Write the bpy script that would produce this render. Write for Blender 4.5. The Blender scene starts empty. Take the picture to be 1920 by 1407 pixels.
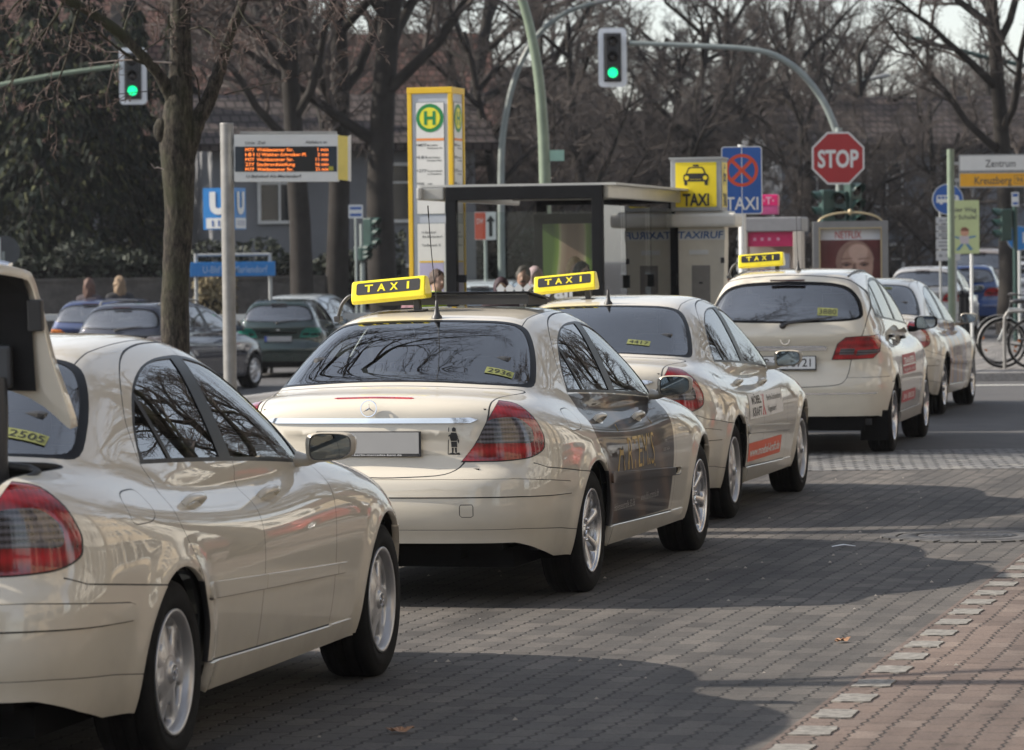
import bpy, bmesh, math, random
import numpy as np
from mathutils import Vector, Matrix, Euler
R = math.radians
PI = math.pi
scene = bpy.context.scene
COL = scene.collection

# ---------------------------------------------------------------- camera
CAM_F, CAM_H, CAM_PITCH, CAM_ROLL = 7354.0, 1.707, R(1.6787), R(0.6791)
cam_data = bpy.data.cameras.new('camera')
cam_data.sensor_width = 36.0
cam_data.lens = 36.0 * CAM_F / 1920.0
cam_data.clip_start = 0.5
cam_data.clip_end = 3000.0
cam_data.dof.use_dof = True
cam_data.dof.focus_distance = 19.5
cam_data.dof.aperture_fstop = 7.5
cam = bpy.data.objects.new('camera', cam_data)
COL.objects.link(cam)
cam.matrix_world = (Matrix.Translation((0, 0, CAM_H)) @ Matrix.Rotation(R(90) - CAM_PITCH, 4, 'X')
                    @ Matrix.Rotation(-CAM_ROLL, 4, 'Z'))
scene.camera = cam

# ---------------------------------------------------------------- light
SUN_EL, SUN_AZ = R(31.5), R(-86.0)      # azimuth measured from +Y towards +X
world = bpy.data.worlds.new("World")
scene.world = world
world.use_nodes = True
wn = world.node_tree.nodes
wn.clear()
w_out = wn.new('ShaderNodeOutputWorld')
w_bg = wn.new('ShaderNodeBackground')
w_sky = wn.new('ShaderNodeTexSky')
w_sky.sky_type = 'NISHITA'
w_sky.sun_disc = False
w_sky.sun_elevation = SUN_EL
w_sky.sun_rotation = SUN_AZ
w_sky.air_density = 1.0
w_sky.dust_density = 0.8
w_sky.ozone_density = 1.5
w_hsv = wn.new('ShaderNodeHueSaturation')
w_hsv.inputs['Saturation'].default_value = 0.46
w_bg.inputs['Strength'].default_value = 0.072
wl = world.node_tree.links
wl.new(w_sky.outputs[0], w_hsv.inputs['Color'])
# thin high cloud: the sky brightens towards the horizon, with soft streaks
w_tc = wn.new('ShaderNodeTexCoord'); w_sp = wn.new('ShaderNodeSeparateXYZ'); wl.new(w_tc.outputs['Generated'], w_sp.inputs[0])
w_mr = wn.new('ShaderNodeMapRange'); w_mr.interpolation_type = 'SMOOTHSTEP'
w_mr.inputs['From Min'].default_value = 0.0; w_mr.inputs['From Max'].default_value = 0.45
w_mr.inputs['To Min'].default_value = 1.9; w_mr.inputs['To Max'].default_value = 2.1
wl.new(w_sp.outputs['Z'], w_mr.inputs['Value'])
w_nz = wn.new('ShaderNodeTexNoise'); w_nz.inputs['Scale'].default_value = 2.2; w_nz.inputs['Detail'].default_value = 6
wl.new(w_tc.outputs['Generated'], w_nz.inputs['Vector'])
w_m1 = wn.new('ShaderNodeMath'); w_m1.operation = 'MULTIPLY_ADD'; w_m1.inputs[1].default_value = 0.9; w_m1.inputs[2].default_value = 0.55
wl.new(w_nz.outputs['Fac'], w_m1.inputs[0])
w_m2 = wn.new('ShaderNodeMath'); w_m2.operation = 'MULTIPLY'; wl.new(w_m1.outputs[0], w_m2.inputs[0]); wl.new(w_mr.outputs[0], w_m2.inputs[1])
w_vm = wn.new('ShaderNodeVectorMath'); w_vm.operation = 'SCALE'
wl.new(w_hsv.outputs[0], w_vm.inputs[0]); wl.new(w_m2.outputs[0], w_vm.inputs['Scale'])
wl.new(w_vm.outputs[0], w_bg.inputs['Color'])
wl.new(w_bg.outputs[0], w_out.inputs['Surface'])

sun_d = bpy.data.lights.new('sun', 'SUN')
sun_d.energy = 5.0
sun_d.angle = R(0.55)
sun_d.color = (1.0, 0.91, 0.79)
sun = bpy.data.objects.new('sun', sun_d)
COL.objects.link(sun)
sdir = Vector((math.sin(SUN_AZ) * math.cos(SUN_EL), math.cos(SUN_AZ) * math.cos(SUN_EL), math.sin(SUN_EL)))
sun.rotation_euler = (-sdir).to_track_quat('-Z', 'Y').to_euler()
sun.location = (-20, 10, 30)

vs = scene.view_settings
vs.view_transform = 'Standard'
vs.look = 'None'
vs.gamma = 1.0
vs.exposure = 0.68
scene.cycles.max_bounces = 10
scene.cycles.transparent_max_bounces = 24
scene.cycles.caustics_reflective = False
scene.cycles.caustics_refractive = False
scene.cycles.use_denoising = True

# ---------------------------------------------------------------- helpers
def ray(px, py):
    """direction of the sight line through a pixel of the 1920 px wide photograph"""
    u, v = px - 960.0, 703.5 - py
    cr, sr = math.cos(CAM_ROLL), math.sin(CAM_ROLL)
    U, V = u * cr + v * sr, -u * sr + v * cr
    c, s = math.cos(CAM_PITCH), math.sin(CAM_PITCH)
    return Vector((U, CAM_F * c + V * s, -CAM_F * s + V * c)) / CAM_F
def at(px, py, Y):
    d = ray(px, py)
    return Vector((0, 0, CAM_H)) + d * (Y / d.y)
def on_ground(px, py, z=0.0):
    d = ray(px, py)
    return Vector((0, 0, CAM_H)) + d * ((z - CAM_H) / d.z)

def link(o, parent=None):
    COL.objects.link(o)
    if parent is not None:
        o.parent = parent
    return o
def tag(o, label=None, cat=None, group=None, kind=None):
    if label: o['label'] = label
    if cat: o['category'] = cat
    if group: o['group'] = group
    if kind: o['kind'] = kind
    return o
def empty(name, loc=(0, 0, 0), rz=0.0, parent=None):
    o = bpy.data.objects.new(name, None)
    o.location = loc
    o.rotation_euler = (0, 0, rz)
    o.empty_display_size = 0.2
    return link(o, parent)
def mesh_obj(name, me, mats, parent=None):
    if not isinstance(mats, (list, tuple)): mats = [mats]
    if not me.materials:
        for m in mats: me.materials.append(m)
    return link(bpy.data.objects.new(name, me), parent)
def copy_tree(o, parent=None):
    c = o.copy()
    COL.objects.link(c)
    c.parent = parent
    for ch in list(o.children):
        copy_tree(ch, c)
    return c

class MB:
    """collects shapes and links them as ONE mesh object"""
    def __init__(s):
        s.v, s.f, s.m, s.sm = [], [], [], []
    def add(s, vs, fs, mi=0, smooth=False, mat=None):
        o = len(s.v)
        if mat is not None: vs = [mat @ Vector(p) for p in vs]
        s.v += [tuple(p) for p in vs]
        for f in fs:
            s.f.append(tuple(i + o for i in f)); s.m.append(mi); s.sm.append(smooth)
        return s
    def box(s, c, d, mi=0, mat=None, bev=0.0):
        x, y, z = c; a, b, h = d[0] / 2, d[1] / 2, d[2] / 2
        if bev <= 0:
            vs = [(x + i * a, y + j * b, z + k * h) for k in (-1, 1) for j in (-1, 1) for i in (-1, 1)]
            fs = [(0, 2, 3, 1), (4, 5, 7, 6), (0, 1, 5, 4), (2, 6, 7, 3), (0, 4, 6, 2), (1, 3, 7, 5)]
            return s.add(vs, fs, mi, False, mat)
        bm = bmesh.new()
        bmesh.ops.create_cube(bm, size=1.0)
        for v in bm.verts: v.co = Vector((v.co.x * d[0], v.co.y * d[1], v.co.z * d[2]))
        bmesh.ops.bevel(bm, geom=bm.edges[:], offset=bev, segments=2, affect='EDGES', profile=0.6)
        bm.verts.ensure_lookup_table()
        for i, v in enumerate(bm.verts): v.index = i
        vs = [Vector(c) + v.co for v in bm.verts]
        fs = [tuple(v.index for v in f.verts) for f in bm.faces]
        bm.free()
        return s.add(vs, fs, mi, False, mat)
    def tube(s, pts, rad, n=8, mi=0, cap=True, smooth=True, mat=None):
        pts = [Vector(p) for p in pts]
        if not isinstance(rad, (list, tuple)): rad = [rad] * len(pts)
        vs, fs = [], []
        up = Vector((0, 0, 1))
        prev = None
        for i, p in enumerate(pts):
            t = (pts[min(i + 1, len(pts) - 1)] - pts[max(i - 1, 0)]).normalized()
            if prev is None:
                a = t.cross(up)
                if a.length < 1e-3: a = t.cross(Vector((1, 0, 0)))
                a.normalize()
            else:
                a = (prev - t * prev.dot(t))
                if a.length < 1e-5: a = t.orthogonal()
                a.normalize()
            prev = a
            b = t.cross(a)
            for k in range(n):
                q = 2 * PI * k / n
                vs.append(p + (a * math.cos(q) + b * math.sin(q)) * rad[i])
        for i in range(len(pts) - 1):
            for k in range(n):
                k2 = (k + 1) % n
                fs.append((i * n + k, i * n + k2, (i + 1) * n + k2, (i + 1) * n + k))
        s.add(vs, fs, mi, smooth, mat)
        if cap:
            s.add(vs[:n], [tuple(range(n))], mi, False, mat)
            s.add(vs[-n:], [tuple(reversed(range(n)))], mi, False, mat)
        return s
    def prism(s, pts, z0, z1, mi=0, mat=None):
        """polygon in xy extruded along z"""
        n = len(pts)
        vs = [(p[0], p[1], z0) for p in pts] + [(p[0], p[1], z1) for p in pts]
        fs = [tuple(reversed(range(n))), tuple(range(n, 2 * n))] + [(i, (i + 1) % n, n + (i + 1) % n, n + i) for i in range(n)]
        return s.add(vs, fs, mi, False, mat)
    def lathe(s, prof, n=32, mi=0, mat=None, smooth=True, closed=False):
        """profile of (r, x) revolved about the X axis"""
        vs, fs = [], []
        m = len(prof)
        for k in range(n):
            q = 2 * PI * k / n
            for r, x in prof: vs.append((x, r * math.cos(q), r * math.sin(q)))
        for k in range(n):
            k2 = (k + 1) % n
            for i in range(m - 1):
                fs.append((k * m + i, k * m + i + 1, k2 * m + i + 1, k2 * m + i))
        return s.add(vs, fs, mi, smooth, mat)
    def ball(s, c, r, n=12, mi=0, mat=None):
        rx, ry, rz = r if isinstance(r, (tuple, list)) else (r, r, r)
        vs, fs = [], []
        m = n // 2
        for i in range(m + 1):
            a = PI * i / m
            for k in range(n):
                q = 2 * PI * k / n
                vs.append((c[0] + rx * math.sin(a) * math.cos(q), c[1] + ry * math.sin(a) * math.sin(q), c[2] + rz * math.cos(a)))
        for i in range(m):
            for k in range(n):
                k2 = (k + 1) % n
                fs.append((i * n + k, (i + 1) * n + k, (i + 1) * n + k2, i * n + k2))
        return s.add(vs, fs, mi, True, mat)
    def mesh(s, name, mats, sharp=None):
        me = bpy.data.meshes.new(name)
        me.from_pydata(s.v, [], s.f)
        me.materials.clear()
        for m in (mats if isinstance(mats, (list, tuple)) else [mats]): me.materials.append(m)
        me.polygons.foreach_set('material_index', s.m)
        me.polygons.foreach_set('use_smooth', s.sm)
        me.update()
        return me
    def build(s, name, mats, parent=None, loc=None, rot=None):
        o = link(bpy.data.objects.new(name, s.mesh(name, mats)), parent)
        if loc is not None: o.location = loc
        if rot is not None: o.rotation_euler = rot
        return o

def smooth_poly(pts, n=6, closed=False):
    """Catmull-Rom through the points"""
    P = [Vector(p) for p in pts]
    out = []
    N = len(P)
    rng = range(N) if closed else range(N - 1)
    for i in rng:
        if closed: a, b, c, d = P[(i - 1) % N], P[i], P[(i + 1) % N], P[(i + 2) % N]
        else: a, b, c, d = P[max(i - 1, 0)], P[i], P[i + 1], P[min(i + 2, N - 1)]
        for k in range(n):
            t = k / n
            out.append(0.5 * ((2 * b) + (c - a) * t + (2 * a - 5 * b + 4 * c - d) * t * t + (3 * b - a - 3 * c + d) * t ** 3))
    if not closed: out.append(P[-1])
    return out

# ---------------------------------------------------------------- materials
MATS = {}
class NT:
    def __init__(s, name):
        s.mat = bpy.data.materials.new(name)
        s.mat.use_nodes = True
        s.t = s.mat.node_tree
        s.n = s.t.nodes
        s.bsdf = s.n['Principled BSDF']
        s.out = s.n['Material Output']
    def node(s, typ, **kw):
        nd = s.n.new('ShaderNode' + typ)
        for k, v in kw.items(): setattr(nd, k, v)
        return nd
    def link(s, a, b): s.t.links.new(a, b)
    def val(s, nd, **kw):
        for k, v in kw.items():
            nd.inputs[k.replace('_', ' ')].default_value = v
        return nd
    def math(s, op, a, b=None, c=None):
        nd = s.node('Math', operation=op)
        for i, q in enumerate((a, b, c)):
            if q is None: continue
            if hasattr(q, 'is_output'): s.link(q, nd.inputs[i])
            else: nd.inputs[i].default_value = q
        return nd.outputs[0]
    def noise(s, scale, detail=4, rough=0.6, vec=None, obj=True):
        nd = s.node('TexNoise')
        nd.inputs['Scale'].default_value = scale
        nd.inputs['Detail'].default_value = detail
        nd.inputs['Roughness'].default_value = rough
        if vec is None: vec = s.coord('Object' if obj else 'Generated')
        s.link(vec, nd.inputs['Vector'])
        return nd.outputs['Fac']
    def coord(s, which='Object'):
        if not hasattr(s, 'tc'): s.tc = s.node('TexCoord')
        return s.tc.outputs[which]
    def ramp(s, fac, stops):
        nd = s.node('ValToRGB')
        e = nd.color_ramp.elements
        while len(e) < len(stops): e.new(0.5)
        for i, (p, c) in enumerate(stops):
            e[i].position = p
            e[i].color = (*c, 1) if len(c) == 3 else c
        s.link(fac, nd.inputs['Fac'])
        return nd.outputs['Color']
    def mixc(s, fac, a, b, mode='MIX'):
        nd = s.node('MixRGB', blend_type=mode)
        for i, q in enumerate((fac, a, b)):
            if hasattr(q, 'is_output'): s.link(q, nd.inputs[i])
            elif i == 0: nd.inputs[0].default_value = q
            else: nd.inputs[i].default_value = (*q, 1)
        return nd.outputs[0]
    def bump(s, h, strength=0.3, dist=0.01):
        nd = s.node('Bump')
        nd.inputs['Strength'].default_value = strength
        nd.inputs['Distance'].default_value = dist
        s.link(h, nd.inputs['Height'])
        s.link(nd.outputs[0], s.bsdf.inputs['Normal'])
        return nd
    def base(s, c):
        if hasattr(c, 'is_output'): s.link(c, s.bsdf.inputs['Base Color'])
        else: s.bsdf.inputs['Base Color'].default_value = (*c, 1)
    def set(s, **kw):
        for k, v in kw.items():
            s.bsdf.inputs[{'rough': 'Roughness', 'metal': 'Metallic', 'coat': 'Coat Weight', 'coatr': 'Coat Roughness', 'spec': 'Specular IOR Level', 'ior': 'IOR', 'trans': 'Transmission Weight'}[k]].default_value = v
def simple(name, col, rough=0.5, metal=0.0, var=0.12, scale=6.0, coat=0.0, bump=0.0, emit=None, es=1.0, spec=0.5):
    if name in MATS: return MATS[name]
    t = NT(name)
    t.set(rough=rough, metal=metal, coat=coat, spec=spec)
    if coat: t.set(coatr=0.03)
    if var > 0:
        nz = t.noise(scale, 5, 0.65)
        d = tuple(max(0, x * (1 - var * 1.3)) for x in col); l = tuple(min(1, x * (1 + var)) for x in col)
        t.base(t.ramp(nz, [(0.3, d), (0.7, l)]))
        if bump: t.bump(nz, bump, 0.01)
    else: t.base(col)
    if emit:
        t.bsdf.inputs['Emission Color'].default_value = (*emit, 1)
        t.bsdf.inputs['Emission Strength'].default_value = es
    MATS[name] = t.mat
    return t.mat

def car_paint(name, col, dirt=0.25, metal=0.0):
    t = NT(name)
    t.set(rough=0.55, coat=1.0, coatr=0.012, metal=metal, spec=.15)
    t.bsdf.inputs['Coat IOR'].default_value = 1.72
    geo = t.coord('Object')
    sep = t.node('SeparateXYZ'); t.link(geo, sep.inputs[0])
    # road dust gathered low on the body
    low = t.node('MapRange'); t.link(sep.outputs['Z'], low.inputs['Value'])
    low.inputs['From Min'].default_value = 0.62; low.inputs['From Max'].default_value = 0.14
    nz = t.noise(7.0, 6, 0.7)
    fac = t.math('MULTIPLY', low.outputs[0], t.math('MULTIPLY', nz, dirt * 1.7))
    n2 = t.noise(1.7, 3, 0.5)
    c = t.mixc(t.math('MULTIPLY', n2, 0.16), col, tuple(x * 0.9 for x in col))
    t.base(t.mixc(fac, c, (0.16, 0.13, 0.10)))
    rg = t.math('ADD', t.math('MULTIPLY', fac, 0.55), 0.012)
    t.link(rg, t.bsdf.inputs['Coat Roughness'])
    return t.mat

def glass_mat(name, tint=(0.80, 0.87, 0.87), ior=3.1, rough=0.0):
    t = NT(name)
    t.n.remove(t.bsdf)
    tr = t.node('BsdfTransparent'); tr.inputs[0].default_value = (*tint, 1)
    gl = t.node('BsdfGlossy'); gl.inputs['Roughness'].default_value = rough
    gl.inputs['Color'].default_value = (1, 1, 1, 1)
    fr = t.node('Fresnel'); fr.inputs['IOR'].default_value = ior
    mx = t.node('MixShader')
    t.link(fr.outputs[0], mx.inputs[0]); t.link(tr.outputs[0], mx.inputs[1]); t.link(gl.outputs[0], mx.inputs[2])
    t.link(mx.outputs[0], t.out.inputs['Surface'])
    return t.mat
IVORY_C = (0.62, 0.57, 0.475)
M_IVORY = car_paint('ivory_paint', IVORY_C, 0.3)
M_GLASS = glass_mat('car_glass')
M_GLASSB = glass_mat('car_glass_dull', rough=0.16, ior=1.8)
M_CLEAR = glass_mat('clear_glass', (0.86, 0.9, 0.89), 1.5)
M_BLACKGLOSS = simple('black_gloss', (0.008, 0.008, 0.009), 0.3, var=0, spec=.12)
M_RUBBER = simple('black_rubber', (0.016, 0.016, 0.017), 0.6, var=0.2)
M_TYRE = simple('tyre_rubber', (0.009, 0.009, 0.0092), 0.85, var=0.35, scale=14, bump=0.2, spec=.2)
M_PLASTIC = simple('dark_plastic', (0.03, 0.03, 0.032), 0.45, var=0.15)
M_CABIN = simple('cabin_grey', (0.055, 0.055, 0.058), 0.85, var=0.2)
M_CABINL = simple('cabin_headliner', (0.07, 0.068, 0.064), 0.9, var=0.1)
M_SEAT = simple('seat_leather', (0.028, 0.028, 0.03), 0.5, var=0.2)
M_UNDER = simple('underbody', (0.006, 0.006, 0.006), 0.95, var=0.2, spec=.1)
M_CHROME = simple('chrome', (0.80, 0.80, 0.82), 0.07, 1.0, var=0)
M_ALLOY = simple('alloy_silver', (0.62, 0.62, 0.63), 0.26, 0.85, var=0.05)
M_HUBCAP = simple('hubcap_silver', (0.50, 0.50, 0.51), 0.33, 0.6, var=0.08)
M_STEEL = simple('galvanised_steel', (0.25, 0.245, 0.235), 0.5, 0.3, var=0.15)
M_WHITE = simple('white_enamel', (0.74, 0.75, 0.76), 0.4, var=0.05)
M_PLATE = simple('plate_white', (0.66, 0.67, 0.68), 0.35, var=0.03)
M_BLANKPLATE = simple('plate_blanked', (0.33, 0.33, 0.33), 0.5, var=0.05, scale=3)
M_BLACK = simple('black_ink', (0.012, 0.012, 0.013), 0.5, var=0)
# ---------------------------------------------------------------- implicit car bodies
def smax(a, b, k):
    h = np.maximum(k - np.abs(a - b), 0) / k
    return np.maximum(a, b) + h * h * h * k / 6
def smin(a, b, k): return -smax(-a, -b, k)
class Cub:
    def __init__(s, pts, c2=False):
        x = s.x = np.array([p[0] for p in pts], float); y = s.y = np.array([p[1] for p in pts], float)
        d = np.diff(y) / np.diff(x); h = np.diff(x); m = np.empty(len(x)); m[0] = d[0]; m[-1] = d[-1]
        m[1:-1] = (d[:-1] * h[1:] + d[1:] * h[:-1]) / (h[1:] + h[:-1])
        if c2:      # continuous curvature, so that reflections flow
            n = len(x); A = np.zeros((n, n)); b = np.zeros(n); A[0, 0] = 2; A[0, 1] = 1; b[0] = 3 * d[0]; A[-1, -1] = 2; A[-1, -2] = 1; b[-1] = 3 * d[-1]
            for i in range(1, n - 1): A[i, i - 1] = 1 / h[i - 1]; A[i, i] = 2 / h[i - 1] + 2 / h[i]; A[i, i + 1] = 1 / h[i]; b[i] = 3 * (d[i - 1] / h[i - 1] + d[i] / h[i])
            m = np.linalg.solve(A, b)
        s.m = m
    def __call__(s, v):
        v = np.asarray(v, float); i = np.clip(np.searchsorted(s.x, v) - 1, 0, len(s.x) - 2)
        h = s.x[i + 1] - s.x[i]; t = (v - s.x[i]) / h; tc = np.clip(t, 0, 1)
        a = (2 * tc**3 - 3 * tc**2 + 1) * s.y[i] + (tc**3 - 2 * tc**2 + tc) * h * s.m[i] + (-2 * tc**3 + 3 * tc**2) * s.y[i + 1] + (tc**3 - tc**2) * h * s.m[i + 1]
        return a + np.where(t < 0, s.m[i] * t * h, 0) + np.where(t > 1, s.m[i + 1] * (t - 1) * h, 0)
class Body:
    """a car body as a smooth field: lower body and greenhouse blended together"""
    def __init__(s, P):
        s.P = P; s.c = {k: Cub(v, k in ('roof', 'deck', 'gplan', 'plan', 'sec', 'dcrown', 'rplan')) for k, v in P.items() if isinstance(v, list)}
    def F(s, x, y, z):
        P = s.P; c = s.c; ax = np.sqrt(x * x + 1e-6)
        wl = P['hw'] - c['sec'](z) - c['plan'](y)
        for yc in (0, P['wb']):
            r = np.hypot(y - yc, z - P['wr'])
            wl = wl + P.get('flare', .016) * np.exp(-((r - P['ar'] - .02) / .06)**2) / (1 + np.exp((z - .80) / .03))
        for (za, wa, da) in P.get('crease', []):
            wl = wl + da * np.exp(-((z - za) / wa)**2)
        sd = ax - wl
        rr = (c['rear'](z) + c['rplan'](ax) - y) * .97
        fr = (y - (c['front'](z) - c['fplan'](ax))) * .96
        sl = (c['deck'](y + .02) - c['deck'](y - .02)) / .04
        tp = (z - c['deck'](y) + c['dcrown'](ax)) / np.sqrt(1 + sl * sl)
        L = smax(smax(sd, tp, P['k_top']), smax(rr, fr, .1), P['k_end'])
        zb = z - P['belt']; zb = np.sqrt(zb * zb + .0004)
        wg = P['gw'] - zb * P['gs'] - zb**2 * P['gq'] - c['gplan'](y)
        gs = (ax - wg) / np.sqrt(1 + P['gs']**2)
        ye = y + P['wsc'] * np.tanh((y - P['gmid']) / .5) * ax * ax
        sr = (c['roof'](ye + .02) - c['roof'](ye - .02)) / .04
        gt = (z - c['roof'](ye) + P['crown'] * (ax / .6)**2) / np.sqrt(1 + sr * sr)
        G = smax(gs, gt, P['k_roof'])
        G = np.maximum(G, P['belt'] - .06 - z)
        if 'gr' in P:   # near-vertical tailgate
            G = smax(G, (c['gr'](z) + P['grc'] * ax * ax - y) * .95, P['k_gr'])
        return smin(L, G, P['k_belt'])
    def N(s, p, e=.004):
        x, y, z = p[:, 0], p[:, 1], p[:, 2]
        return np.stack([s.F(x + e, y, z) - s.F(x - e, y, z), s.F(x, y + e, z) - s.F(x, y - e, z), s.F(x, y, z + e) - s.F(x, y, z - e)], 1) / (2 * e)
    def project(s, p, it=3):
        for _ in range(it):
            g = s.N(p); f = s.F(p[:, 0], p[:, 1], p[:, 2])
            p = p - g * (f / np.maximum((g * g).sum(1), .05))[:, None]
        return p
    def side_x(s, y, z, off=0.0):
        """x of the right flank at (y, z)"""
        y = np.asarray(y, float); z = np.asarray(z, float)
        a = np.full(y.shape, .2); b = np.full(y.shape, 1.1)
        for _ in range(30):
            m = (a + b) / 2; f = s.F(m, y, z); a = np.where(f < 0, m, a); b = np.where(f < 0, b, m)
        return a + off
    def top_z(s, x, y, lo=.7, hi=2.2):
        for _ in range(30):
            m = (lo + hi) / 2
            if s.F(np.float64(x), np.float64(y), np.float64(m)) < 0: lo = m
            else: hi = m
        return lo

def surface_nets(F, lo, hi, h):
    ns = [int(round((hi[i] - lo[i]) / h)) + 1 for i in range(3)]
    ax = [lo[i] + h * np.arange(ns[i]) for i in range(3)]
    X, Y, Z = np.meshgrid(*ax, indexing='ij')
    V = F(X, Y, Z)
    S = V < 0
    nx, ny, nz = (n - 1 for n in ns)
    acc = np.zeros((nx, ny, nz, 3)); cnt = np.zeros((nx, ny, nz))
    G = np.stack([X, Y, Z], -1)
    corners = [(i, j, k) for i in (0, 1) for j in (0, 1) for k in (0, 1)]
    def sl(a, c): return a[c[0]:c[0] + nx, c[1]:c[1] + ny, c[2]:c[2] + nz]
    for c0 in corners:
        for d in range(3):
            if c0[d]: continue
            c1 = list(c0); c1[d] = 1
            va, vb = sl(V, c0), sl(V, c1)
            m = (va < 0) != (vb < 0)
            t = np.where(m, va / np.where(m, va - vb, 1), 0)
            p = sl(G, c0) + (sl(G, c1) - sl(G, c0)) * t[..., None]
            acc += p * m[..., None]; cnt += m
    act = cnt > 0
    idx = -np.ones((nx, ny, nz), int); idx[act] = np.arange(act.sum())
    P = acc[act] / cnt[act][:, None]
    faces = []
    for d in range(3):
        a, b = [(1, 2), (2, 0), (0, 1)][d]
        sh = [slice(None)] * 3
        s0 = [slice(0, n) for n in ns]; s1 = [slice(0, n) for n in ns]
        s0[d] = slice(0, ns[d] - 1); s1[d] = slice(1, ns[d])
        for q in (a, b):
            s0[q] = slice(1, ns[q] - 1); s1[q] = slice(1, ns[q] - 1)
        A, B_ = S[tuple(s0)], S[tuple(s1)]
        for flip in (0, 1):
            m = (A & ~B_) if not flip else (~A & B_)
            I = np.argwhere(m)
            if not len(I): continue
            I[:, a] += 1; I[:, b] += 1
            def c(da, db):
                J = I.copy(); J[:, a] += da; J[:, b] += db
                return idx[J[:, 0], J[:, 1], J[:, 2]]
            q = np.stack([c(-1, -1), c(0, -1), c(0, 0), c(-1, 0)], 1)
            if flip: q = q[:, ::-1]
            faces.append(q)
    return P, np.concatenate(faces)

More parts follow.
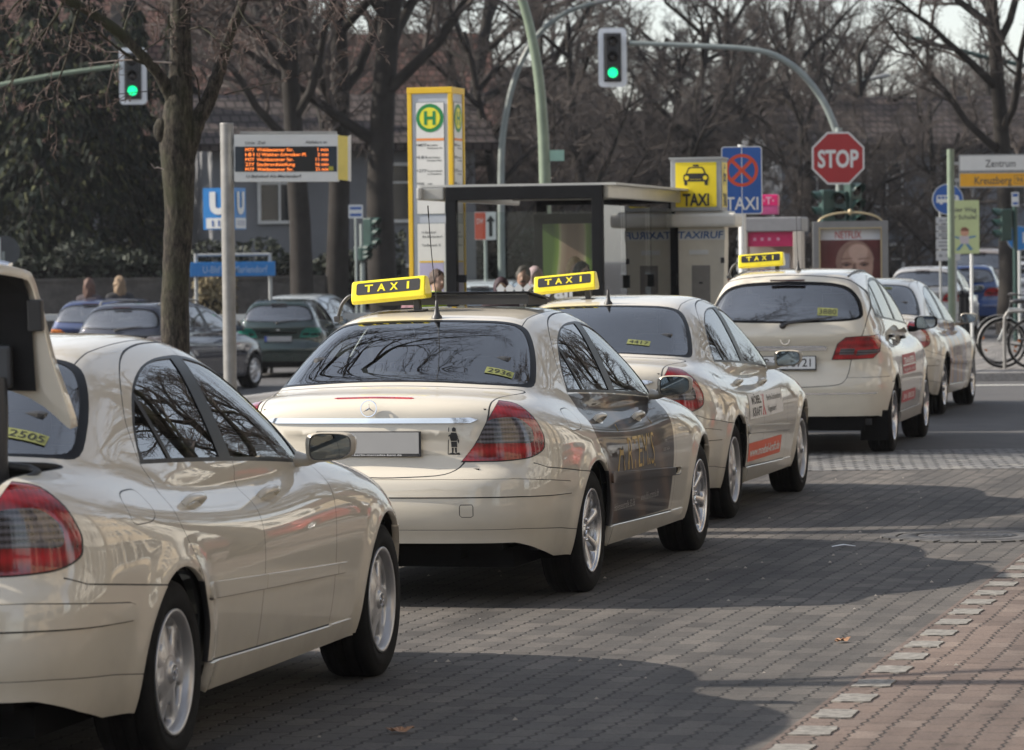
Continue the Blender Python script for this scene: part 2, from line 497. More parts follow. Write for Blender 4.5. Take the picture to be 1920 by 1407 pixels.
VIEWS = {
    'side': (Vector((0, 1, 0)), Vector((0, 0, 1))),
    'rear': (Vector((1, 0, 0)), Vector((0, 0, 1))),
    'top': (Vector((1, 0, 0)), Vector((0, 1, 0))),
}
def diag(a):
    """view from behind and a degrees to the right side"""
    return (Vector((math.cos(R(a)), math.sin(R(a)), 0)), Vector((0, 0, 1)))
class Shell:
    def __init__(s, body, lo, hi, h):
        s.body = body
        P, Fc = surface_nets(body.F, lo, hi, h)
        P = body.project(P)
        me = bpy.data.meshes.new('tmp')
        me.from_pydata(P.tolist(), [], Fc.tolist())
        s.bm = bmesh.new(); s.bm.from_mesh(me); bpy.data.meshes.remove(me)
        s.lay = s.bm.faces.layers.int.new('region')
        s.names = ['body']
    def rid(s, name):
        if name not in s.names: s.names.append(name)
        return s.names.index(name)
    def cut(s, view, pts, region, sel=None, inside_of=None, mirror=True, test=None):
        """cut the outline into the surface and give the faces inside it to the region"""
        done = [(view, pts, sel)]
        if mirror:
            def mv(p): return Vector((-p.x, p.y, p.z))
            done.append(((mv(view[0]), view[1]), pts, (lambda c, n, f=sel: f(Vector((-c.x, c.y, c.z)), Vector((-n.x, n.y, n.z)))) if sel else None))
        for side, (vw, pp, sl) in enumerate(done):
            s._cut(vw, pp, region if not isinstance(region, tuple) else region[side], sl, inside_of, test)
    def _cut(s, view, pts, region, sel, inside_of, test):
        u, v = view
        pts = [Vector((p[0], p[1])) for p in pts]
        x0, x1 = min(p.x for p in pts), max(p.x for p in pts); y0, y1 = min(p.y for p in pts), max(p.y for p in pts)
        ok = None
        if inside_of is not None:
            ok = {s.rid(i) for i in (inside_of if isinstance(inside_of, (list, tuple)) else [inside_of])}
        cand = []
        s.bm.normal_update()
        for f in s.bm.faces:
            if ok is not None and f[s.lay] not in ok: continue
            c = f.calc_center_median(); a, b = c.dot(u), c.dot(v)
            if x0 - .08 < a < x1 + .08 and y0 - .08 < b < y1 + .08 and (sel is None or sel(c, f.normal)): cand.append(f)
        n = len(pts)
        data = {}
        def bb(f):
            q = [(w.co.dot(u), w.co.dot(v)) for w in f.verts]
            return min(p[0] for p in q), max(p[0] for p in q), min(p[1] for p in q), max(p[1] for p in q)
        for f in cand: data[f] = bb(f)
        for i in range(n):
            a, b = pts[i], pts[(i + 1) % n]
            d = b - a
            if d.length < 1e-6: continue
            lx, hx, ly, hy = min(a.x, b.x) - 1e-4, max(a.x, b.x) + 1e-4, min(a.y, b.y) - 1e-4, max(a.y, b.y) + 1e-4
            near = [f for f, q in data.items() if q[1] >= lx and q[0] <= hx and q[3] >= ly and q[2] <= hy]
            if not near: continue
            nn = (u * (-d.y) + v * d.x).normalized()
            co = u * a.x + v * a.y
            es, vs_ = set(), set()
            for f in near: es.update(f.edges); vs_.update(f.verts)
            r = bmesh.ops.bisect_plane(s.bm, geom=near + list(es) + list(vs_), plane_co=co, plane_no=nn, dist=2e-5)
            new = [g for g in r['geom'] if isinstance(g, bmesh.types.BMFace)]
            for f in near: data.pop(f, None)
            for f in new:
                if f.is_valid: data[f] = bb(f)
        k = s.rid(region)
        px = [p.x for p in pts]; py = [p.y for p in pts]
        for f in data:
            if not f.is_valid: continue
            c = f.calc_center_median(); a, b = c.dot(u), c.dot(v)
            ins = False; j = n - 1
            for i in range(n):
                if (py[i] > b) != (py[j] > b) and a < (px[j] - px[i]) * (b - py[i]) / (py[j] - py[i]) + px[i]: ins = not ins
                j = i
            if ins and (test is None or test(c)): f[s.lay] = k
    def line(s, view, pts, region='gap', w=.006, closed=False, **kw):
        P = [Vector((p[0], p[1])) for p in pts]
        N = len(P)
        nr = []
        for i in range(N):
            if closed: t = P[(i + 1) % N] - P[(i - 1) % N]
            else: t = P[min(i + 1, N - 1)] - P[max(i - 1, 0)]
            t.normalize(); nr.append(Vector((-t.y, t.x)))
        A = [P[i] + nr[i] * w / 2 for i in range(N)]; B_ = [P[i] - nr[i] * w / 2 for i in range(N)]
        if closed:
            # a ring as two half bands
            h = N // 2
            for rg in (list(range(0, h + 1)), list(range(h, N)) + [0]):
                s.cut(view, [A[i] for i in rg] + [B_[i] for i in reversed(rg)], region, **kw)
        else: s.cut(view, A + list(reversed(B_)), region, **kw)
    def finish(s):
        """vertices back on the field, with exact normals"""
        s.bm.verts.index_update()
        s.P = np.array([v.co[:] for v in s.bm.verts])
        s.P = s.body.project(s.P, 2)
        g = s.body.N(s.P); s.Nn = g / np.maximum(np.linalg.norm(g, axis=1), 1e-6)[:, None]
        s.reg = {}
        for f in s.bm.faces: s.reg.setdefault(f[s.lay], []).append([v.index for v in f.verts])
        s.bm.free()
    def mesh(s, name, regions, mats, off=0.0, skirt=0.0, flip=False, keep=None):
        """mesh of the faces of some regions, moved out along the normal by off, with an edge skirt going in"""
        F = []; M = []
        for mi, rs in enumerate(regions):
            for r in (rs if isinstance(rs, (list, tuple)) else [rs]):
                for f in s.reg.get(s.names.index(r), []) if r in s.names else []:
                    if keep is not None and not keep(s.P[f].mean(0)): continue
                    F.append(f); M.append(mi)
        if not F: return None
        used = sorted({i for f in F for i in f}); mp = {i: k for k, i in enumerate(used)}
        V = s.P[used] + s.Nn[used] * off; NV = s.Nn[used]
        faces = [[mp[i] for i in f] for f in F]
        nl = []
        if flip:
            faces = [f[::-1] for f in faces]
        for f in faces: nl += [tuple(NV[i] * (-1 if flip else 1)) for i in f]
        verts = V.tolist(); mi = list(M)
        if skirt:
            cnt = {}
            for fi, f in enumerate(faces):
                for k in range(len(f)):
                    a, b = f[k], f[(k + 1) % len(f)]
                    if (b, a) in cnt: cnt.pop((b, a))
                    else: cnt[(a, b)] = M[fi]
            low = {}
            for (a, b), m in cnt.items():
                for q in (a, b):
                    if q not in low:
                        low[q] = len(verts); verts.append((V[q] - NV[q] * skirt).tolist())
                faces.append([b, a, low[a], low[b]]); mi.append(m); nl += [(0, 0, 0)] * 4
        me = bpy.data.meshes.new(name)
        me.from_pydata(verts, [], faces)
        for m in mats: me.materials.append(m)
        me.polygons.foreach_set('material_index', mi)
        me.polygons.foreach_set('use_smooth', [True] * len(faces))
        me.update()
        me.normals_split_custom_set(nl)
        return me
# ---------------------------------------------------------------- shared car pieces
VR45 = (Vector((1, 0, 0)), Vector((0, 1, 1)).normalized())
def v45(y, z): return (y + z) / math.sqrt(2)
SIDE, REAR, TOP = VIEWS['side'], VIEWS['rear'], VIEWS['top']

def lens_mat(name, col, rib=220.0, za=.16, zf=.45):
    t = NT(name)
    t.set(rough=0.12, coat=1.0, coatr=0.02)
    sp = t.node('SeparateXYZ'); t.link(t.coord('Object'), sp.inputs[0])
    s1 = t.math('SINE', t.math('MULTIPLY', t.math('ADD', sp.outputs['X'], sp.outputs['Y']), rib))
    s2 = t.math('SINE', t.math('MULTIPLY', sp.outputs['Z'], rib * zf))
    nz = t.noise(9, 2, 0.5)
    f = t.math('MULTIPLY_ADD', s1, 0.07, t.math('MULTIPLY_ADD', s2, za, nz))
    t.base(t.ramp(f, [(0.1, tuple(c * .22 for c in col)), (0.55, col), (0.95, tuple(min(1, c * 1.8) for c in col))]))
    t.bump(f, 0.25, 0.003)
    return t.mat
M_RED = lens_mat('red_lens', (0.30, 0.008, 0.012))
M_SMOKE = lens_mat('smoked_lens', (0.075, 0.07, 0.08), 300, .35, .9)
M_WHITELENS = lens_mat('white_lens', (0.62, 0.55, 0.55), 200)
M_ORANGELENS = lens_mat('orange_lens', (0.7, 0.2, 0.03), 200)
M_MIRROR = simple('mirror_glass', (0.20, 0.235, 0.27), 0.01, 1.0, var=0)
M_YELLOW = simple('sign_yellow', (0.80, 0.66, 0.015), 0.35, var=0.06, scale=12, coat=0.4)
M_NUMBER = simple('number_yellow', (0.20, 0.215, 0.07), 0.6, var=0.05)
M_SHELF = simple('parcel_shelf', (0.09, 0.095, 0.095), 0.9, var=0.2)

def spoked_face(mb, n, rin, rout, wi, wo, prof, mi=0, depth=.02, R0=.212, rc=.035, seg=7, rot=0.0):
    """wheel face of n sectors, each with one rounded hole; prof(r) gives x"""
    for s in range(n):
        t0 = 2 * PI * s / n + rot; dt = 2 * PI / n
        def loop(kind):
            pts = []
            if kind == 'out':
                ra, rb, ha, hb, pw = rc, R0, dt / 2, dt / 2, 1.0
            else:
                ra, rb, ha, hb = rin, rout, wi, wo
            # param rectangle walk: bottom, right, top, left
            for side in range(4):
                for k in range(seg):
                    q = k / seg
                    if side == 0: a, b = -1 + 2 * q, -1
                    elif side == 1: a, b = 1, -1 + 2 * q
                    elif side == 2: a, b = 1 - 2 * q, 1
                    else: a, b = -1, 1 - 2 * q
                    if kind == 'in':
                        # squircle
                        m = (abs(a)**4 + abs(b)**4)**.25
                        a, b = a / m, b / m
                    r = ra + (rb - ra) * (b + 1) / 2
                    h = ha + (hb - ha) * (b + 1) / 2
                    pts.append((t0 + a * h, r))
            return pts
        lo, li = loop('out'), loop('in')
        mid = [((a[0] * .25 + b[0] * .75), (a[1] * .25 + b[1] * .75)) for a, b in zip(lo, li)]
        def P(p, d=0): return (prof(p[1]) - d, p[1] * math.cos(p[0]), p[1] * math.sin(p[0]))
        N = len(lo)
        vs = [P(p) for p in lo] + [P(p, .0) for p in mid] + [P(p, .007) for p in li] + [P(p, depth) for p in li]
        fs = []
        for k in range(3):
            for i in range(N):
                j = (i + 1) % N
                fs.append((k * N + i, k * N + j, (k + 1) * N + j, (k + 1) * N + i))
        mb.add(vs, fs, mi, True)

def star_badge(mb, r, mi=0, mat=None, th=.004):
    """three-pointed star in a ring in the local YZ plane facing +X"""
    vs, fs = [], []
    n = 24
    for k in range(n):
        q = 2 * PI * k / n
        for (rr, x) in ((r, 0), (r * .98, th), (r * .88, th), (r * .86, 0)): vs.append((x, rr * math.sin(q), rr * math.cos(q)))
    for k in range(n):
        for i in range(3): fs.append((k * 4 + i, ((k + 1) % n) * 4 + i, ((k + 1) % n) * 4 + i + 1, k * 4 + i + 1))
    mb.add(vs, fs, mi, False, mat)
    for k in range(3):
        q = 2 * PI * k / 3
        d = Vector((0, math.sin(q), math.cos(q))); e = Vector((0, math.cos(q), -math.sin(q)))
        tip = d * r * .88; b1 = e * r * .13; b2 = -e * r * .13; c = Vector((th * 1.3, 0, 0))
        b0 = -d * r * .06
        mb.add([tip + Vector((th * .5, 0, 0)), b1 + b0 * 0, b2, c], [(0, 3, 1), (0, 2, 3), (0, 1, 2)], mi, False, mat)

WHEEL_CACHE = {}
def wheel_meshes(style, r=.317, w=.205, rr=.215):
    key = (style, r, w, rr)
    if key in WHEEL_CACHE: return WHEEL_CACHE[key]
    t = MB(); h = w / 2
    prof = [(rr - .012, -h * .95), (rr + .02, -h * 1.06), (r - .03, -h * 1.05), (r - .010, -h * .93), (r - .001, -h * .7), (r, -h * .3)]
    # tread with grooves
    for g in (-.45, 0, .45):
        x = g * h
        prof += [(r, x - .006), (r - .007, x - .005), (r - .007, x + .005), (r, x + .006)]
    prof += [(r, h * .7), (r - .008, h * .9), (r - .028, h * 1.03), (r - .05, h * 1.06), ((r + rr) / 2, h * 1.07), (rr + .018, h * 1.0), (rr + .004, h * .95), (rr, h * .90), (rr - .012, h * .86)]
    prof = sorted(prof[:6], key=lambda p: p[1]) + prof[6:]
    t.lathe(prof, 56)
    tyre = t.mesh('tyre', M_TYRE)
    m = MB()
    m.lathe([(rr + .001, h * .93), (rr + .003, h * 1.0), (rr - .004, h * 1.03), (rr - .012, h * .99), (rr - .020, h * .84), (rr - .028, h * .5), (rr - .034, -h * .9)], 56, 0)
    m.lathe([(.001, -h * .2), (rr - .03, -h * .2)], 40, 1)
    xr = h
    if style == 'hub':
        def pf(q):
            u = q / (rr - .006)
            return h * (.80 + .12 * math.cos(min(u * 1.5, 1) * PI) * .6 - .15 * max(0, u - .55) / .45 + .16 * max(0, u - .8) / .2)
        spoked_face(m, 7, .112, .182, .15, .27, pf, 0, .03, rr - .006)
    elif style == 'alloy7':
        def pf(q):
            u = q / rr
            return h * (.52 + .40 * u)
        spoked_face(m, 7, .075, .190, .23, .335, pf, 0, .035, rr - .006)
    elif style == 'cover':
        def pf(q):
            u = q / rr
            return h * (.95 - .25 * u * u)
        spoked_face(m, 8, .105, .175, .16, .22, pf, 0, .02, rr - .006)
    else:
        def pf(q): return h * (.45 + .42 * q / rr)
        spoked_face(m, 5, .06, .192, .30, .50, pf, 0, .035, rr - .006)
    x0 = pf(.03)
    m.lathe([(.0005, x0 + .012), (.030, x0 + .011), (.036, x0 + .004), (.042, x0 - .004), (.06, pf(.06) + .001)], 24, 0)
    star_badge(m, .026, 2, Matrix.Translation((x0 + .012, 0, 0)), .003)
    if style != 'hub' and style != 'cover':
        for k in range(5):
            q = 2 * PI * k / 5
            m.lathe([(.0005, .01), (.008, .009), (.009, 0)], 8, 2, Matrix.Translation((pf(.055) + .001, .056 * math.cos(q), .056 * math.sin(q))))
    # brake disc
    m.lathe([(.05, -h * .05), (.14, -h * .05)], 32, 3)
    rim = m.mesh('rim', [M_HUBCAP if style in ('hub', 'cover') else M_ALLOY, M_BLACK, M_CHROME, M_STEEL])
    WHEEL_CACHE[key] = (tyre, rim)
    return tyre, rim
def add_wheel(car, style, x, y, r, steer=0.0, w=.205, rr=.215):
    ty, rm = wheel_meshes(style, r, w, rr)
    e = link(bpy.data.objects.new('wheel', ty), car)
    e.location = (x, y, r)
    e.rotation_euler = (0, 0, (0 if x > 0 else PI) - steer)
    link(bpy.data.objects.new('rim', rm), e)
    e.rotation_euler.x = random.uniform(0, 6)
    return e

FONT_CACHE = {}
def text_geo(txt, bold=0.0, res=3):
    key = (txt, bold, res)
    if key in FONT_CACHE: return FONT_CACHE[key]
    cu = bpy.data.curves.new('tmp', 'FONT'); cu.body = txt; cu.size = 1.0; cu.resolution_u = res
    cu.offset = bold
    ob = bpy.data.objects.new('tmp', cu); COL.objects.link(ob)
    dg = bpy.context.evaluated_depsgraph_get()
    me = bpy.data.meshes.new_from_object(ob.evaluated_get(dg))
    V = [v.co.copy() for v in me.vertices]; Fc = [tuple(p.vertices) for p in me.polygons]
    bpy.data.objects.remove(ob); bpy.data.curves.remove(cu); bpy.data.meshes.remove(me)
    x0 = min(v.x for v in V); x1 = max(v.x for v in V); y0 = min(v.y for v in V); y1 = max(v.y for v in V)
    # subdivide long triangles so that text can follow a curved surface
    bm = bmesh.new()
    bv = [bm.verts.new(v) for v in V]
    for f in Fc:
        try: bm.faces.new([bv[i] for i in f])
        except ValueError: pass
    bm.normal_update()
    for f in bm.faces:
        if f.normal.z < 0: f.normal_flip()
    bm.verts.index_update()
    V = [v.co.copy() for v in bm.verts]; Fc = [tuple(v.index for v in f.verts) for f in bm.faces]
    bm.free()
    FONT_CACHE[key] = (V, Fc, x0, x1, y0, y1)
    return FONT_CACHE[key]
def add_text(mb, txt, fn, w=None, h=None, mi=0, bold=0.0, align='c', italic=0.0, cap=None):
    """text in a box w by h (either may be None); fn(tx, ty) -> 3D point"""
    V, Fc, x0, x1, y0, y1 = text_geo(txt, bold)
    if cap is not None: sy = cap / .73; y0, y1 = 0, .73
    else: sy = (h / (y1 - y0)) if h else None
    sx = (w / (x1 - x0)) if w else None
    if sy is None: sy = sx
    if sx is None: sx = sy
    cx = {'c': (x0 + x1) / 2, 'l': x0, 'r': x1}[align]; cy = (y0 + y1) / 2
    ab = [((v.x - cx) * sx + italic * (v.y - cy) * sy, (v.y - cy) * sy) for v in V]
    mb.add(fn.batch(ab) if hasattr(fn, 'batch') else [fn(*q) for q in ab], Fc, mi)

def surf_fn(body, p0, e1, e2, off=.002):
    """maps flat coordinates onto the body surface around p0"""
    p0, e1, e2 = Vector(p0), Vector(e1).normalized(), Vector(e2).normalized()
    def batch(ab):
        p = np.array([(p0 + e1 * a + e2 * b)[:] for a, b in ab])
        p = body.project(p, 3); n = body.N(p); n = n / np.linalg.norm(n, axis=1)[:, None]
        return [Vector(q) for q in p + n * off]
    def fn(a, b): return batch([(a, b)])[0]
    fn.batch = batch
    return fn
def patch(mb, fn, w, h, nx=10, ny=6, mi=0, flip=False):
    ab = [(-w / 2 + w * i / nx, -h / 2 + h * j / ny) for j in range(ny + 1) for i in range(nx + 1)]
    vs = fn.batch(ab) if hasattr(fn, 'batch') else [fn(*q) for q in ab]
    fs = [(j * (nx + 1) + i, j * (nx + 1) + i + 1, (j + 1) * (nx + 1) + i + 1, (j + 1) * (nx + 1) + i) for j in range(ny) for i in range(nx)]
    mb.add(vs, fs, mi, True)

def taxi_sign(car, loc, roll=0.0, W=.41, hook=True, yaw=0.0):
    """yellow roof sign with a dark band, on a post and a hooked strap"""
    e = empty('roof_sign', loc, yaw, car)
    e.rotation_euler = (0, roll, yaw)
    m = MB()
    sec = [(-.062, .0), (-.075, .018), (-.068, .042), (-.030, .115), (-.018, .122), (.018, .122), (.030, .115), (.068, .042), (.075, .018), (.062, .0)]
    n = len(sec); h = W / 2
    xs = [(-h, .90), (-h + .006, .985), (-h + .02, 1.0), (h - .02, 1.0), (h - .006, .985), (h, .90)]
    vs = []
    for x, s in xs:
        for (y, z) in sec: vs.append((x, y * s, .061 + (z - .061) * s))
    fs = []
    for i in range(len(xs) - 1):
        for k in range(n): fs.append((i * n + k, (i + 1) * n + k, (i + 1) * n + (k + 1) % n, i * n + (k + 1) % n))
    fs.append(tuple(range(n))); fs.append(tuple(reversed(range((len(xs) - 1) * n, len(xs) * n))))
    m.add(vs, fs, 0, False)
    m.build('sign_housing', [M_YELLOW], e)
    b = MB()
    # dark band with letters on both slanted faces
    for sgn in (-1, 1):
        a = Vector((0, sgn * -.066 * -1, .046)); c = Vector((0, sgn * .0325, .111))
        up = (c - Vector((0, sgn * .066, .046))); L = up.length; up.normalize()
        e1 = Vector((1, 0, 0)) if sgn < 0 else Vector((-1, 0, 0))
        o0 = Vector((0, sgn * .066, .046)); nn = e1.cross(up)
        def fn(a_, b_, o0=o0, e1=e1, up=up, nn=nn, L=L, d=.0015): return o0 + up * (L / 2) + e1 * a_ + up * b_ + nn * d
        hw, hh, rc = W / 2 - .028, L / 2 - .002, .012
        pts = []
        for (cx, cy, a0) in ((hw - rc, hh - rc, 0), (-hw + rc, hh - rc, 90), (-hw + rc, -hh + rc, 180), (hw - rc, -hh + rc, 270)):
            for k in range(5):
                q = R(a0 + 90 * k / 4); pts.append((cx + rc * math.cos(q), cy + rc * math.sin(q)))
        b.add([fn(*p) for p in pts], [tuple(range(len(pts)))], 0)
        for i, ch in enumerate('TAXI'):
            x = (-.107 + .07 * i) * W / .41 + (.008 if ch == 'I' else 0)
            add_text(b, ch, lambda a_, b_, x=x, fn=fn: fn(a_ + x, b_, d=.003), h=L * .60, w=(.013 if ch == 'I' else .046) * W / .41, mi=1, bold=.03, italic=.0)
    b.build('lettering', [M_BLACK, M_YELLOW], e)
    p = MB()
    p.box((W * .34, 0, -.03), (.035, .05, .065), 0, bev=.006)
    p.box((W * .34, 0, -.06), (.09, .09, .008), 0, bev=.003)
    if hook:
        p.build('sign_foot', [M_PLASTIC], e); p = MB()
        p.tube(smooth_poly([(-h, 0, .05), (-h - .035, 0, .045), (-h - .075, 0, .005), (-h - .10, 0, -.055)], 5), .010, 8, 0)
        p.box((-h - .10, 0, -.065), (.035, .06, .03), 0, bev=.006)
        p.box((-h - .06, 0, -.078), (.14, .02, .010), 0, Matrix.Rotation(R(-8), 4, 'Y'))
    p.build('sign_bracket', [M_PLASTIC], e)
    return e

def roof_antenna(car, loc, L=.48, lean=(.0, -.2), curve=.1):
    m = MB()
    m.lathe([(.030, -.012), (.028, .004), (.017, .016), (.011, .05), (.0075, .085), (.003, .09)], 12, 0, Matrix.Rotation(R(-90), 4, 'Y'))
    pts = [(0, 0, .08)]
    for k in range(1, 9):
        q = k / 8
        pts.append((lean[0] * L * q + curve * .5 * q * (1 - q) * -.3, lean[1] * L * q, .08 + L * q))
    m.tube(pts, [.0045] + [.0026] * 6 + [.0022, .0022], 6)
    m.tube([pts[-2], pts[-1]], .004, 6)
    return m.build('antenna', [M_PLASTIC], car, loc)

def seat(mb, x, y, z=.45, head=True, mi=0):
    mb.box((x, y + .02, z - .05), (.48, .50, .16), mi, bev=.05)
    m = Matrix.Translation((x, y - .26, z + .30)) @ Matrix.Rotation(R(14), 4, 'X')
    mb.box((0, 0, 0), (.46, .13, .62), mi, m, bev=.05)
    if head:
        m = Matrix.Translation((x, y - .36, z + .73)) @ Matrix.Rotation(R(10), 4, 'X')
        mb.box((0, 0, 0), (.26, .09, .19), mi, m, bev=.035)
        for s in (-.06, .06): mb.tube([(x + s, y - .34, z + .55), (x + s, y - .35, z + .68)], .006, 6, mi + 1)

def side_mirror(car, body, x, y, z, mat, s=1.0, rim=None):
    """both door mirrors"""
    for sg in (1, -1):
        e = empty('side_mirror', (sg * x, y, z), 0, car)
        m = MB()
        bm = bmesh.new(); bmesh.ops.create_cube(bm, size=1.0)
        bmesh.ops.subdivide_edges(bm, edges=bm.edges[:], cuts=5, use_grid_fill=True)
        for v in bm.verts:
            p = v.co * 2
            q = Vector((p.x * (1 - .22 * p.y**2 - .2 * p.z**2)**.5, p.y, p.z * (1 - .16 * p.x**2)**.5))
            rr = (abs(p.x)**4 + abs(p.z)**4)**.25
            fx, fz = (p.x / max(rr, 1e-6) * max(abs(p.x), abs(p.z)), p.z / max(rr, 1e-6) * max(abs(p.x), abs(p.z))) if rr > 0 else (0, 0)
            d = (p.y + 1) / 2       # 0 = glass side, 1 = front
            k = math.sqrt(max(0, 1 - (d * .93)**2.4))
            w = (.105 + .004 * fz) * s; hgt = (.066 - .012 * (fx * .5 + .5)) * s
            v.co = Vector((sg * fx * w * (.35 + .65 * k), -.03 + d * .11 * s, fz * hgt * (.3 + .7 * k) + .006 * fx))
        bm.verts.index_update()
        fsx = [tuple(v.index for v in f.verts) for f in bm.faces]
        if sg < 0: fsx = [f[::-1] for f in fsx]
        m.add([v.co.copy() for v in bm.verts], fsx, 0, True); bm.free()
        # foot
        m.tube([(-sg * .07 * s, .03, -.045 * s), (-sg * .12 * s, .035, -.06 * s), (-sg * .165 * s, .04, -.055 * s)], [.024 * s, .026 * s, .034 * s], 10, 0)
        m.build('mirror_housing', [mat], e)
        g = MB()
        def loop(f, yy): return [(sg * f * .1 * s * math.copysign(abs(math.cos(t))**.55, math.cos(t)), yy, f * (.060 - .010 * math.cos(t)) * s * math.copysign(abs(math.sin(t))**.55, math.sin(t)) + .005 * math.cos(t)) for t in [2 * PI * k / 28 for k in range(28)]]
        a, b = loop(.90, -.0315), loop(.84, -.030)
        g.add(a + b, [(i, (i + 1) % 28, 28 + (i + 1) % 28, 28 + i) for i in range(28)], 0)
        mm = [Vector(p) + Vector((0, -.0008, 0)) for p in b]
        g.add(mm, [tuple(range(28))], 1)
        tl = Matrix.Rotation(sg * R(7), 4, 'Z')
        g.build('mirror_glass', [rim or M_PLASTIC, M_MIRROR], e)
    return

def door_handles(door, spots, mat, body, cup=None):
    """grab handles on both flanks, each with its cup"""
    for (y, z) in spots:
        for sg in (1, -1):
            x = float(body.side_x(y, z)); 
            m = MB()
            n = body.N(np.array([[x, y, z]]))[0]; tilt = math.atan2(n[2], n[0])
            mt = Matrix.Translation((sg * (x + .0), y, z)) @ Matrix.Rotation(-sg * tilt, 4, 'Y')
            pts = smooth_poly([(-sg * .004, -.10, .0), (sg * .024, -.088, 0), (sg * .034, -.03, 0), (sg * .034, .04, 0), (sg * .026, .092, 0), (-sg * .004, .104, 0)], 4)
            # flattened bar
            vs, fs = [], []
            N = 10
            for i, p in enumerate(pts):
                q = i / (len(pts) - 1); hh = .013 + .003 * math.sin(PI * q)
                for k in range(N):
                    a = 2 * PI * k / N
                    vs.append(mt @ Vector((p.x + .009 * math.cos(a) * sg, p.y, hh * math.sin(a))))
            for i in range(len(pts) - 1):
                for k in range(N):
                    f = (i * N + k, i * N + (k + 1) % N, (i + 1) * N + (k + 1) % N, (i + 1) * N + k)
                    fs.append(f if sg < 0 else f[::-1])
            m.add(vs, fs, 0, True)
            o = m.build('door_handle', [mat], door)
            # cup: a flat oval patch lying on the door skin
            if cup is False: continue
            c = MB()
            fn = surf_fn(body, (sg * x, y, z), (0, 1, 0), (0, 0, 1), .0012)
            ring = fn.batch([(.088 * math.cos(t), .043 * math.sin(t) - .002) for t in [2 * PI * k / 28 for k in range(28)]])
            ring2 = fn.batch([(.082 * math.cos(t), .037 * math.sin(t) - .002) for t in [2 * PI * k / 28 for k in range(28)]])
            fi = surf_fn(body, (sg * x, y, z), (0, 1, 0), (0, 0, 1), .0014)
            bowl = [fi.batch([(.082 * s_ * math.cos(t), .037 * s_ * math.sin(t) - .002) for t in [2 * PI * k / 28 for k in range(28)]]) for s_ in (1, .7, .4, .1)]
            nn = Vector((sg * n[0], n[1], n[2])).normalized()
            flat = []
            for s_, dd, rg in zip((1, .7, .4, .1), (0, 0, 0, 0), bowl): flat += rg
            c.add(flat, [(r_ * 28 + k, r_ * 28 + (k + 1) % 28, (r_ + 1) * 28 + (k + 1) % 28, (r_ + 1) * 28 + k) for r_ in range(3) for k in range(28)], 0, True)
            c.build('handle_cup', [cup or mat, M_RUBBER], o)

# ---------------------------------------------------------------- the saloon body shared by four taxis
P_SALOON = dict(hw=.911, wb=2.854, wr=.317, ar=.352, belt=.95, gw=.80, gs=.43, gq=.22, wsc=.30, gmid=.8, crown=.022, k_top=.16, k_end=.30, k_roof=.20, k_belt=.10,
 sec=[(.15, .09), (.25, .05), (.38, .022), (.5, .008), (.62, 0), (.74, .006), (.84, .022), (.92, .05), (1.0, .10)],
 plan=[(-1.2, .11), (-.8, .055), (-.3, .02), (.4, .004), (1.4, 0), (2.3, .006), (2.9, .02), (3.3, .065), (3.7, .16)],
 rear=[(.1, -1.0), (.25, -1.075), (.36, -1.10), (.42, -1.125), (.56, -1.13), (.64, -1.115), (.70, -1.07), (.82, -1.055), (.92, -1.065), (1.0, -1.09), (1.06, -1.10)],
 rplan=[(0, 0), (.3, .012), (.6, .06), (.75, .12), (.9, .22)],
 front=[(.1, 3.62), (.3, 3.68), (.5, 3.69), (.6, 3.66), (.75, 3.56), (.9, 3.4)],
 fplan=[(0, 0), (.3, .03), (.6, .14), (.75, .24), (.9, .40)],
 deck=[(-1.2, 1.02), (-1.05, 1.04), (-.8, 1.06), (-.5, 1.07), (-.2, 1.04), (.3, 1.0), (1.5, .98), (2.2, 1.0), (2.6, .97), (3.1, .88), (3.4, .79), (3.6, .68), (3.75, .5)],
 dcrown=[(0, 0), (.3, .008), (.6, .035), (.75, .07), (.9, .14)],
 roof=[(-1.0, .875), (-.62, 1.083), (-.30, 1.247), (.03, 1.388), (.35, 1.44), (.8, 1.462), (1.15, 1.45), (1.45, 1.395), (1.8, 1.255), (2.2, 1.055), (2.45, .91), (2.7, .76)],
 gplan=[(-1.0, .235), (-.5, .088), (0, .042), (.5, .012), (1., 0), (1.5, 0), (2, .015), (2.5, .08)])

def rect(y0, y1, z0, z1): return [(y0, z0), (y1, z0), (y1, z1), (y0, z1)]
def arch_poly(yc, zc, r, n=40):
    pts = [(yc + r * math.cos(PI * k / n), zc + r * math.sin(PI * k / n)) for k in range(n + 1)]
    return pts + [(yc - r, -.1), (yc + r, -.1)]
def v2(pts, n=4, closed=True): return [(p.x, p.y) for p in smooth_poly([(a, b, 0) for a, b in pts], n, closed)]
outward = lambda c, n: c.x > 0.02 and n.x > .12
rearward = lambda c, n: n.y < -.15 or (n.z > .3)

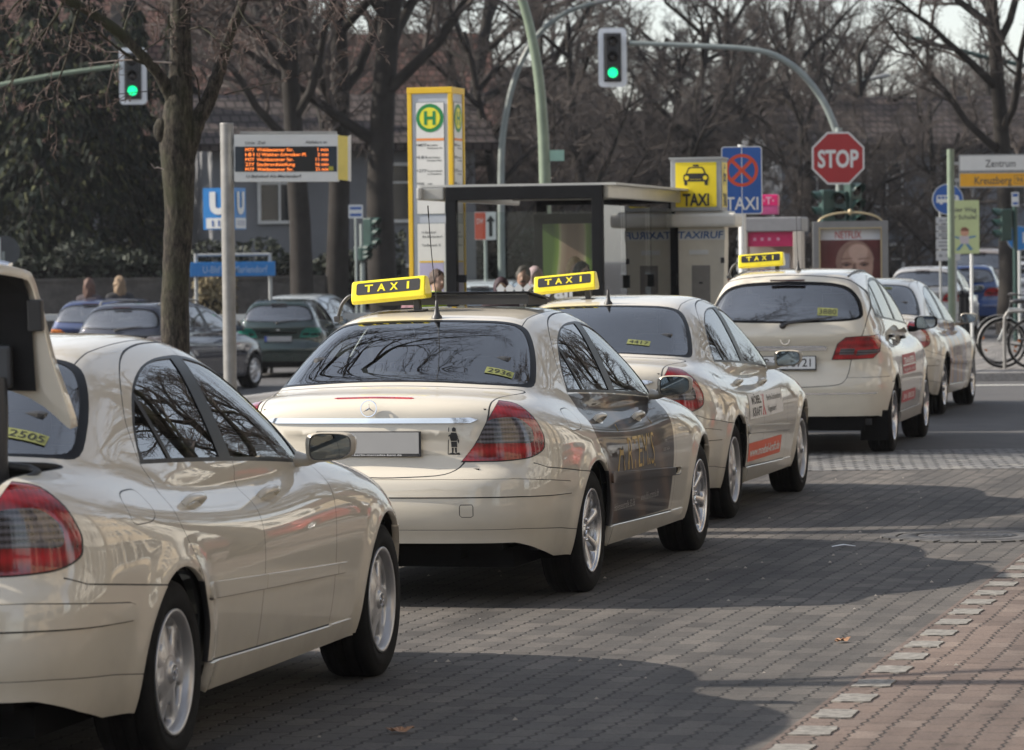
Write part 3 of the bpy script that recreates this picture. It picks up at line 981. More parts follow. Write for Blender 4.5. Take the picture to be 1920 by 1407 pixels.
def saloon_shell():
    B = Body(P_SALOON)
    S = Shell(B, (-1.02, -1.28, .12), (1.02, 3.84, 1.56), .034)
    # underside and wheel openings
    bot = [(-1.5, .325), (-.97, .325), (-.80, .275), (-.62, .235), (-.40, .225), (-.3, .212), (2.5, .215), (2.6, .23), (3.2, .23), (4.0, .235), (4.0, -.2), (-1.5, -.2)]
    S.cut(SIDE, bot, 'del', mirror=False)
    for yc in (0, P_SALOON['wb']): S.cut(SIDE, arch_poly(yc, .317, .362 if yc == 0 else .366), 'del', sel=lambda c, n: abs(c.x) > .3, mirror=False)
    right = lambda c, n: c.x > .3
    # doors
    rear_edge = [(.10, 1.02), (.12, .95), (.08, .83), (.15, .71), (.235, .58), (.32, .45), (.345, .315)]
    frame_top = [(.12, 1.10), (.17, 1.19), (.33, 1.315), (.52, 1.387), (.78, 1.418), (1.09, 1.42)]
    frame_front = [(1.09, 1.42), (1.36, 1.385), (1.62, 1.285), (1.85, 1.14), (2.02, 1.00)]
    bl = [(1.09, 1.42), (1.03, .99), (1.02, .8), (.995, .31)]
    ff = [(2.02, 1.00), (2.07, .90), (2.03, .64), (2.04, .43), (2.03, .302)]
    sm = lambda a, n=4: [(p.x, p.y) for p in smooth_poly([(q[0], q[1], 0) for q in a], n)]
    edge_r = sm(list(reversed(rear_edge)) + frame_top)
    bline = sm(bl); front = sm(frame_front); ffr = sm(ff)
    rd = edge_r + bline[1:]
    fd = list(reversed(bline)) + front[1:] + ffr[1:]
    S.cut(SIDE, rd, 'rear_door', sel=right)
    S.cut(SIDE, fd, 'front_door', sel=right)
    # belt line splits the doors into skin and window frame
    belt = [(-.4, .985), (.12, 1.012), (.5, 1.0), (.95, .982), (1.5, .952), (2.1, .918), (2.4, .90)]
    S.cut(SIDE, sm(belt) + [(2.4, 2), (-.4, 2)], 'rear_door_frame', sel=right, inside_of='rear_door')
    S.cut(SIDE, sm(belt) + [(2.4, 2), (-.4, 2)], 'front_door_frame', sel=right, inside_of='front_door')
    S.cut(SIDE, [(1.95, .2), (2.3, .2), (2.3, 1.2), (1.985, 1.2), (1.985, .9)], 'front_door_edge', sel=right, inside_of='front_door')
    # window band and panes
    dlo = [(.10, 1.022), (.5, 1.008), (.95, .988), (1.5, .958), (1.96, .928), (1.93, .99), (1.80, 1.12), (1.6, 1.245), (1.36, 1.332), (1.12, 1.368), (.95, 1.373), (.74, 1.364), (.54, 1.332), (.36, 1.268), (.205, 1.16), (.135, 1.08)]
    dl = sm(dlo[:5], 3) + sm(dlo[5:], 4)
    S.cut(SIDE, dl, 'window_trim', sel=right)
    q = [(.145, 1.036), (.37, 1.028), (.33, 1.235), (.215, 1.15), (.155, 1.08)]
    S.cut(SIDE, q, 'quarter_glass', sel=right, inside_of='window_trim')
    rg = [(.40, 1.027), (.90, 1.006), (.965, 1.363), (.74, 1.357), (.548, 1.325), (.36, 1.260)]
    S.cut(SIDE, [rg[0], rg[1], rg[2]] + sm(rg[2:], 4)[1:], 'rear_side_glass', sel=right, inside_of='window_trim')
    fg = [(1.03, .999), (1.5, .974), (1.91, .945), (1.885, 1.00), (1.785, 1.115), (1.59, 1.236), (1.355, 1.323), (1.10, 1.359)]
    S.cut(SIDE, fg[:3] + sm(fg[3:], 4), 'front_side_glass', sel=right, inside_of='window_trim')
    # rear screen
    wb_ = [(0, .352), (.3, .364), (.50, .386), (.625, .440), (.662, .515), (.638, .68), (.595, .85), (.548, .98), (.50, 1.05), (.42, 1.066), (.2, 1.052), (0, 1.046)]
    full = lambda a: sm(a, 3) + [(-x, y) for x, y in reversed(sm(a, 3)[1:-1])]
    up = lambda c, n: c.y < .6 and c.z > 1.0 and n.y < .1
    S.cut(VR45, full(wb_), 'screen_trim', sel=up, mirror=False)
    wi = [(0, .372), (.3, .384), (.48, .404), (.602, .455), (.636, .53), (.613, .68), (.570, .85), (.523, .965), (.478, 1.020), (.41, 1.036), (.2, 1.024), (0, 1.018)]
    S.cut(VR45, full(wi), 'rear_screen', sel=up, mirror=False, inside_of='screen_trim')
    # windscreen, seen from above
    ws = [(0, 1.60), (.3, 1.57), (.50, 1.50), (.57, 1.52), (.66, 1.80), (.735, 2.10), (.70, 2.20), (.4, 2.36), (0, 2.42)]
    S.cut(TOP, full(ws), 'front_screen', sel=lambda c, n: n.z > .1 and c.y > 1.2 and c.z > .9, mirror=False, inside_of='body')
    # boot lid
    lid = [(0, .300), (.3, .312), (.51, .343), (.630, .400), (.650, .385), (.632, .325), (.598, .22), (.583, .07), (.578, -.06), (.488, -.197), (.435, -.266), (.345, -.306), (.13, -.326), (0, -.327)]
    S.cut(VR45, full(lid), 'boot_lid', sel=lambda c, n: c.y < -.3, mirror=False, inside_of='body')
    # bumpers
    bp = [(-1.5, .05), (.2, .05), (.2, .60), (-.22, .632), (-.54, .66), (-.80, .682), (-.86, .705), (-1.5, .712)]
    S.cut(SIDE, bp, 'rear_bumper', mirror=False, sel=lambda c, n: c.y < .1, inside_of='body')
    fb = [(2.9, .05), (4.2, .05), (4.2, .64), (3.4, .63), (2.9, .60)]
    S.cut(SIDE, fb, 'front_bumper', mirror=False, inside_of='body')
    # tail lamps
    D = diag(13.9)
    tl = [(.2018, .726), (.270, .81), (.3250, .915), (.3837, 1.011), (.4685, .993), (.5456, .932), (.590, .858), (.600, .81), (.5915, .772), (.5373, .742), (.46, .731), (.3745, .726)]
    tl = [tl[0]] + sm(tl[:4], 3)[1:] + sm(tl[3:], 4)[1:]
    behind = lambda c, n: c.y < -.55 and c.x > .2
    S.cut(D, [(u * 1.0 + (u - .4) * .045, z + (z - .86) * .045) for u, z in tl], 'gap', sel=behind)
    S.cut(D, tl, 'tail_red', sel=behind)
    bd = [(.262, .815), (.29, .87), (.329, .921), (.40, .935), (.473, .930), (.532, .886), (.550, .843), (.538, .808), (.448, .811)]
    S.cut(D, v2(bd, 3), 'tail_smoke', sel=behind, inside_of='tail_red')
    # raised strips
    S.cut(SIDE, [(-1.5, .552), (-1.0, .553), (-.46, .540), (-.438, .552), (-.432, .568), (-.445, .585), (-.50, .598), (-1.0, .634), (-1.5, .636)], 'bumper_strip', mirror=False, inside_of='rear_bumper')
    mo = [(.285, .549), (.30, .542), (2.18, .486), (2.21, .495), (2.215, .512), (2.19, .526), (.30, .600), (.28, .592)]
    S.cut(SIDE, mo, 'side_moulding', sel=right)
    S.cut(SIDE, [(.2, .15), (.30, .316), (.36, .318), (2.37, .286), (2.5, .15)], 'sill', sel=right, inside_of=['body', 'front_door', 'rear_door', 'front_door_edge'])
    S.line(SIDE, [(.28, .545), (.30, .539), (2.19, .483), (2.21, .488)], w=.005, sel=right, inside_of=['body', 'rear_door', 'front_door', 'front_door_edge'])  # dark line painted as the shadow under the side moulding
    S.line(SIDE, [(-1.5, .549), (-1.0, .550), (-.46, .537), (-.435, .549)], w=.006, mirror=False, inside_of='rear_bumper')  # shadow below the bumper strip, painted as a dark line
    S.line(SIDE, [(-.445, .588), (-.50, .600), (-1.0, .637), (-1.5, .639)], w=.004, mirror=False, inside_of='rear_bumper')  # matching dark line painted along the strip's upper edge
    # panel joints
    gk = dict(sel=right, inside_of=['body', 'rear_door', 'front_door', 'front_door_edge', 'rear_door_frame', 'front_door_frame', 'window_trim', 'side_moulding'])
    for q_ in (edge_r, bline, front, ffr): S.line(SIDE, q_, w=.005, **gk)
    S.line(SIDE, [(.34, .317), (2.04, .290)], w=.007, sel=right, inside_of=['rear_door', 'front_door', 'front_door_edge', 'body', 'sill'])
    S.line(SIDE, [(.0, .617), (-.22, .634), (-.54, .662), (-.80, .684), (-.88, .71)], w=.006, sel=right, inside_of=['body', 'rear_bumper'])
    lidline = full(lid)
    S.line(VR45, lidline, w=.008, closed=True, mirror=False, sel=lambda c, n: c.y < -.3, inside_of=['body', 'boot_lid', 'rear_bumper', 'gap'])
    S.line(SIDE, [(-1.5, .392), (-.95, .392), (-.6, .372), (-.36, .350)], w=.004, mirror=False, inside_of='rear_bumper')  # dark line along the crease of the lower bumper
    S.line(SIDE, [(-.25 + .13 * math.copysign(abs(math.cos(t))**.55, math.cos(t)) + .55 * .054 * math.sin(t), .898 + .054 * math.copysign(abs(math.sin(t))**.55, math.sin(t))) for t in [2 * PI * (k + .5) / 28 for k in range(28)]], w=.004, closed=True, mirror=False, sel=right, inside_of='body')
    S.line(REAR, v2([(.47, .515), (.525, .515), (.53, .505), (.53, .462), (.52, .455), (.475, .455), (.465, .465), (.465, .505)], 1), w=.004, closed=True, mirror=False, sel=lambda c, n: c.y < -.8, inside_of='rear_bumper')
    # roof channels
    S.line(TOP, [(.50, -.0), (.475, .3), (.475, .9), (.49, 1.3), (.52, 1.5)], w=.005, sel=lambda c, n: c.z > 1.2, inside_of=['body'])
    # trim on the boot
    S.cut(REAR, [(-.50, .937), (.50, .937), (.537, .926), (.50, .911), (-.50, .911), (-.537, .926)], 'boot_chrome', mirror=False, sel=lambda c, n: c.y < -.8, inside_of='boot_lid')
    S.cut(VR45, [(-.19, v45(-.965, 1.033) - .009), (.19, v45(-.965, 1.033) - .009), (.205, v45(-.965, 1.033)), (.19, v45(-.965, 1.033) + .009), (-.19, v45(-.965, 1.033) + .009), (-.205, v45(-.965, 1.033))], 'brake_lamp', mirror=False, sel=lambda c, n: c.y < -.8, inside_of='boot_lid')
    # headlamps and grille for anything seen from ahead
    for hx, hz, ra in ((.60, .66, .10), (.42, .67, .075)):
        S.cut(REAR, [(hx + ra * math.cos(2 * PI * k / 20), hz + ra * 1.15 * math.sin(2 * PI * k / 20)) for k in range(20)], 'head_lamp', sel=lambda c, n: c.y > 2.9 and c.x > 0, inside_of=['body', 'front_bumper'])
    S.cut(REAR, [(-.27, .70), (-.20, .58), (.20, .58), (.27, .70), (.22, .76), (-.22, .76)], 'grille', mirror=False, sel=lambda c, n: c.y > 3, inside_of=['body', 'front_bumper'])
    S.finish()
    return B, S

def cabin_parts(car, B, S, liners, floor=.26, y0=-.55, y1=2.3, hw=.72, dash_y=1.75, seat_y=(1.05, .12), belt=.95, top=1.0, helm=-.37, shelf=True):
    lm = S.mesh('cabin_lining', [liners], [M_CABINL], off=-.028, flip=True, keep=lambda c: c[2] > belt - .05)
    if lm: link(bpy.data.objects.new('cabin_lining', lm), car)
    for sg in (1, -1):
        lm = S.mesh('door_lining', [liners], [M_CABIN], off=-.05, flip=True, keep=lambda c: c[2] <= belt - .05 and y0 < c[1] < y1 and c[0] * sg > .3)
        if lm: link(bpy.data.objects.new('door_lining', lm), car)
    m = MB()
    m.box((0, (y0 + y1) / 2, floor + .02), (hw * 2, y1 - y0, .05), 1)
    for sx in (-.37, .37): seat(m, sx, seat_y[0], belt - .42)
    m.box((0, seat_y[1], belt - .47), (1.25, .5, .16), 0, bev=.05)
    m.box((0, 0, 0), (1.25, .14, .58), 0, Matrix.Translation((0, seat_y[1] - .28, belt - .13)) @ Matrix.Rotation(R(18), 4, 'X'), bev=.05)
    for sx in (-.40, .40): m.box((sx, seat_y[1] - .36, belt + .20), (.25, .09, .14), 0, bev=.03)
    m.build('seats', [M_SEAT, M_CABIN], car)
    d = MB()
    d.box((0, dash_y + .25, belt - .12), (hw * 1.9, .55, .22), 0, bev=.06)
    d.box((helm, dash_y + .08, belt + .01), (.36, .16, .10), 0, bev=.03)
    d.box((0, .8, belt - .45), (.24, 1.3, .25), 0, bev=.04)
    d.build('dashboard', [M_CABIN], car)
    w = MB()
    mt = Matrix.Translation((helm, dash_y - .14, belt - .03)) @ Matrix.Rotation(R(-24), 4, 'X')
    w.tube([mt @ Vector((.185 * math.cos(2 * PI * k / 28), 0, .185 * math.sin(2 * PI * k / 28))) for k in range(29)], .014, 8, 0, cap=False)
    w.box((0, .02, 0), (.12, .05, .10), 0, mt, bev=.02)
    for a in (R(0), R(180), R(270)): w.tube([mt @ Vector((0, .01, 0)), mt @ Vector((.175 * math.cos(a), 0, .175 * math.sin(a)))], .012, 6)
    w.tube([mt @ Vector((0, .02, 0)), mt @ Vector((0, .3, -.03))], .03, 8)
    w.build('steering_wheel', [M_PLASTIC], car)
    r = MB()
    r.box((0.0, dash_y - .02, top), (.24, .025, .065), 0, bev=.012)
    r.tube([(0, dash_y - .01, top + .02), (0, dash_y + .05, top + .085)], .008, 6)
    r.build('rear_view_mirror', [M_PLASTIC], car)

def saloon_meshes():
    B, S = saloon_shell()
    allp = ['body', 'rear_door', 'front_door', 'front_door_edge', 'rear_door_frame', 'front_door_frame', 'side_moulding', 'boot_lid', 'rear_bumper', 'front_bumper', 'gap', 'sill', 'bumper_strip', 'boot_chrome', 'brake_lamp']
    M = {}
    M['body'] = S.mesh('body', ['body', 'gap', ['window_trim', 'screen_trim']], [M_IVORY, M_RUBBER, M_BLACKGLOSS], skirt=.022)  # panel joints and painted shade lines share the black rubber
    M['rear_door'] = S.mesh('rear_door', [['rear_door', 'rear_door_frame']], [M_IVORY], skirt=.012, keep=lambda c: c[0] > 0)
    M['front_door'] = S.mesh('front_door', [['front_door', 'front_door_edge', 'front_door_frame']], [M_IVORY], skirt=.012, keep=lambda c: c[0] > 0)
    M['rear_door_l'] = S.mesh('rear_door', [['rear_door', 'rear_door_frame']], [M_IVORY], skirt=.012, keep=lambda c: c[0] < 0)
    M['front_door_l'] = S.mesh('front_door', [['front_door', 'front_door_edge', 'front_door_frame']], [M_IVORY], skirt=.012, keep=lambda c: c[0] < 0)
    M['wrap_r'] = lambda mat: S.mesh('rear_door', ['rear_door', 'rear_door_frame'], [mat, M_IVORY], skirt=.012, keep=lambda c: c[0] > 0)
    M['wrap_f'] = lambda mat: S.mesh('front_door', ['front_door', ['front_door_frame', 'front_door_edge']], [mat, M_IVORY], skirt=.012, keep=lambda c: c[0] > 0)
    M['wrap_m'] = lambda mat: S.mesh('side_moulding', ['side_moulding'], [mat], off=.013, skirt=.013, keep=lambda c: c[0] > 0 and c[1] < 2.0)
    M['side_moulding'] = S.mesh('side_moulding', ['side_moulding'], [M_IVORY], off=.013, skirt=.013, keep=lambda c: c[0] > 0)
    M['side_moulding_l'] = S.mesh('side_moulding', ['side_moulding'], [M_IVORY], off=.013, skirt=.013, keep=lambda c: c[0] < 0)
    M['bumper_strip'] = S.mesh('bumper_strip', ['bumper_strip'], [M_IVORY], off=.010, skirt=.010)
    M['sill'] = S.mesh('sill', ['sill'], [M_IVORY], off=.012, skirt=.03, keep=lambda c: c[0] > 0)
    M['sill_l'] = S.mesh('sill', ['sill'], [M_IVORY], off=.012, skirt=.03, keep=lambda c: c[0] < 0)
    M['rear_bumper'] = S.mesh('rear_bumper', ['rear_bumper'], [M_IVORY], off=.003, skirt=.03)
    M['front_bumper'] = S.mesh('front_bumper', ['front_bumper'], [M_IVORY], off=.003, skirt=.03)
    M['boot_lid'] = S.mesh('boot_lid', ['boot_lid'], [M_IVORY], skirt=.03)
    M['lid_inner'] = S.mesh('lid_inner', [['boot_lid', 'boot_chrome', 'brake_lamp']], [M_IVORY], off=-.030, flip=True)
    M['boot_chrome'] = S.mesh('chrome_strip', ['boot_chrome'], [M_CHROME], off=.010, skirt=.012)
    M['brake_lamp'] = S.mesh('brake_light', ['brake_lamp'], [M_RED], off=.002, skirt=.01)
    M['rear_screen'] = S.mesh('rear_window', ['rear_screen'], [M_GLASS], off=-.002)
    M['front_screen'] = S.mesh('windscreen', ['front_screen'], [M_GLASS], off=-.002)
    for k in ('quarter_glass', 'rear_side_glass', 'front_side_glass'):
        M[k] = S.mesh('side_window', [k], [M_GLASS], off=-.004, keep=lambda c: c[0] > 0)
        M[k + '_l'] = S.mesh('side_window', [k], [M_GLASSB], off=-.004, keep=lambda c: c[0] < 0)
    for sfx, kp in (('', lambda c: c[0] > 0), ('_l', lambda c: c[0] < 0)):
        M['tail' + sfx] = S.mesh('tail_light', ['tail_red'], [M_RED], off=.005, skirt=.02, keep=kp)
        M['band' + sfx] = S.mesh('lens_band', ['tail_smoke'], [M_SMOKE], off=.0052, skirt=.01, keep=kp)
        M['tail2' + sfx] = S.mesh('tail_light', ['tail_red'], [M_RED], off=.005, skirt=.02, keep=kp)
        M['band2' + sfx] = S.mesh('lens_band', ['tail_smoke'], [M_WHITELENS], off=.0052, skirt=.01, keep=kp)
        M['head' + sfx] = S.mesh('headlight', ['head_lamp'], [M_WHITELENS], off=.004, skirt=.01, keep=kp)
    M['grille'] = S.mesh('grille', ['grille'], [M_CHROME], off=.01, skirt=.01)
    M['liners'] = [allp]
    return B, S, M

def wheel_wells(mb, wb, r=.375, x0=.50, x1=.835, z=.317):
    for yc in (0, wb):
        for sg in (1, -1):
            vs, fs = [], []
            n = 22
            for k in range(n + 1):
                a = R(-18) + R(216) * k / n
                for x in (x0, x1): vs.append((sg * x, yc + r * math.cos(a), z + r * math.sin(a)))
            for k in range(n): fs.append((2 * k, 2 * k + 1, 2 * k + 3, 2 * k + 2))
            mb.add(vs, fs, 0, True)
            mb.add([vs[2 * k] for k in range(n + 1)], [tuple(range(n + 1))], 0)

def plain_obj(name, me, car):
    return link(bpy.data.objects.new(name, me), car) if me else None

def build_saloon(M, B, S, name, loc, yaw, label, wheels='alloy7', open_lid=False, wrap=None, number='2936', lamps='', group='ivory taxis waiting in the rank', plate='blank', badge=True, steer=0.0, number_spot=(.50, -.40)):
    car = empty(name, loc, -yaw)
    tag(car, label, 'taxi', group)
    plain_obj('body', M['body'], car)
    if wrap:
        rd = plain_obj('door', M['wrap_r'](wrap), car); fd = plain_obj('door', M['wrap_f'](wrap), car)
        plain_obj('side_moulding', M['wrap_m'](wrap), car)
    else:
        rd = plain_obj('door', M['rear_door'], car); fd = plain_obj('door', M['front_door'], car)
        plain_obj('side_moulding', M['side_moulding'], car)
    plain_obj('door', M['rear_door_l'], car); plain_obj('door', M['front_door_l'], car)
    for d, spots in ((rd, [(.34, .872)]), (fd, [(1.25, .845)])): door_handles(d, spots, M_IVORY, B)
    for k in ('bumper_strip', 'sill', 'sill_l', 'side_moulding_l', 'rear_bumper', 'front_bumper', 'grille'): plain_obj(k.replace('_l', ''), M[k], car)
    for sfx in ('', '_l'):
        t = plain_obj('tail_light', M['tail' + lamps + sfx], car); plain_obj('lens_band', M['band' + lamps + sfx], t)
        plain_obj('headlight', M['head' + sfx], car)
        for k in ('quarter_glass', 'rear_side_glass', 'front_side_glass'): plain_obj('side_window', M[k + sfx], car)
    rw = plain_obj('rear_window', M['rear_screen'], car); plain_obj('windscreen', M['front_screen'], car)
    lid = plain_obj('boot_lid', M['boot_lid'], car)
    plain_obj('chrome_strip', M['boot_chrome'], lid); plain_obj('brake_light', M['brake_lamp'], lid)
    li = plain_obj('inner_panel', M['lid_inner'], lid)
    p = MB()
    py = -1.075
    p.box((0, py, .812), (.535, .012, .125), 0, bev=.004)
    p.box((0, py - .007, .817), (.515, .003, .104), 1)
    p.box((0, py - .0066, .758), (.50, .002, .012), 0)
    add_text(p, 'www.berlin-mercedes-benz.de', lambda a, b: (a + .02, py - .0085, .7585 + b), h=.010, w=.30, mi=2, bold=.01)
    p.build('licence_plate', [M_PLASTIC, M_BLANKPLATE, M_PLATE], lid)
    if badge:
        s = MB()
        star_badge(s, .043, 0, Matrix.Translation((0, -1.062, .985)) @ Matrix.Rotation(R(-90), 4, 'Z') @ Matrix.Rotation(R(-8), 4, 'Y'), .007)
        s.build('badge', [M_CHROME], lid)
    if open_lid:
        # swing the lid up about its hinges by the rear screen
        piv = Vector((0, -.56, 1.085))
        ang = R(-86)
        mt = Matrix.Translation(piv + Vector((0, .0, .03))) @ Matrix.Rotation(ang, 4, 'X') @ Matrix.Translation(-piv)
        lid.matrix_local = mt
    # boot interior
    b = MB()
    b.box((0, -.78, .47), (1.14, .52, .02), 0)
    b.box((0, -.53, .72), (1.14, .02, .5), 0)
    for sx in (-.56, .56): b.box((sx, -.76, .72), (.02, .42, .52), 0)
    b.box((0, -1.03, .58), (1.1, .02, .22), 0)
    b.build('boot_well', [M_UNDER], car)
    u = MB()
    u.box((0, 1.42, .245), (1.36, 4.6, .10), 0)
    u.box((0, -.72, .36), (1.3, .55, .14), 0)
    wheel_wells(u, 2.854)
    u.tube([(.42, -1.0, .27), (.42, -.6, .27)], .028, 12, 0)
    u.build('underbody', [M_UNDER], car)
    cabin_parts(car, B, S, ['body', 'rear_door', 'front_door', 'front_door_edge', 'rear_door_frame', 'front_door_frame', 'side_moulding'], top=1.315, dash_y=1.72)
    sh = MB()
    sh.add([(-.62, -.50, 1.055), (.62, -.50, 1.055), (.70, -.02, 1.0), (-.70, -.02, 1.0)], [(0, 1, 2, 3)], 0)
    sh.build('parcel_shelf', [M_SHELF], car)
    side_mirror(car, B, .955, 1.80, 1.0, M_IVORY, .93)
    for (y, st) in ((0, 0), (2.854, steer)):
        for sx in (.775, -.775): add_wheel(car, wheels, sx, y, .317, st)
    if number:
        t = MB()
        y0 = number_spot[1]; z0 = B.top_z(number_spot[0], y0)
        n = B.N(np.array([[number_spot[0], y0, z0]]))[0]
        e2 = Vector((0, n[2], -n[1])).normalized()
        fn = surf_fn(B, (number_spot[0], y0, z0), (1, 0, 0), e2, .002)
        patch(t, fn, .150, .062, 6, 3, 0)
        fn2 = surf_fn(B, (number_spot[0], y0, z0), (1, 0, 0), e2, .0032)
        add_text(t, number, fn2, w=.125, h=.042, mi=1, bold=-.0)
        t.build('number_sticker', [M_NUMBER, M_BLACK], car)
    return car, rd, fd, lid
# ---------------------------------------------------------------- the tall hatchback body
P_HATCH = dict(hw=.888, wb=2.778, wr=.317, ar=.352, belt=1.02, gw=.80, gs=.33, gq=.18, wsc=.22, gmid=.9, crown=.02, k_top=.14, k_end=.26, k_roof=.20, k_belt=.10,
 gr=[(.9,-.64),(1.05,-.63),(1.2,-.58),(1.35,-.49),(1.5,-.38),(1.6,-.30)], grc=.16, k_gr=.16,
 sec=[(.15, .08), (.25, .04), (.38, .018), (.5, .006), (.62, 0), (.8, .006), (.92, .022), (1.0, .05), (1.1, .10)],
 plan=[(-.8, .085), (-.5, .035), (-.2, .01), (.4, 0), (1.4, 0), (2.3, .006), (2.9, .03), (3.3, .085), (3.7, .19)],
 rear=[(.1, -.52), (.25, -.60), (.36, -.625), (.48, -.64), (.62, -.64), (.70, -.60), (.78, -.585), (.92, -.60), (1.0, -.615), (1.1, -.61)],
 rplan=[(0, 0), (.3, .012), (.6, .06), (.75, .12), (.9, .24)],
 front=[(.1, 3.52), (.3, 3.58), (.5, 3.60), (.6, 3.58), (.75, 3.52), (.9, 3.36)],
 fplan=[(0, 0), (.3, .03), (.6, .14), (.75, .24), (.9, .40)],
 deck=[(-.9, 1.06), (-.5, 1.08), (.3, 1.06), (1.5, 1.03), (2.2, 1.06), (2.6, 1.03), (3.0, .95), (3.3, .86), (3.5, .74), (3.65, .6)],
 dcrown=[(0, 0), (.3, .008), (.6, .035), (.75, .07), (.9, .14)],
 roof=[(-.8, 1.48), (-.4, 1.545), (0, 1.582), (.6, 1.604), (1.1, 1.59), (1.5, 1.53), (1.9, 1.40), (2.3, 1.20), (2.6, 1.04), (2.9, .88)],
 gplan=[(-1.0, .16), (-.5, .06), (0, .015), (.5, 0), (1.5, 0), (2, .015), (2.5, .08)])
def hatch_shell():
    B = Body(P_HATCH)
    S = Shell(B, (-1.0, -.80, .12), (1.0, 3.75, 1.70), .040)
    sm = lambda a, n=4: [(p.x, p.y) for p in smooth_poly([(q[0], q[1], 0) for q in a], n)]
    full = lambda a: sm(a, 3) + [(-x, y) for x, y in reversed(sm(a, 3)[1:-1])]
    right = lambda c, n: c.x > .3
    bot = [(-1.5, .335), (-.45, .335), (-.36, .30), (-.3, .24), (2.5, .24), (3.2, .24), (4.0, .245), (4.0, -.2), (-1.5, -.2)]
    S.cut(SIDE, bot, 'del', mirror=False)
    for yc in (0, P_HATCH['wb']): S.cut(SIDE, arch_poly(yc, .317, .365), 'del', sel=lambda c, n: abs(c.x) > .3, mirror=False)
    re = sm([(.62, 1.535), (.25, 1.47), (.02, 1.36), (-.10, 1.2), (-.12, 1.08), (.02, .96), (.12, .80), (.25, .62), (.34, .42), (.35, .33)])
    bl = sm([(1.02, 1.548), (1.07, 1.39), (1.10, 1.12), (1.08, .8), (1.07, .33)])
    fr = sm([(1.02, 1.548), (1.35, 1.52), (1.68, 1.40), (1.98, 1.22), (2.14, 1.08), (2.18, .95), (2.14, .6), (2.14, .33)])
    S.cut(SIDE, list(reversed(re)) + [(1.02, 1.548)] + bl[1:], 'rear_door', sel=right)
    S.cut(SIDE, list(reversed(bl)) + fr[1:], 'front_door', sel=right)
    dlo = [(-.13, 1.175), (.40, 1.150), (1.1, 1.118), (1.65, 1.09), (2.06, 1.065), (1.98, 1.14), (1.80, 1.26), (1.58, 1.385), (1.36, 1.465), (1.1, 1.505), (.75, 1.515), (.45, 1.495), (.20, 1.44), (.0, 1.345), (-.10, 1.25)]
    S.cut(SIDE, sm(dlo[:5], 3) + sm(dlo[5:], 4), 'window_trim', sel=right)
    ins = dict(sel=right, inside_of='window_trim')
    S.cut(SIDE, [(-.09, 1.188), (.30, 1.172), (.34, 1.46), (.20, 1.415), (.03, 1.33), (-.07, 1.25)], 'quarter_glass', **ins)
    S.cut(SIDE, [(.34, 1.170), (1.05, 1.138), (1.01, 1.485), (.75, 1.495), (.45, 1.475), (.38, 1.465)], 'rear_side_glass', **ins)
    S.cut(SIDE, [(1.16, 1.132), (1.65, 1.108), (1.97, 1.09), (1.93, 1.145), (1.78, 1.245), (1.56, 1.37), (1.35, 1.445), (1.12, 1.48)], 'front_side_glass', **ins)
    up = lambda c, n: c.y < .2 and n.y < -.02
    S.cut(REAR, full([(0, 1.135), (.3, 1.14), (.56, 1.152), (.648, 1.18), (.652, 1.24), (.622, 1.33), (.55, 1.42), (.46, 1.462), (.3, 1.485), (0, 1.495)]), 'screen_trim', sel=up, mirror=False)
    S.cut(REAR, full([(0, 1.155), (.3, 1.16), (.54, 1.172), (.620, 1.19), (.622, 1.24), (.592, 1.325), (.53, 1.40), (.44, 1.440), (.3, 1.458), (0, 1.465)]), 'rear_screen', sel=up, mirror=False, inside_of='screen_trim')
    S.cut(TOP, full([(0, 1.62), (.3, 1.60), (.52, 1.53), (.60, 1.62), (.70, 1.95), (.75, 2.2), (.70, 2.32), (.4, 2.48), (0, 2.54)]), 'front_screen', sel=lambda c, n: n.z > .1 and c.y > 1.2 and c.z > 1.0, mirror=False, inside_of='body')
    D = diag(11.7)
    U = lambda x, y: x * math.cos(R(11.7)) + y * math.sin(R(11.7))
    tl = [(U(.401, -.563), .822), (U(.454, -.588), .955), (U(.523, -.589), 1.008), (U(.66, -.45), 1.018), (U(.771, -.263), 1.025), (U(.782, -.33), .95), (U(.787, -.416), .887), (U(.733, -.466), .830), (U(.555, -.537), .822)]
    beh = lambda c, n: c.y < -.05 and c.x > .2
    S.cut(D, [(u + (u - .5) * .05, z + (z - .92) * .06) for u, z in tl], 'gap', sel=beh)
    S.cut(D, tl, 'tail_red', sel=beh)
    a, b = (U(.585, -.53), .822), (U(.60, -.52), 1.015)
    S.cut(D, [(U(.46, -.58), .862), (a[0] - .01, .862), (b[0] - .01, .915), (U(.475, -.58), .915)], 'tail_smoke', sel=beh, inside_of='tail_red')
    S.cut(D, [(a[0] + .012, .85), (U(.785, -.43), .875), (U(.785, -.38), .91), (b[0] + .012, .90)], 'tail_smoke', sel=beh, inside_of='tail_red')
    S.cut(REAR, full([(0, .584), (.17, .586), (.42, .60), (.50, .63), (.535, .70), (.56, .82), (.60, .92), (.665, 1.05), (.69, 1.2), (.67, 1.32), (.60, 1.44), (.48, 1.51), (.2, 1.54), (0, 1.545)]), 'tailgate', sel=lambda c, n: c.y < .1 and n.y < .05, mirror=False, inside_of='body')
    S.cut(SIDE, [(-1.5, .05), (.1, .05), (.1, .63), (-.283, .62), (-.30, .668), (-.60, .66), (-.61, .60), (-1.5, .585)], 'rear_bumper', mirror=False, sel=lambda c, n: c.y < .1, inside_of='body')
    S.cut(SIDE, [(2.9, .05), (4.2, .05), (4.2, .62), (3.4, .61), (2.9, .60)], 'front_bumper', mirror=False, inside_of='body')
    S.cut(SIDE, [(.2, .15), (.30, .335), (.36, .340), (2.30, .335), (2.45, .15)], 'sill', sel=right, inside_of=['body', 'front_door', 'rear_door'])
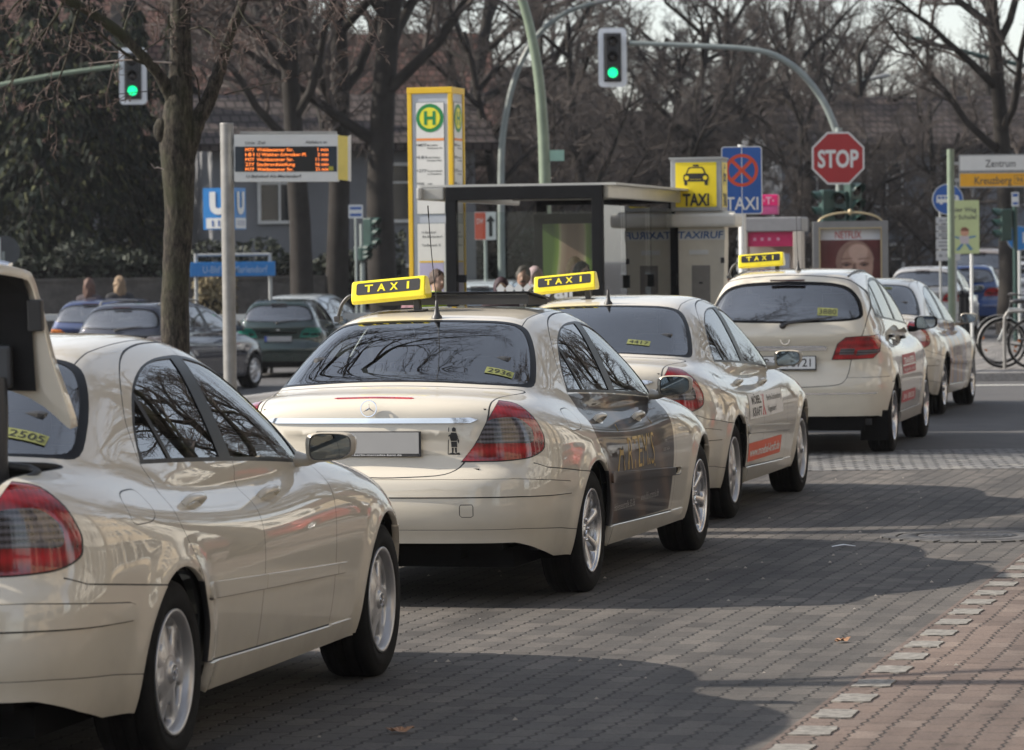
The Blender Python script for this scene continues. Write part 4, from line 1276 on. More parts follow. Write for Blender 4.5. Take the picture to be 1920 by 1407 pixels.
    gk = dict(sel=right, inside_of=['body', 'rear_door', 'front_door', 'window_trim'])
    for ln in (re, bl, fr): S.line(SIDE, ln, w=.005, **gk)
    S.line(SIDE, [(.35, .34), (2.14, .335)], w=.006, sel=right, inside_of=['rear_door', 'front_door', 'body', 'sill'])
    S.line(SIDE, [(-.0, .625), (-.283, .62), (-.30, .668), (-.60, .662)], w=.006, sel=right, inside_of=['body', 'rear_bumper'])
    S.line(REAR, full([(0, .584), (.17, .586), (.42, .60), (.50, .63), (.535, .70), (.56, .82), (.60, .92), (.665, 1.05), (.69, 1.2), (.67, 1.32), (.60, 1.44), (.48, 1.51), (.2, 1.54), (0, 1.545)]), w=.007, closed=True, mirror=False, sel=lambda c, n: c.y < .1 and n.y < .05, inside_of=['body', 'tailgate', 'rear_bumper'])
    rk = dict(mirror=False, sel=lambda c, n: c.y < -.3)
    S.cut(REAR, [(-.33, .938), (.33, .938), (.36, .93), (.345, .90), (-.345, .90), (-.36, .93)], 'gate_chrome', inside_of='tailgate', **rk)
    S.cut(SIDE, [(-1.5, .502), (-.50, .524), (-.49, .531), (-.50, .538), (-1.5, .516)], 'bumper_chrome', mirror=False, sel=lambda c, n: c.y < -.3, inside_of='rear_bumper')
    for hx in (.60,):
        S.cut(REAR, [(hx + .15 * math.cos(2 * PI * k / 20), .72 + .09 * math.sin(2 * PI * k / 20)) for k in range(20)], 'head_lamp', sel=lambda c, n: c.y > 2.9 and c.x > 0, inside_of=['body', 'front_bumper'])
    S.cut(REAR, [(-.30, .76), (-.26, .64), (.26, .64), (.30, .76)], 'grille', mirror=False, sel=lambda c, n: c.y > 3, inside_of=['body', 'front_bumper'])
    S.finish()
    return B, S

def hatch_meshes():
    B, S = hatch_shell()
    M = {}
    R0, L0 = (lambda c: c[0] > 0), (lambda c: c[0] < 0)
    M['body'] = S.mesh('body', ['body', 'gap', ['window_trim', 'screen_trim']], [M_IVORY, M_RUBBER, M_BLACKGLOSS], skirt=.022)
    for k in ('rear_door', 'front_door'):
        M[k] = S.mesh(k, [k], [M_IVORY], skirt=.012, keep=R0); M[k + '_l'] = S.mesh(k, [k], [M_IVORY], skirt=.012, keep=L0)
    M['tailgate'] = S.mesh('tailgate', ['tailgate'], [M_IVORY], skirt=.02)
    for q_, kp_ in (('sill', R0), ('sill_l', L0)): M[q_] = S.mesh('sill', ['sill'], [simple('sill_grey', (.30, .29, .27), .5, var=.1)], off=.012, skirt=.03, keep=kp_)
    M['rear_bumper'] = S.mesh('rear_bumper', ['rear_bumper'], [M_IVORY], off=.006, skirt=.03)
    M['front_bumper'] = S.mesh('front_bumper', ['front_bumper'], [M_IVORY], off=.004, skirt=.03)
    M['gate_chrome'] = S.mesh('chrome_strip', ['gate_chrome'], [M_CHROME], off=.010, skirt=.012)
    M['bumper_chrome'] = S.mesh('chrome_strip', ['bumper_chrome'], [M_CHROME], off=.009, skirt=.006)
    M['rear_screen'] = S.mesh('rear_window', ['rear_screen'], [M_GLASS], off=-.002)
    M['front_screen'] = S.mesh('windscreen', ['front_screen'], [M_GLASS], off=-.002)
    M['grille'] = S.mesh('grille', ['grille'], [M_CHROME], off=.01, skirt=.01)
    for k in ('quarter_glass', 'rear_side_glass', 'front_side_glass'):
        M[k] = S.mesh('side_window', [k], [M_GLASS], off=-.004, keep=R0); M[k + '_l'] = S.mesh('side_window', [k], [M_GLASSB], off=-.004, keep=L0)
    for sfx, kp in (('', R0), ('_l', L0)):
        M['tail' + sfx] = S.mesh('tail_light', ['tail_red'], [M_RED], off=.006, skirt=.02, keep=kp)
        M['band' + sfx] = S.mesh('lens_band', ['tail_smoke'], [M_SMOKE], off=.0062, skirt=.01, keep=kp)
        M['head' + sfx] = S.mesh('headlight', ['head_lamp'], [M_WHITELENS], off=.004, skirt=.01, keep=kp)
    return B, S, M

def recolour(me, mats):
    if me is None: return None
    key = (me.name, tuple(m.name for m in mats))
    if key in recolour.cache: return recolour.cache[key]
    c = me.copy()
    for i, m in enumerate(mats):
        if m is not None and i < len(c.materials): c.materials[i] = m
    recolour.cache[key] = c
    return c
recolour.cache = {}

def build_hatch(M, B, S, name, loc, yaw, label, cat, paint=None, wheels='cover', group=None, detail=True, sx=1, sy=1, sz=1, band=True, rails=False, plate='', bluestrip=True, blank=False, lamp=None, spoiler=True, wiper=True):
    car = empty(name, loc, -yaw)
    tag(car, label, cat, group)
    pm = paint or M_IVORY
    P = lambda k, n=None: plain_obj(n or k, recolour(M[k], [pm]) if paint else M[k], car)
    P('body'); rd = P('rear_door', 'door'); fd = P('front_door', 'door'); P('rear_door_l', 'door'); P('front_door_l', 'door')
    gate = P('tailgate'); P('rear_bumper'); P('front_bumper'); [plain_obj('sill', M[q_] if not paint else recolour(M[q_], [paint]), car) for q_ in ('sill', 'sill_l')]
    for sfx in ('', '_l'):
        t = plain_obj('tail_light', recolour(M['tail' + sfx], [lamp]) if lamp else M['tail' + sfx], car)
        if band: plain_obj('lens_band', M['band' + sfx], t)
        plain_obj('headlight', M['head' + sfx], car)
        for k in ('quarter_glass', 'rear_side_glass', 'front_side_glass'): plain_obj('side_window', M[k + sfx], car)
    plain_obj('rear_window', M['rear_screen'], car); plain_obj('windscreen', M['front_screen'], car)
    if detail:
        plain_obj('grille', M['grille'], car); plain_obj('chrome_strip', M['gate_chrome'], gate); plain_obj('chrome_strip', M['bumper_chrome'], car)
        s = MB(); star_badge(s, .040, 0, Matrix.Translation((0, -.622, .992)) @ Matrix.Rotation(R(-90), 4, 'Z'), .007); s.build('badge', [M_CHROME], gate)
        door_handles(rd, [(.34, 1.0)], M_BLACKGLOSS, B, False); door_handles(fd, [(1.30, .97)], M_BLACKGLOSS, B, False)
    else:
        s = MB(); s.lathe([(.0005, .004), (.032, .003), (.036, -.006)], 16, 0, Matrix.Translation((0, -.625, .985)) @ Matrix.Rotation(R(-90), 4, 'Z')); s.build('badge', [M_CHROME], gate)
    p = MB()
    py = -.612
    p.box((0, py, .792), (.535, .012, .125), 0, bev=.004)
    p.box((0, py - .007, .796), (.515, .003, .104), 1)
    if bluestrip: p.box((-.236, py - .0090, .796), (.040, .002, .103), 3)
    if plate: add_text(p, plate, lambda a, b: (a + .02, py - .0095, .797 + b), h=.072, w=.40, mi=2, bold=.01)
    p.build('licence_plate', [M_PLASTIC, M_BLANKPLATE if blank else M_PLATE, M_BLACK, simple('plate_blue', (.02, .06, .35), .4, var=0)], gate)
    if wiper:
        w = MB()
        w.tube([(-.02, -.62, 1.115), (.03, -.635, 1.14), (.36, -.60, 1.175)], [.018, .012, .006], 8)
        w.tube([(.02, -.615, 1.150), (.40, -.565, 1.185)], .006, 6)
        w.ball((-.02, -.625, 1.113), (.03, .022, .026), 10)
        w.build('wiper', [M_PLASTIC], gate)
    if spoiler:
        w = MB(); w.box((0, -.425, 1.503), (.30, .03, .014), 0, bev=.004); w.build('brake_light', [simple('dark_red_lens', (.05, .008, .01), .2, var=0)], gate)
    if rails:
        w = MB()
        for sg in (1, -1): w.tube(smooth_poly([(sg * .50, -.15, 1.53), (sg * .53, 0, 1.60), (sg * .545, .6, 1.625), (sg * .53, 1.2, 1.60), (sg * .50, 1.35, 1.55)], 5), .016, 8)
        w.build('roof_rails', [M_STEEL], car)
    else:
        w = MB()
        for sg in (1, -1):
            pts = [(sg * .50, y, B.top_z(.50, y) + .004) for y in (-.2, .2, .6, 1.0, 1.3)]
            w.tube(pts, .009, 6)
        w.build('roof_trim', [M_PLASTIC], car)
    u = MB()
    u.box((0, 1.38, .27), (1.34, 3.9, .12), 0)
    wheel_wells(u, 2.778, x1=.81)
    if detail:
        for sg in (1, -1): u.box((sg * .74, -.42, .25), (.24, .014, .26), 0, bev=.005)
    u.build('underbody', [M_UNDER], car)
    cabin_parts(car, B, S, ['body', 'rear_door', 'front_door', 'tailgate'], y0=-.5, y1=2.3, belt=1.12, top=1.42, dash_y=1.80, seat_y=(1.05, .15))
    side_mirror(car, B, .965, 1.88, 1.09, M_BLACKGLOSS if detail else pm)
    for y in (0, 2.778):
        for s_ in (.765, -.765): add_wheel(car, wheels, s_, y, .317)
    car.scale = (sx, sy, sz)
    return car, rd, fd, gate
# ---------------------------------------------------------------- ground, roads, pavements
SY = R(12.8)                      # the street runs this much to the right of the view axis
def sstep(a, b, x):
    t = min(1, max(0, (x - a) / (b - a))); return t * t * (3 - 2 * t)
def ground_z(x, y):
    return -.37 * sstep(44, 62, y) * sstep(4.0, -1.0, x - .05 * (y - 44))

def paving_mat(name, cols, bw=.112, bl=.225, ang=0.0, joint=(.014, .0135, .013), jw=.034, zig=.16, var=1.0, bumpd=.009, moss=None):
    """interlocking concrete blocks in running bond: wavy joints, each block its own tone"""
    t = NT(name)
    t.set(rough=.82, spec=.35)
    mp = t.node('Mapping'); t.link(t.coord('Object'), mp.inputs['Vector'])
    mp.inputs['Rotation'].default_value = (0, 0, ang)
    sp = t.node('SeparateXYZ'); t.link(mp.outputs[0], sp.inputs[0])
    X, Y = sp.outputs['X'], sp.outputs['Y']
    # slight irregularity of the laying
    wob = t.node('TexNoise'); wob.inputs['Scale'].default_value = 1.1; wob.inputs['Detail'].default_value = 2
    t.link(mp.outputs[0], wob.inputs['Vector'])
    ws = t.node('SeparateColor'); t.link(wob.outputs['Color'], ws.inputs[0])
    X = t.math('ADD', X, t.math('MULTIPLY_ADD', ws.outputs[0], .05, -.025))
    Y = t.math('ADD', Y, t.math('MULTIPLY_ADD', ws.outputs[1], .05, -.025))
    v = t.math('DIVIDE', Y, bl)
    # zigzag of the long joint
    tri = t.math('PINGPONG', t.math('ADD', v, .25), .25)
    u0 = t.math('DIVIDE', X, bw)
    u = t.math('ADD', u0, t.math('MULTIPLY_ADD', tri, zig * 4, -zig * .5))
    row = t.math('FLOOR', u)
    fu = t.math('FRACT', u)
    v2 = t.math('ADD', v, t.math('MULTIPLY', t.math('MODULO', row, 2.0), .5))
    zx = t.math('PINGPONG', t.math('ADD', fu, .0), .5)
    v3 = t.math('ADD', v2, t.math('MULTIPLY', zx, .10))
    fv = t.math('FRACT', v3); col = t.math('FLOOR', v3)
    du = t.math('MINIMUM', fu, t.math('SUBTRACT', 1.0, fu))
    dv = t.math('MULTIPLY', t.math('MINIMUM', fv, t.math('SUBTRACT', 1.0, fv)), bl / bw)
    nz = t.noise(38, 3, .6, mp.outputs[0])
    duw = t.math('MULTIPLY_ADD', nz, .10, t.math('SUBTRACT', du, .05))
    dvw = t.math('MULTIPLY_ADD', nz, .10, t.math('SUBTRACT', dv, .05 - .02))
    d = t.math('MINIMUM', duw, dvw)
    edge = t.node('MapRange', interpolation_type='SMOOTHSTEP'); t.link(d, edge.inputs['Value'])
    edge.inputs['From Min'].default_value = jw * .55; edge.inputs['From Max'].default_value = jw * 2.0
    cv = t.node('CombineXYZ'); t.link(row, cv.inputs[0]); t.link(col, cv.inputs[1])
    wn_ = t.node('TexWhiteNoise', noise_dimensions='2D'); t.link(cv.outputs[0], wn_.inputs['Vector'])
    c = t.ramp(wn_.outputs['Value'], [(i / (len(cols) - 1), k) for i, k in enumerate(cols)])
    fine = t.noise(120, 5, .8, mp.outputs[0])
    big = t.noise(.7, 5, .6, mp.outputs[0])
    c = t.mixc(1.0, c, t.ramp(fine, [(.27, (.50, .50, .50)), (.5, (1, 1, 1)), (.75, (1.65, 1.62, 1.58))]), 'MULTIPLY')
    c = t.mixc(1.0, c, t.ramp(big, [(.3, (.80, .80, .81)), (.7, (1.14, 1.13, 1.12))]), 'MULTIPLY')
    st = t.noise(3.3, 5, .7, mp.outputs[0])
    c = t.mixc(1.0, c, t.ramp(st, [(.32, (.72, .71, .70)), (.42, (1, 1, 1))]), 'MULTIPLY')
    if moss: c = t.mixc(t.ramp(t.noise(1.7, 4, .6, mp.outputs[0]), [(.62, (0, 0, 0)), (.72, (.25, .25, .25))]), c, moss)
    # joints open and close, and dirt lies in patches and wheel tracks
    jn = t.ramp(t.noise(5.5, 4, .7, mp.outputs[0]), [(.35, (0, 0, 0)), (.62, (1, 1, 1))])
    jc = t.mixc(t.math('MULTIPLY', jn, .75), joint, t.mixc(.45, c, joint))
    tr = t.node('TexNoise'); tm = t.node('Mapping'); tm.inputs['Scale'].default_value = (1.3, .13, 1); t.link(mp.outputs[0], tm.inputs['Vector']); t.link(tm.outputs[0], tr.inputs['Vector']); tr.inputs['Detail'].default_value = 6; tr.inputs['Scale'].default_value = 1.6
    c = t.mixc(1.0, c, t.ramp(tr.outputs['Fac'], [(.36, (.70, .70, .71)), (.55, (1.06, 1.05, 1.04)), (.7, (1.2, 1.18, 1.15))]), 'MULTIPLY')
    sp2 = t.noise(9, 2, .5, mp.outputs[0]); c = t.mixc(t.ramp(sp2, [(.74, (0, 0, 0)), (.77, (.5, .5, .5))]), c, (.02, .02, .02))
    t.base(t.mixc(edge.outputs[0], jc, c))
    h = t.math('ADD', t.math('MULTIPLY', edge.outputs[0], 1.0), t.math('MULTIPLY', fine, .22))
    h = t.math('ADD', h, t.math('MULTIPLY', wn_.outputs['Value'], .25))
    t.bump(h, .75, bumpd)
    return t.mat

def asphalt_mat(name, col, crack=True):
    t = NT(name); t.set(rough=.86, spec=.35)
    f = t.noise(190, 4, .75); b = t.noise(.35, 5, .6); m = t.noise(2.5, 5, .65)
    c = t.ramp(f, [(.3, tuple(x * .6 for x in col)), (.5, col), (.75, tuple(x * 1.6 for x in col))])
    c = t.mixc(1.0, c, t.ramp(b, [(.3, (.78, .78, .80)), (.7, (1.2, 1.18, 1.15))]), 'MULTIPLY')
    c = t.mixc(1.0, c, t.ramp(m, [(.3, (.85, .85, .85)), (.6, (1.08, 1.08, 1.08))]), 'MULTIPLY')
    t.base(c); t.bump(f, .5, .004)
    return t.mat
M_ASPH = asphalt_mat('asphalt', (.075, .074, .075))
M_ROADGREY = paving_mat('grey_interlocking_paving', [(.060, .056, .053), (.088, .081, .075), (.118, .108, .098), (.074, .070, .066), (.100, .092, .084)], ang=R(13.2))
M_REDPAV = paving_mat('reddish_interlocking_paving', [(.100, .076, .065), (.138, .106, .090), (.115, .089, .077), (.165, .132, .113)], ang=R(13.2))
M_SETTS = paving_mat('granite_setts', [(.12, .123, .126), (.19, .19, .19), (.155, .158, .16), (.24, .235, .22)], bw=.16, bl=.19, ang=R(90 + 4), jw=.10, zig=.05, bumpd=.012)
M_FLAG = paving_mat('pale_flagstones', [(.17, .165, .155), (.21, .20, .19), (.19, .183, .172)], bw=.35, bl=.35, ang=R(12), jw=.03, zig=0, bumpd=.003)
M_KERB = simple('kerb_granite', (.30, .29, .28), .8, var=.25, scale=30, bump=.3)
M_PAINTW = simple('road_paint', (.62, .61, .57), .7, var=.15, scale=18)

def struct(name, o): o['kind'] = 'structure'; o.name = name; return o
# terrain: one sheet to the horizon
def build_terrain():
    xs = [-1300, -500, -200, -100, -60, -40, -30, -25, -20, -16] + [-13 + i * 1.0 for i in range(40)] + [30, 40, 60, 100, 200, 500, 1300]
    ys = [-300, -100, -40, -10, 0, 20, 30, 35] + [38 + i * 1.5 for i in range(28)] + [85, 90, 100, 120, 160, 250, 500, 1000, 1800]
    m = MB()
    vs = [(x, y, ground_z(x, y)) for y in ys for x in xs]
    n = len(xs)
    m.add(vs, [(j * n + i, j * n + i + 1, (j + 1) * n + i + 1, (j + 1) * n + i) for j in range(len(ys) - 1) for i in range(n - 1)], 0, True)
    o = m.build('ground', [M_ASPH]); o['kind'] = 'structure'
build_terrain()
BD = Vector((math.sin(R(13.2)), math.cos(R(13.2))))     # direction of the white dashed border
BP = Vector((.88, 13.69))
def border_x(y, off=0.0): return BP.x + (y - BP.y) * BD.x / BD.y + off / BD.y
def lane_left(y): return -1.85 + (y - 20.3) * .215
def sheet(name, pts, z, mat):
    m = MB(); m.add([(p[0], p[1], z) for p in pts], [tuple(range(len(pts)))], 0)
    o = m.build(name, [mat]); o['kind'] = 'structure'; return o
sheet('taxi_lane', [(border_x(-30) - 12, -30), (border_x(-30), -30), (border_x(31.1), 31.1), (lane_left(31.1) - .3, 31.1), (lane_left(-30) - .3, -30)][1:], .004, M_ROADGREY)
sheet('pavement', [(border_x(-30), -30), (border_x(-30) + 14, -30), (border_x(31.1) + 14, 31.1), (border_x(31.1), 31.1)], .004, M_REDPAV)
sheet('sett_crossing', [(lane_left(31.1) - .3, 31.14), (18, 31.0), (19, 34.2), (lane_left(34.3) - .3, 34.3)], .006, M_SETTS)
# white marker blocks of the border
def border_blocks():
    m = MB()
    k = 0
    rng = random.Random(5)
    s = -16.0
    while s < 17.5:
        c = BP + BD * s + Vector((BD.y, -BD.x)) * .105
        L, W = .27, .15
        pts = []
        sh = [(-.5, -.46), (-.25, -.5), (.05, -.47), (.3, -.5), (.5, -.44), (.46, -.1), (.5, .2), (.47, .48), (.2, .45), (-.1, .49), (-.36, .46), (-.5, .44), (-.45, .05)]
        for a, b in sh:
            a = a * (1 - .0 * rng.random()) + rng.uniform(-.03, .03); b = b + rng.uniform(-.03, .03)
            p = c + Vector((BD.y, -BD.x)) * a * W + BD * b * L
            pts.append((p.x, p.y))
        m.prism(pts, .0, .0095)
        s += .528
    return tag(m.build('marker_blocks', [simple('white_block', (.20, .19, .172), .85, var=.4, scale=25, bump=.3)]), kind='structure')
border_blocks()
# island with a kerb
def slab(name, pts, z, mat, kerb=True, zb=-.5):
    m = MB(); n = len(pts)
    m.add([(p[0], p[1], z) for p in pts], [tuple(range(n))], 0)
    o = m.build(name, [mat]); o['kind'] = 'structure'
    k = MB()
    for i in range(n):
        a, b = Vector(pts[i]), Vector(pts[(i + 1) % n])
        d = (b - a).normalized(); nn = Vector((d.y, -d.x))
        p = [a, b, b + nn * .14, a + nn * .14]
        k.add([(q.x, q.y, zz) for zz in (zb, z + .004) for q in p], [(0, 3, 2, 1), (4, 5, 6, 7), (3, 0, 4, 7), (1, 2, 6, 5), (2, 3, 7, 6), (0, 1, 5, 4)], 0)
    o = k.build(name + '_kerb', [M_KERB]); o['kind'] = 'structure'
isl = [(lane_left(y), y) for y in (2, 20, 40, 51.5)] + [(lane_left(y) - 7, y) for y in (51.5, 40, 20, 2)]
slab('traffic_island', isl, .11, M_FLAG)
slab('far_pavement', [(lane_left(53) - 6.4, 53), (30, 52.4), (36, 71), (lane_left(71) - 6, 71.5)], .11, M_FLAG)
sheet('stop_line', [(5.3, 50.9), (26, 50.6), (26, 50.85), (5.3, 51.15)], .006, M_PAINTW)
sheet('near_pavement', [(9, 33), (40, 33), (46, 49), (13, 49)], .006, M_FLAG)

def manhole():
    c = on_ground(1812, 1008)
    e = empty('manhole_cover', (2.74, 23.65, .006)); tag(e, 'round iron manhole cover set in the grey block paving', 'manhole cover')
    m = MB()
    rz = Matrix.Rotation(R(-90), 4, 'Y')
    m.lathe([(.30, .0), (.30, .006), (.0005, .006)], 40, 0, rz)
    for k in range(5): m.lathe([(.05 + .05 * k, .006), (.055 + .05 * k, .010), (.070 + .05 * k, .010), (.075 + .05 * k, .006)], 40, 0, rz)
    m.build('lid', [simple('cast_iron', (.085, .082, .08), .6, .3, var=.3, scale=30, bump=.4)], e)
    r = MB(); r.lathe([(.31, .0), (.31, .009), (.40, .009), (.42, .002)], 48, 0, rz); r.build('frame', [simple('iron_frame', (.075, .072, .07), .7, var=.3, scale=20, bump=.3)], e)
    # ring of small setts
    s = MB(); rng = random.Random(3)
    for k in range(26):
        q = 2 * PI * k / 26; mt = Matrix.Rotation(q, 4, 'Z')
        s.box((.475 + rng.uniform(-.006, .006), 0, .001), (.09, .098, .012 + rng.uniform(0, .004)), 0, mt, bev=.004)
    s.build('sett_ring', [simple('sett_ring_stone', (.085, .082, .08), .85, var=.35, scale=12, bump=.4)], e)
manhole()
def litter():
    rng = random.Random(11)
    leaf = simple('dry_leaf', (.34, .19, .11), .8, var=.3, scale=60)
    for (px, py, s, a, lab) in ((750, 1377, .075, .3, 'curled brown leaf on the paving in the shade of the first taxi'), (1578, 1207, .065, 1.0, 'curled brown leaf on sunlit paving beside the marker blocks')):
        p = on_ground(px, py)
        m = MB()
        out = [(0, -.5), (.12, -.35), (.42, -.38), (.30, -.16), (.52, .05), (.27, .10), (.28, .34), (.10, .26), (0, .52), (-.10, .26), (-.30, .33), (-.26, .08), (-.5, .02), (-.3, -.15), (-.40, -.36), (-.12, -.34)]
        vs = [(0, 0, .012)] + [(x, y, .15 * (x * x) * 2.6 + .10 * math.sin(5 * y + x * 7) + .06) for x, y in out]
        vs = [(x * s * 1.5, y * s, z * s * 1.2 + .006) for x, y, z in vs]
        m.add(vs, [(0, i, i % 16 + 1) for i in range(1, 17)], 0)
        tag(m.build('fallen_leaf', [leaf], None, (p.x, p.y, .006), (0, 0, a)), lab, 'leaf', 'fallen leaves')
    pp = on_ground(1582, 1027)
    m = MB(); m.add([(-.07, -.02, .001), (.0, -.024, .012), (.07, -.015, .002), (.068, .02, .003), (0, .016, .014), (-.07, .02, .002)], [(0, 1, 4, 5), (1, 2, 3, 4)], 0)
    tag(m.build('paper_scrap', [M_WHITE], None, (pp.x, pp.y, .006)), 'scrap of white paper lying on the shaded paving near the manhole', 'paper')
    crumbs = MB()
    for k in range(150):
        y = rng.uniform(13, 30); x = rng.uniform(-1.5, 3.0)
        s = rng.uniform(.004, .012)
        crumbs.add([(x - s, y - s, .005), (x + s, y - s * .6, .005), (x + s * .7, y + s, .006), (x - s * .5, y + s * .8, .005), (x, y, .005 + s * .9)], [(0, 1, 4), (1, 2, 4), (2, 3, 4), (3, 0, 4)], 0)
    tag(crumbs.build('grit', [simple('grit_stone', (.42, .38, .33), .8, var=.3, scale=3)]), 'specks of pale grit scattered over the block paving', kind='stuff')
litter()
# ---------------------------------------------------------------- trees and hedges
def bark_mat(name, a, b, moss=None):
    t = NT(name); t.set(rough=.9, spec=.25)
    mp = t.node('Mapping'); t.link(t.coord('Object'), mp.inputs['Vector']); mp.inputs['Scale'].default_value = (16, 16, 5)
    n = t.noise(2.0, 7, .75, mp.outputs[0])
    c = t.ramp(n, [(.42, a), (.58, b), (.74, tuple(min(1, q * 2.1) for q in b))])
    if moss: c = t.mixc(t.ramp(t.noise(1.6, 4, .6), [(.48, (0, 0, 0)), (.66, (.8, .8, .8))]), c, moss)
    t.base(c); t.bump(n, .9, .02)
    return t.mat
M_BARK = bark_mat('bark_brown', (.010, .009, .008), (.060, .051, .041), (.042, .045, .024))
M_BARKFAR = simple('bark_far', (.028, .025, .023), .9, var=.3, scale=2, spec=.2)
M_TWIG = simple('twig_brown', (.085, .073, .068), .9, var=.3, scale=3, spec=.2)

def grow(mb, p, d, L, r, lvl, rng, cfg, mi=0):
    sides = (10, 7, 5, 3, 3, 3)[min(lvl, 5)]
    nseg = cfg['seg'][min(lvl, len(cfg['seg']) - 1)]
    pts = [p.copy()]; rad = [r]
    q = p.copy(); dd = d.copy()
    wob = cfg['wob'][min(lvl, len(cfg['wob']) - 1)]
    up = cfg['up'][min(lvl, len(cfg['up']) - 1)]
    last = lvl >= cfg['levels']
    for i in range(nseg):
        dd = (dd + Vector((rng.gauss(0, wob), rng.gauss(0, wob), rng.gauss(0, wob) + up))).normalized()
        q = q + dd * (L / nseg); pts.append(q.copy())
        t = (i + 1) / nseg
        rad.append(max(cfg['rmin'], r * (1 - t * (.62 if lvl == 0 else .8))))
    mb.tube(pts, rad, sides, mi if lvl < 2 else 1, cap=False)
    if last: return
    nc = cfg['n'][lvl]
    lo = cfg['lo'][min(lvl, len(cfg['lo']) - 1)]
    for k in range(nc):
        t = lo + (1 - lo) * ((k + rng.random()) / nc)
        f = t * nseg; i = min(int(f), nseg - 1); fr = f - i
        b = pts[i].lerp(pts[i + 1], fr); rr = rad[i] * (1 - fr) + rad[i + 1] * fr
        t0 = (pts[i + 1] - pts[i]).normalized()
        az = rng.uniform(0, 2 * PI) if lvl > 0 else k * 2.4 + rng.uniform(-.5, .5)
        a = t0.orthogonal().normalized(); c = t0.cross(a)
        side = a * math.cos(az) + c * math.sin(az)
        sp = cfg['spread'][min(lvl, len(cfg['spread']) - 1)] * rng.uniform(.75, 1.25)
        nd = (t0 * math.cos(sp) + side * math.sin(sp)).normalized()
        ln = cfg['len'][lvl] * L * rng.uniform(.6, 1.15) * (1 - .45 * t if lvl > 0 else 1 - .35 * max(0, t - .4))
        grow(mb, b, nd, ln, min(rr * .85, r * cfg['rr'][lvl]), lvl + 1, rng, cfg, mi)
CFG_BIG = dict(levels=4, seg=[8, 7, 5, 3, 2], wob=[.05, .13, .16, .18, .2], up=[.05, .06, .05, .03, .0], n=[11, 8, 7, 6], lo=[.28, .2, .12, .1],
               spread=[.75, .75, .75, .8], len=[.52, .50, .50, .52], rr=[.42, .45, .45, .5], rmin=.0075)
def bare_tree_mesh(seed, H=15, r=.26, cfg=CFG_BIG, lean=0.0):
    rng = random.Random(seed); m = MB()
    grow(m, Vector((0, 0, -.2)), Vector((lean, 0, 1)).normalized(), H * .78, r, 0, rng, cfg)
    return m
def split_tree(m):
    """trunk and crown as two meshes"""
    return m
TREE_PROTO = []
def tree_proto(seed, H, r, cfg=CFG_BIG, far=True):
    rng = random.Random(seed)
    m = MB(); grow(m, Vector((0, 0, -.2)), Vector((rng.uniform(-.05, .05), rng.uniform(-.05, .05), 1)).normalized(), H * .78, r, 0, rng, cfg)
    # first tube is the trunk: separate it from the crown
    k = None; nf = cfg['seg'][0] * 10
    t = MB(); t.v = m.v[:(cfg['seg'][0] + 1) * 10]; t.f = m.f[:nf]; t.m = [0] * nf; t.sm = [True] * nf
    off = len(t.v)
    c = MB(); c.v = m.v[off:]; c.f = [tuple(i - off for i in f) for f in m.f[nf:]]; c.m = m.m[nf:]; c.sm = m.sm[nf:]
    return t.mesh('trunk', [M_BARKFAR if far else M_BARK]), c.mesh('crown', [M_BARKFAR if far else M_BARK, M_TWIG])
def place_tree(proto, loc, rz, s, label, group, cat='tree', name='bare_tree', sz=None):
    e = empty(name, loc, rz); tag(e, label, cat, group)
    e.scale = (s, s, sz or s)
    link(bpy.data.objects.new('trunk', proto[0]), e); link(bpy.data.objects.new('crown', proto[1]), e)
    return e

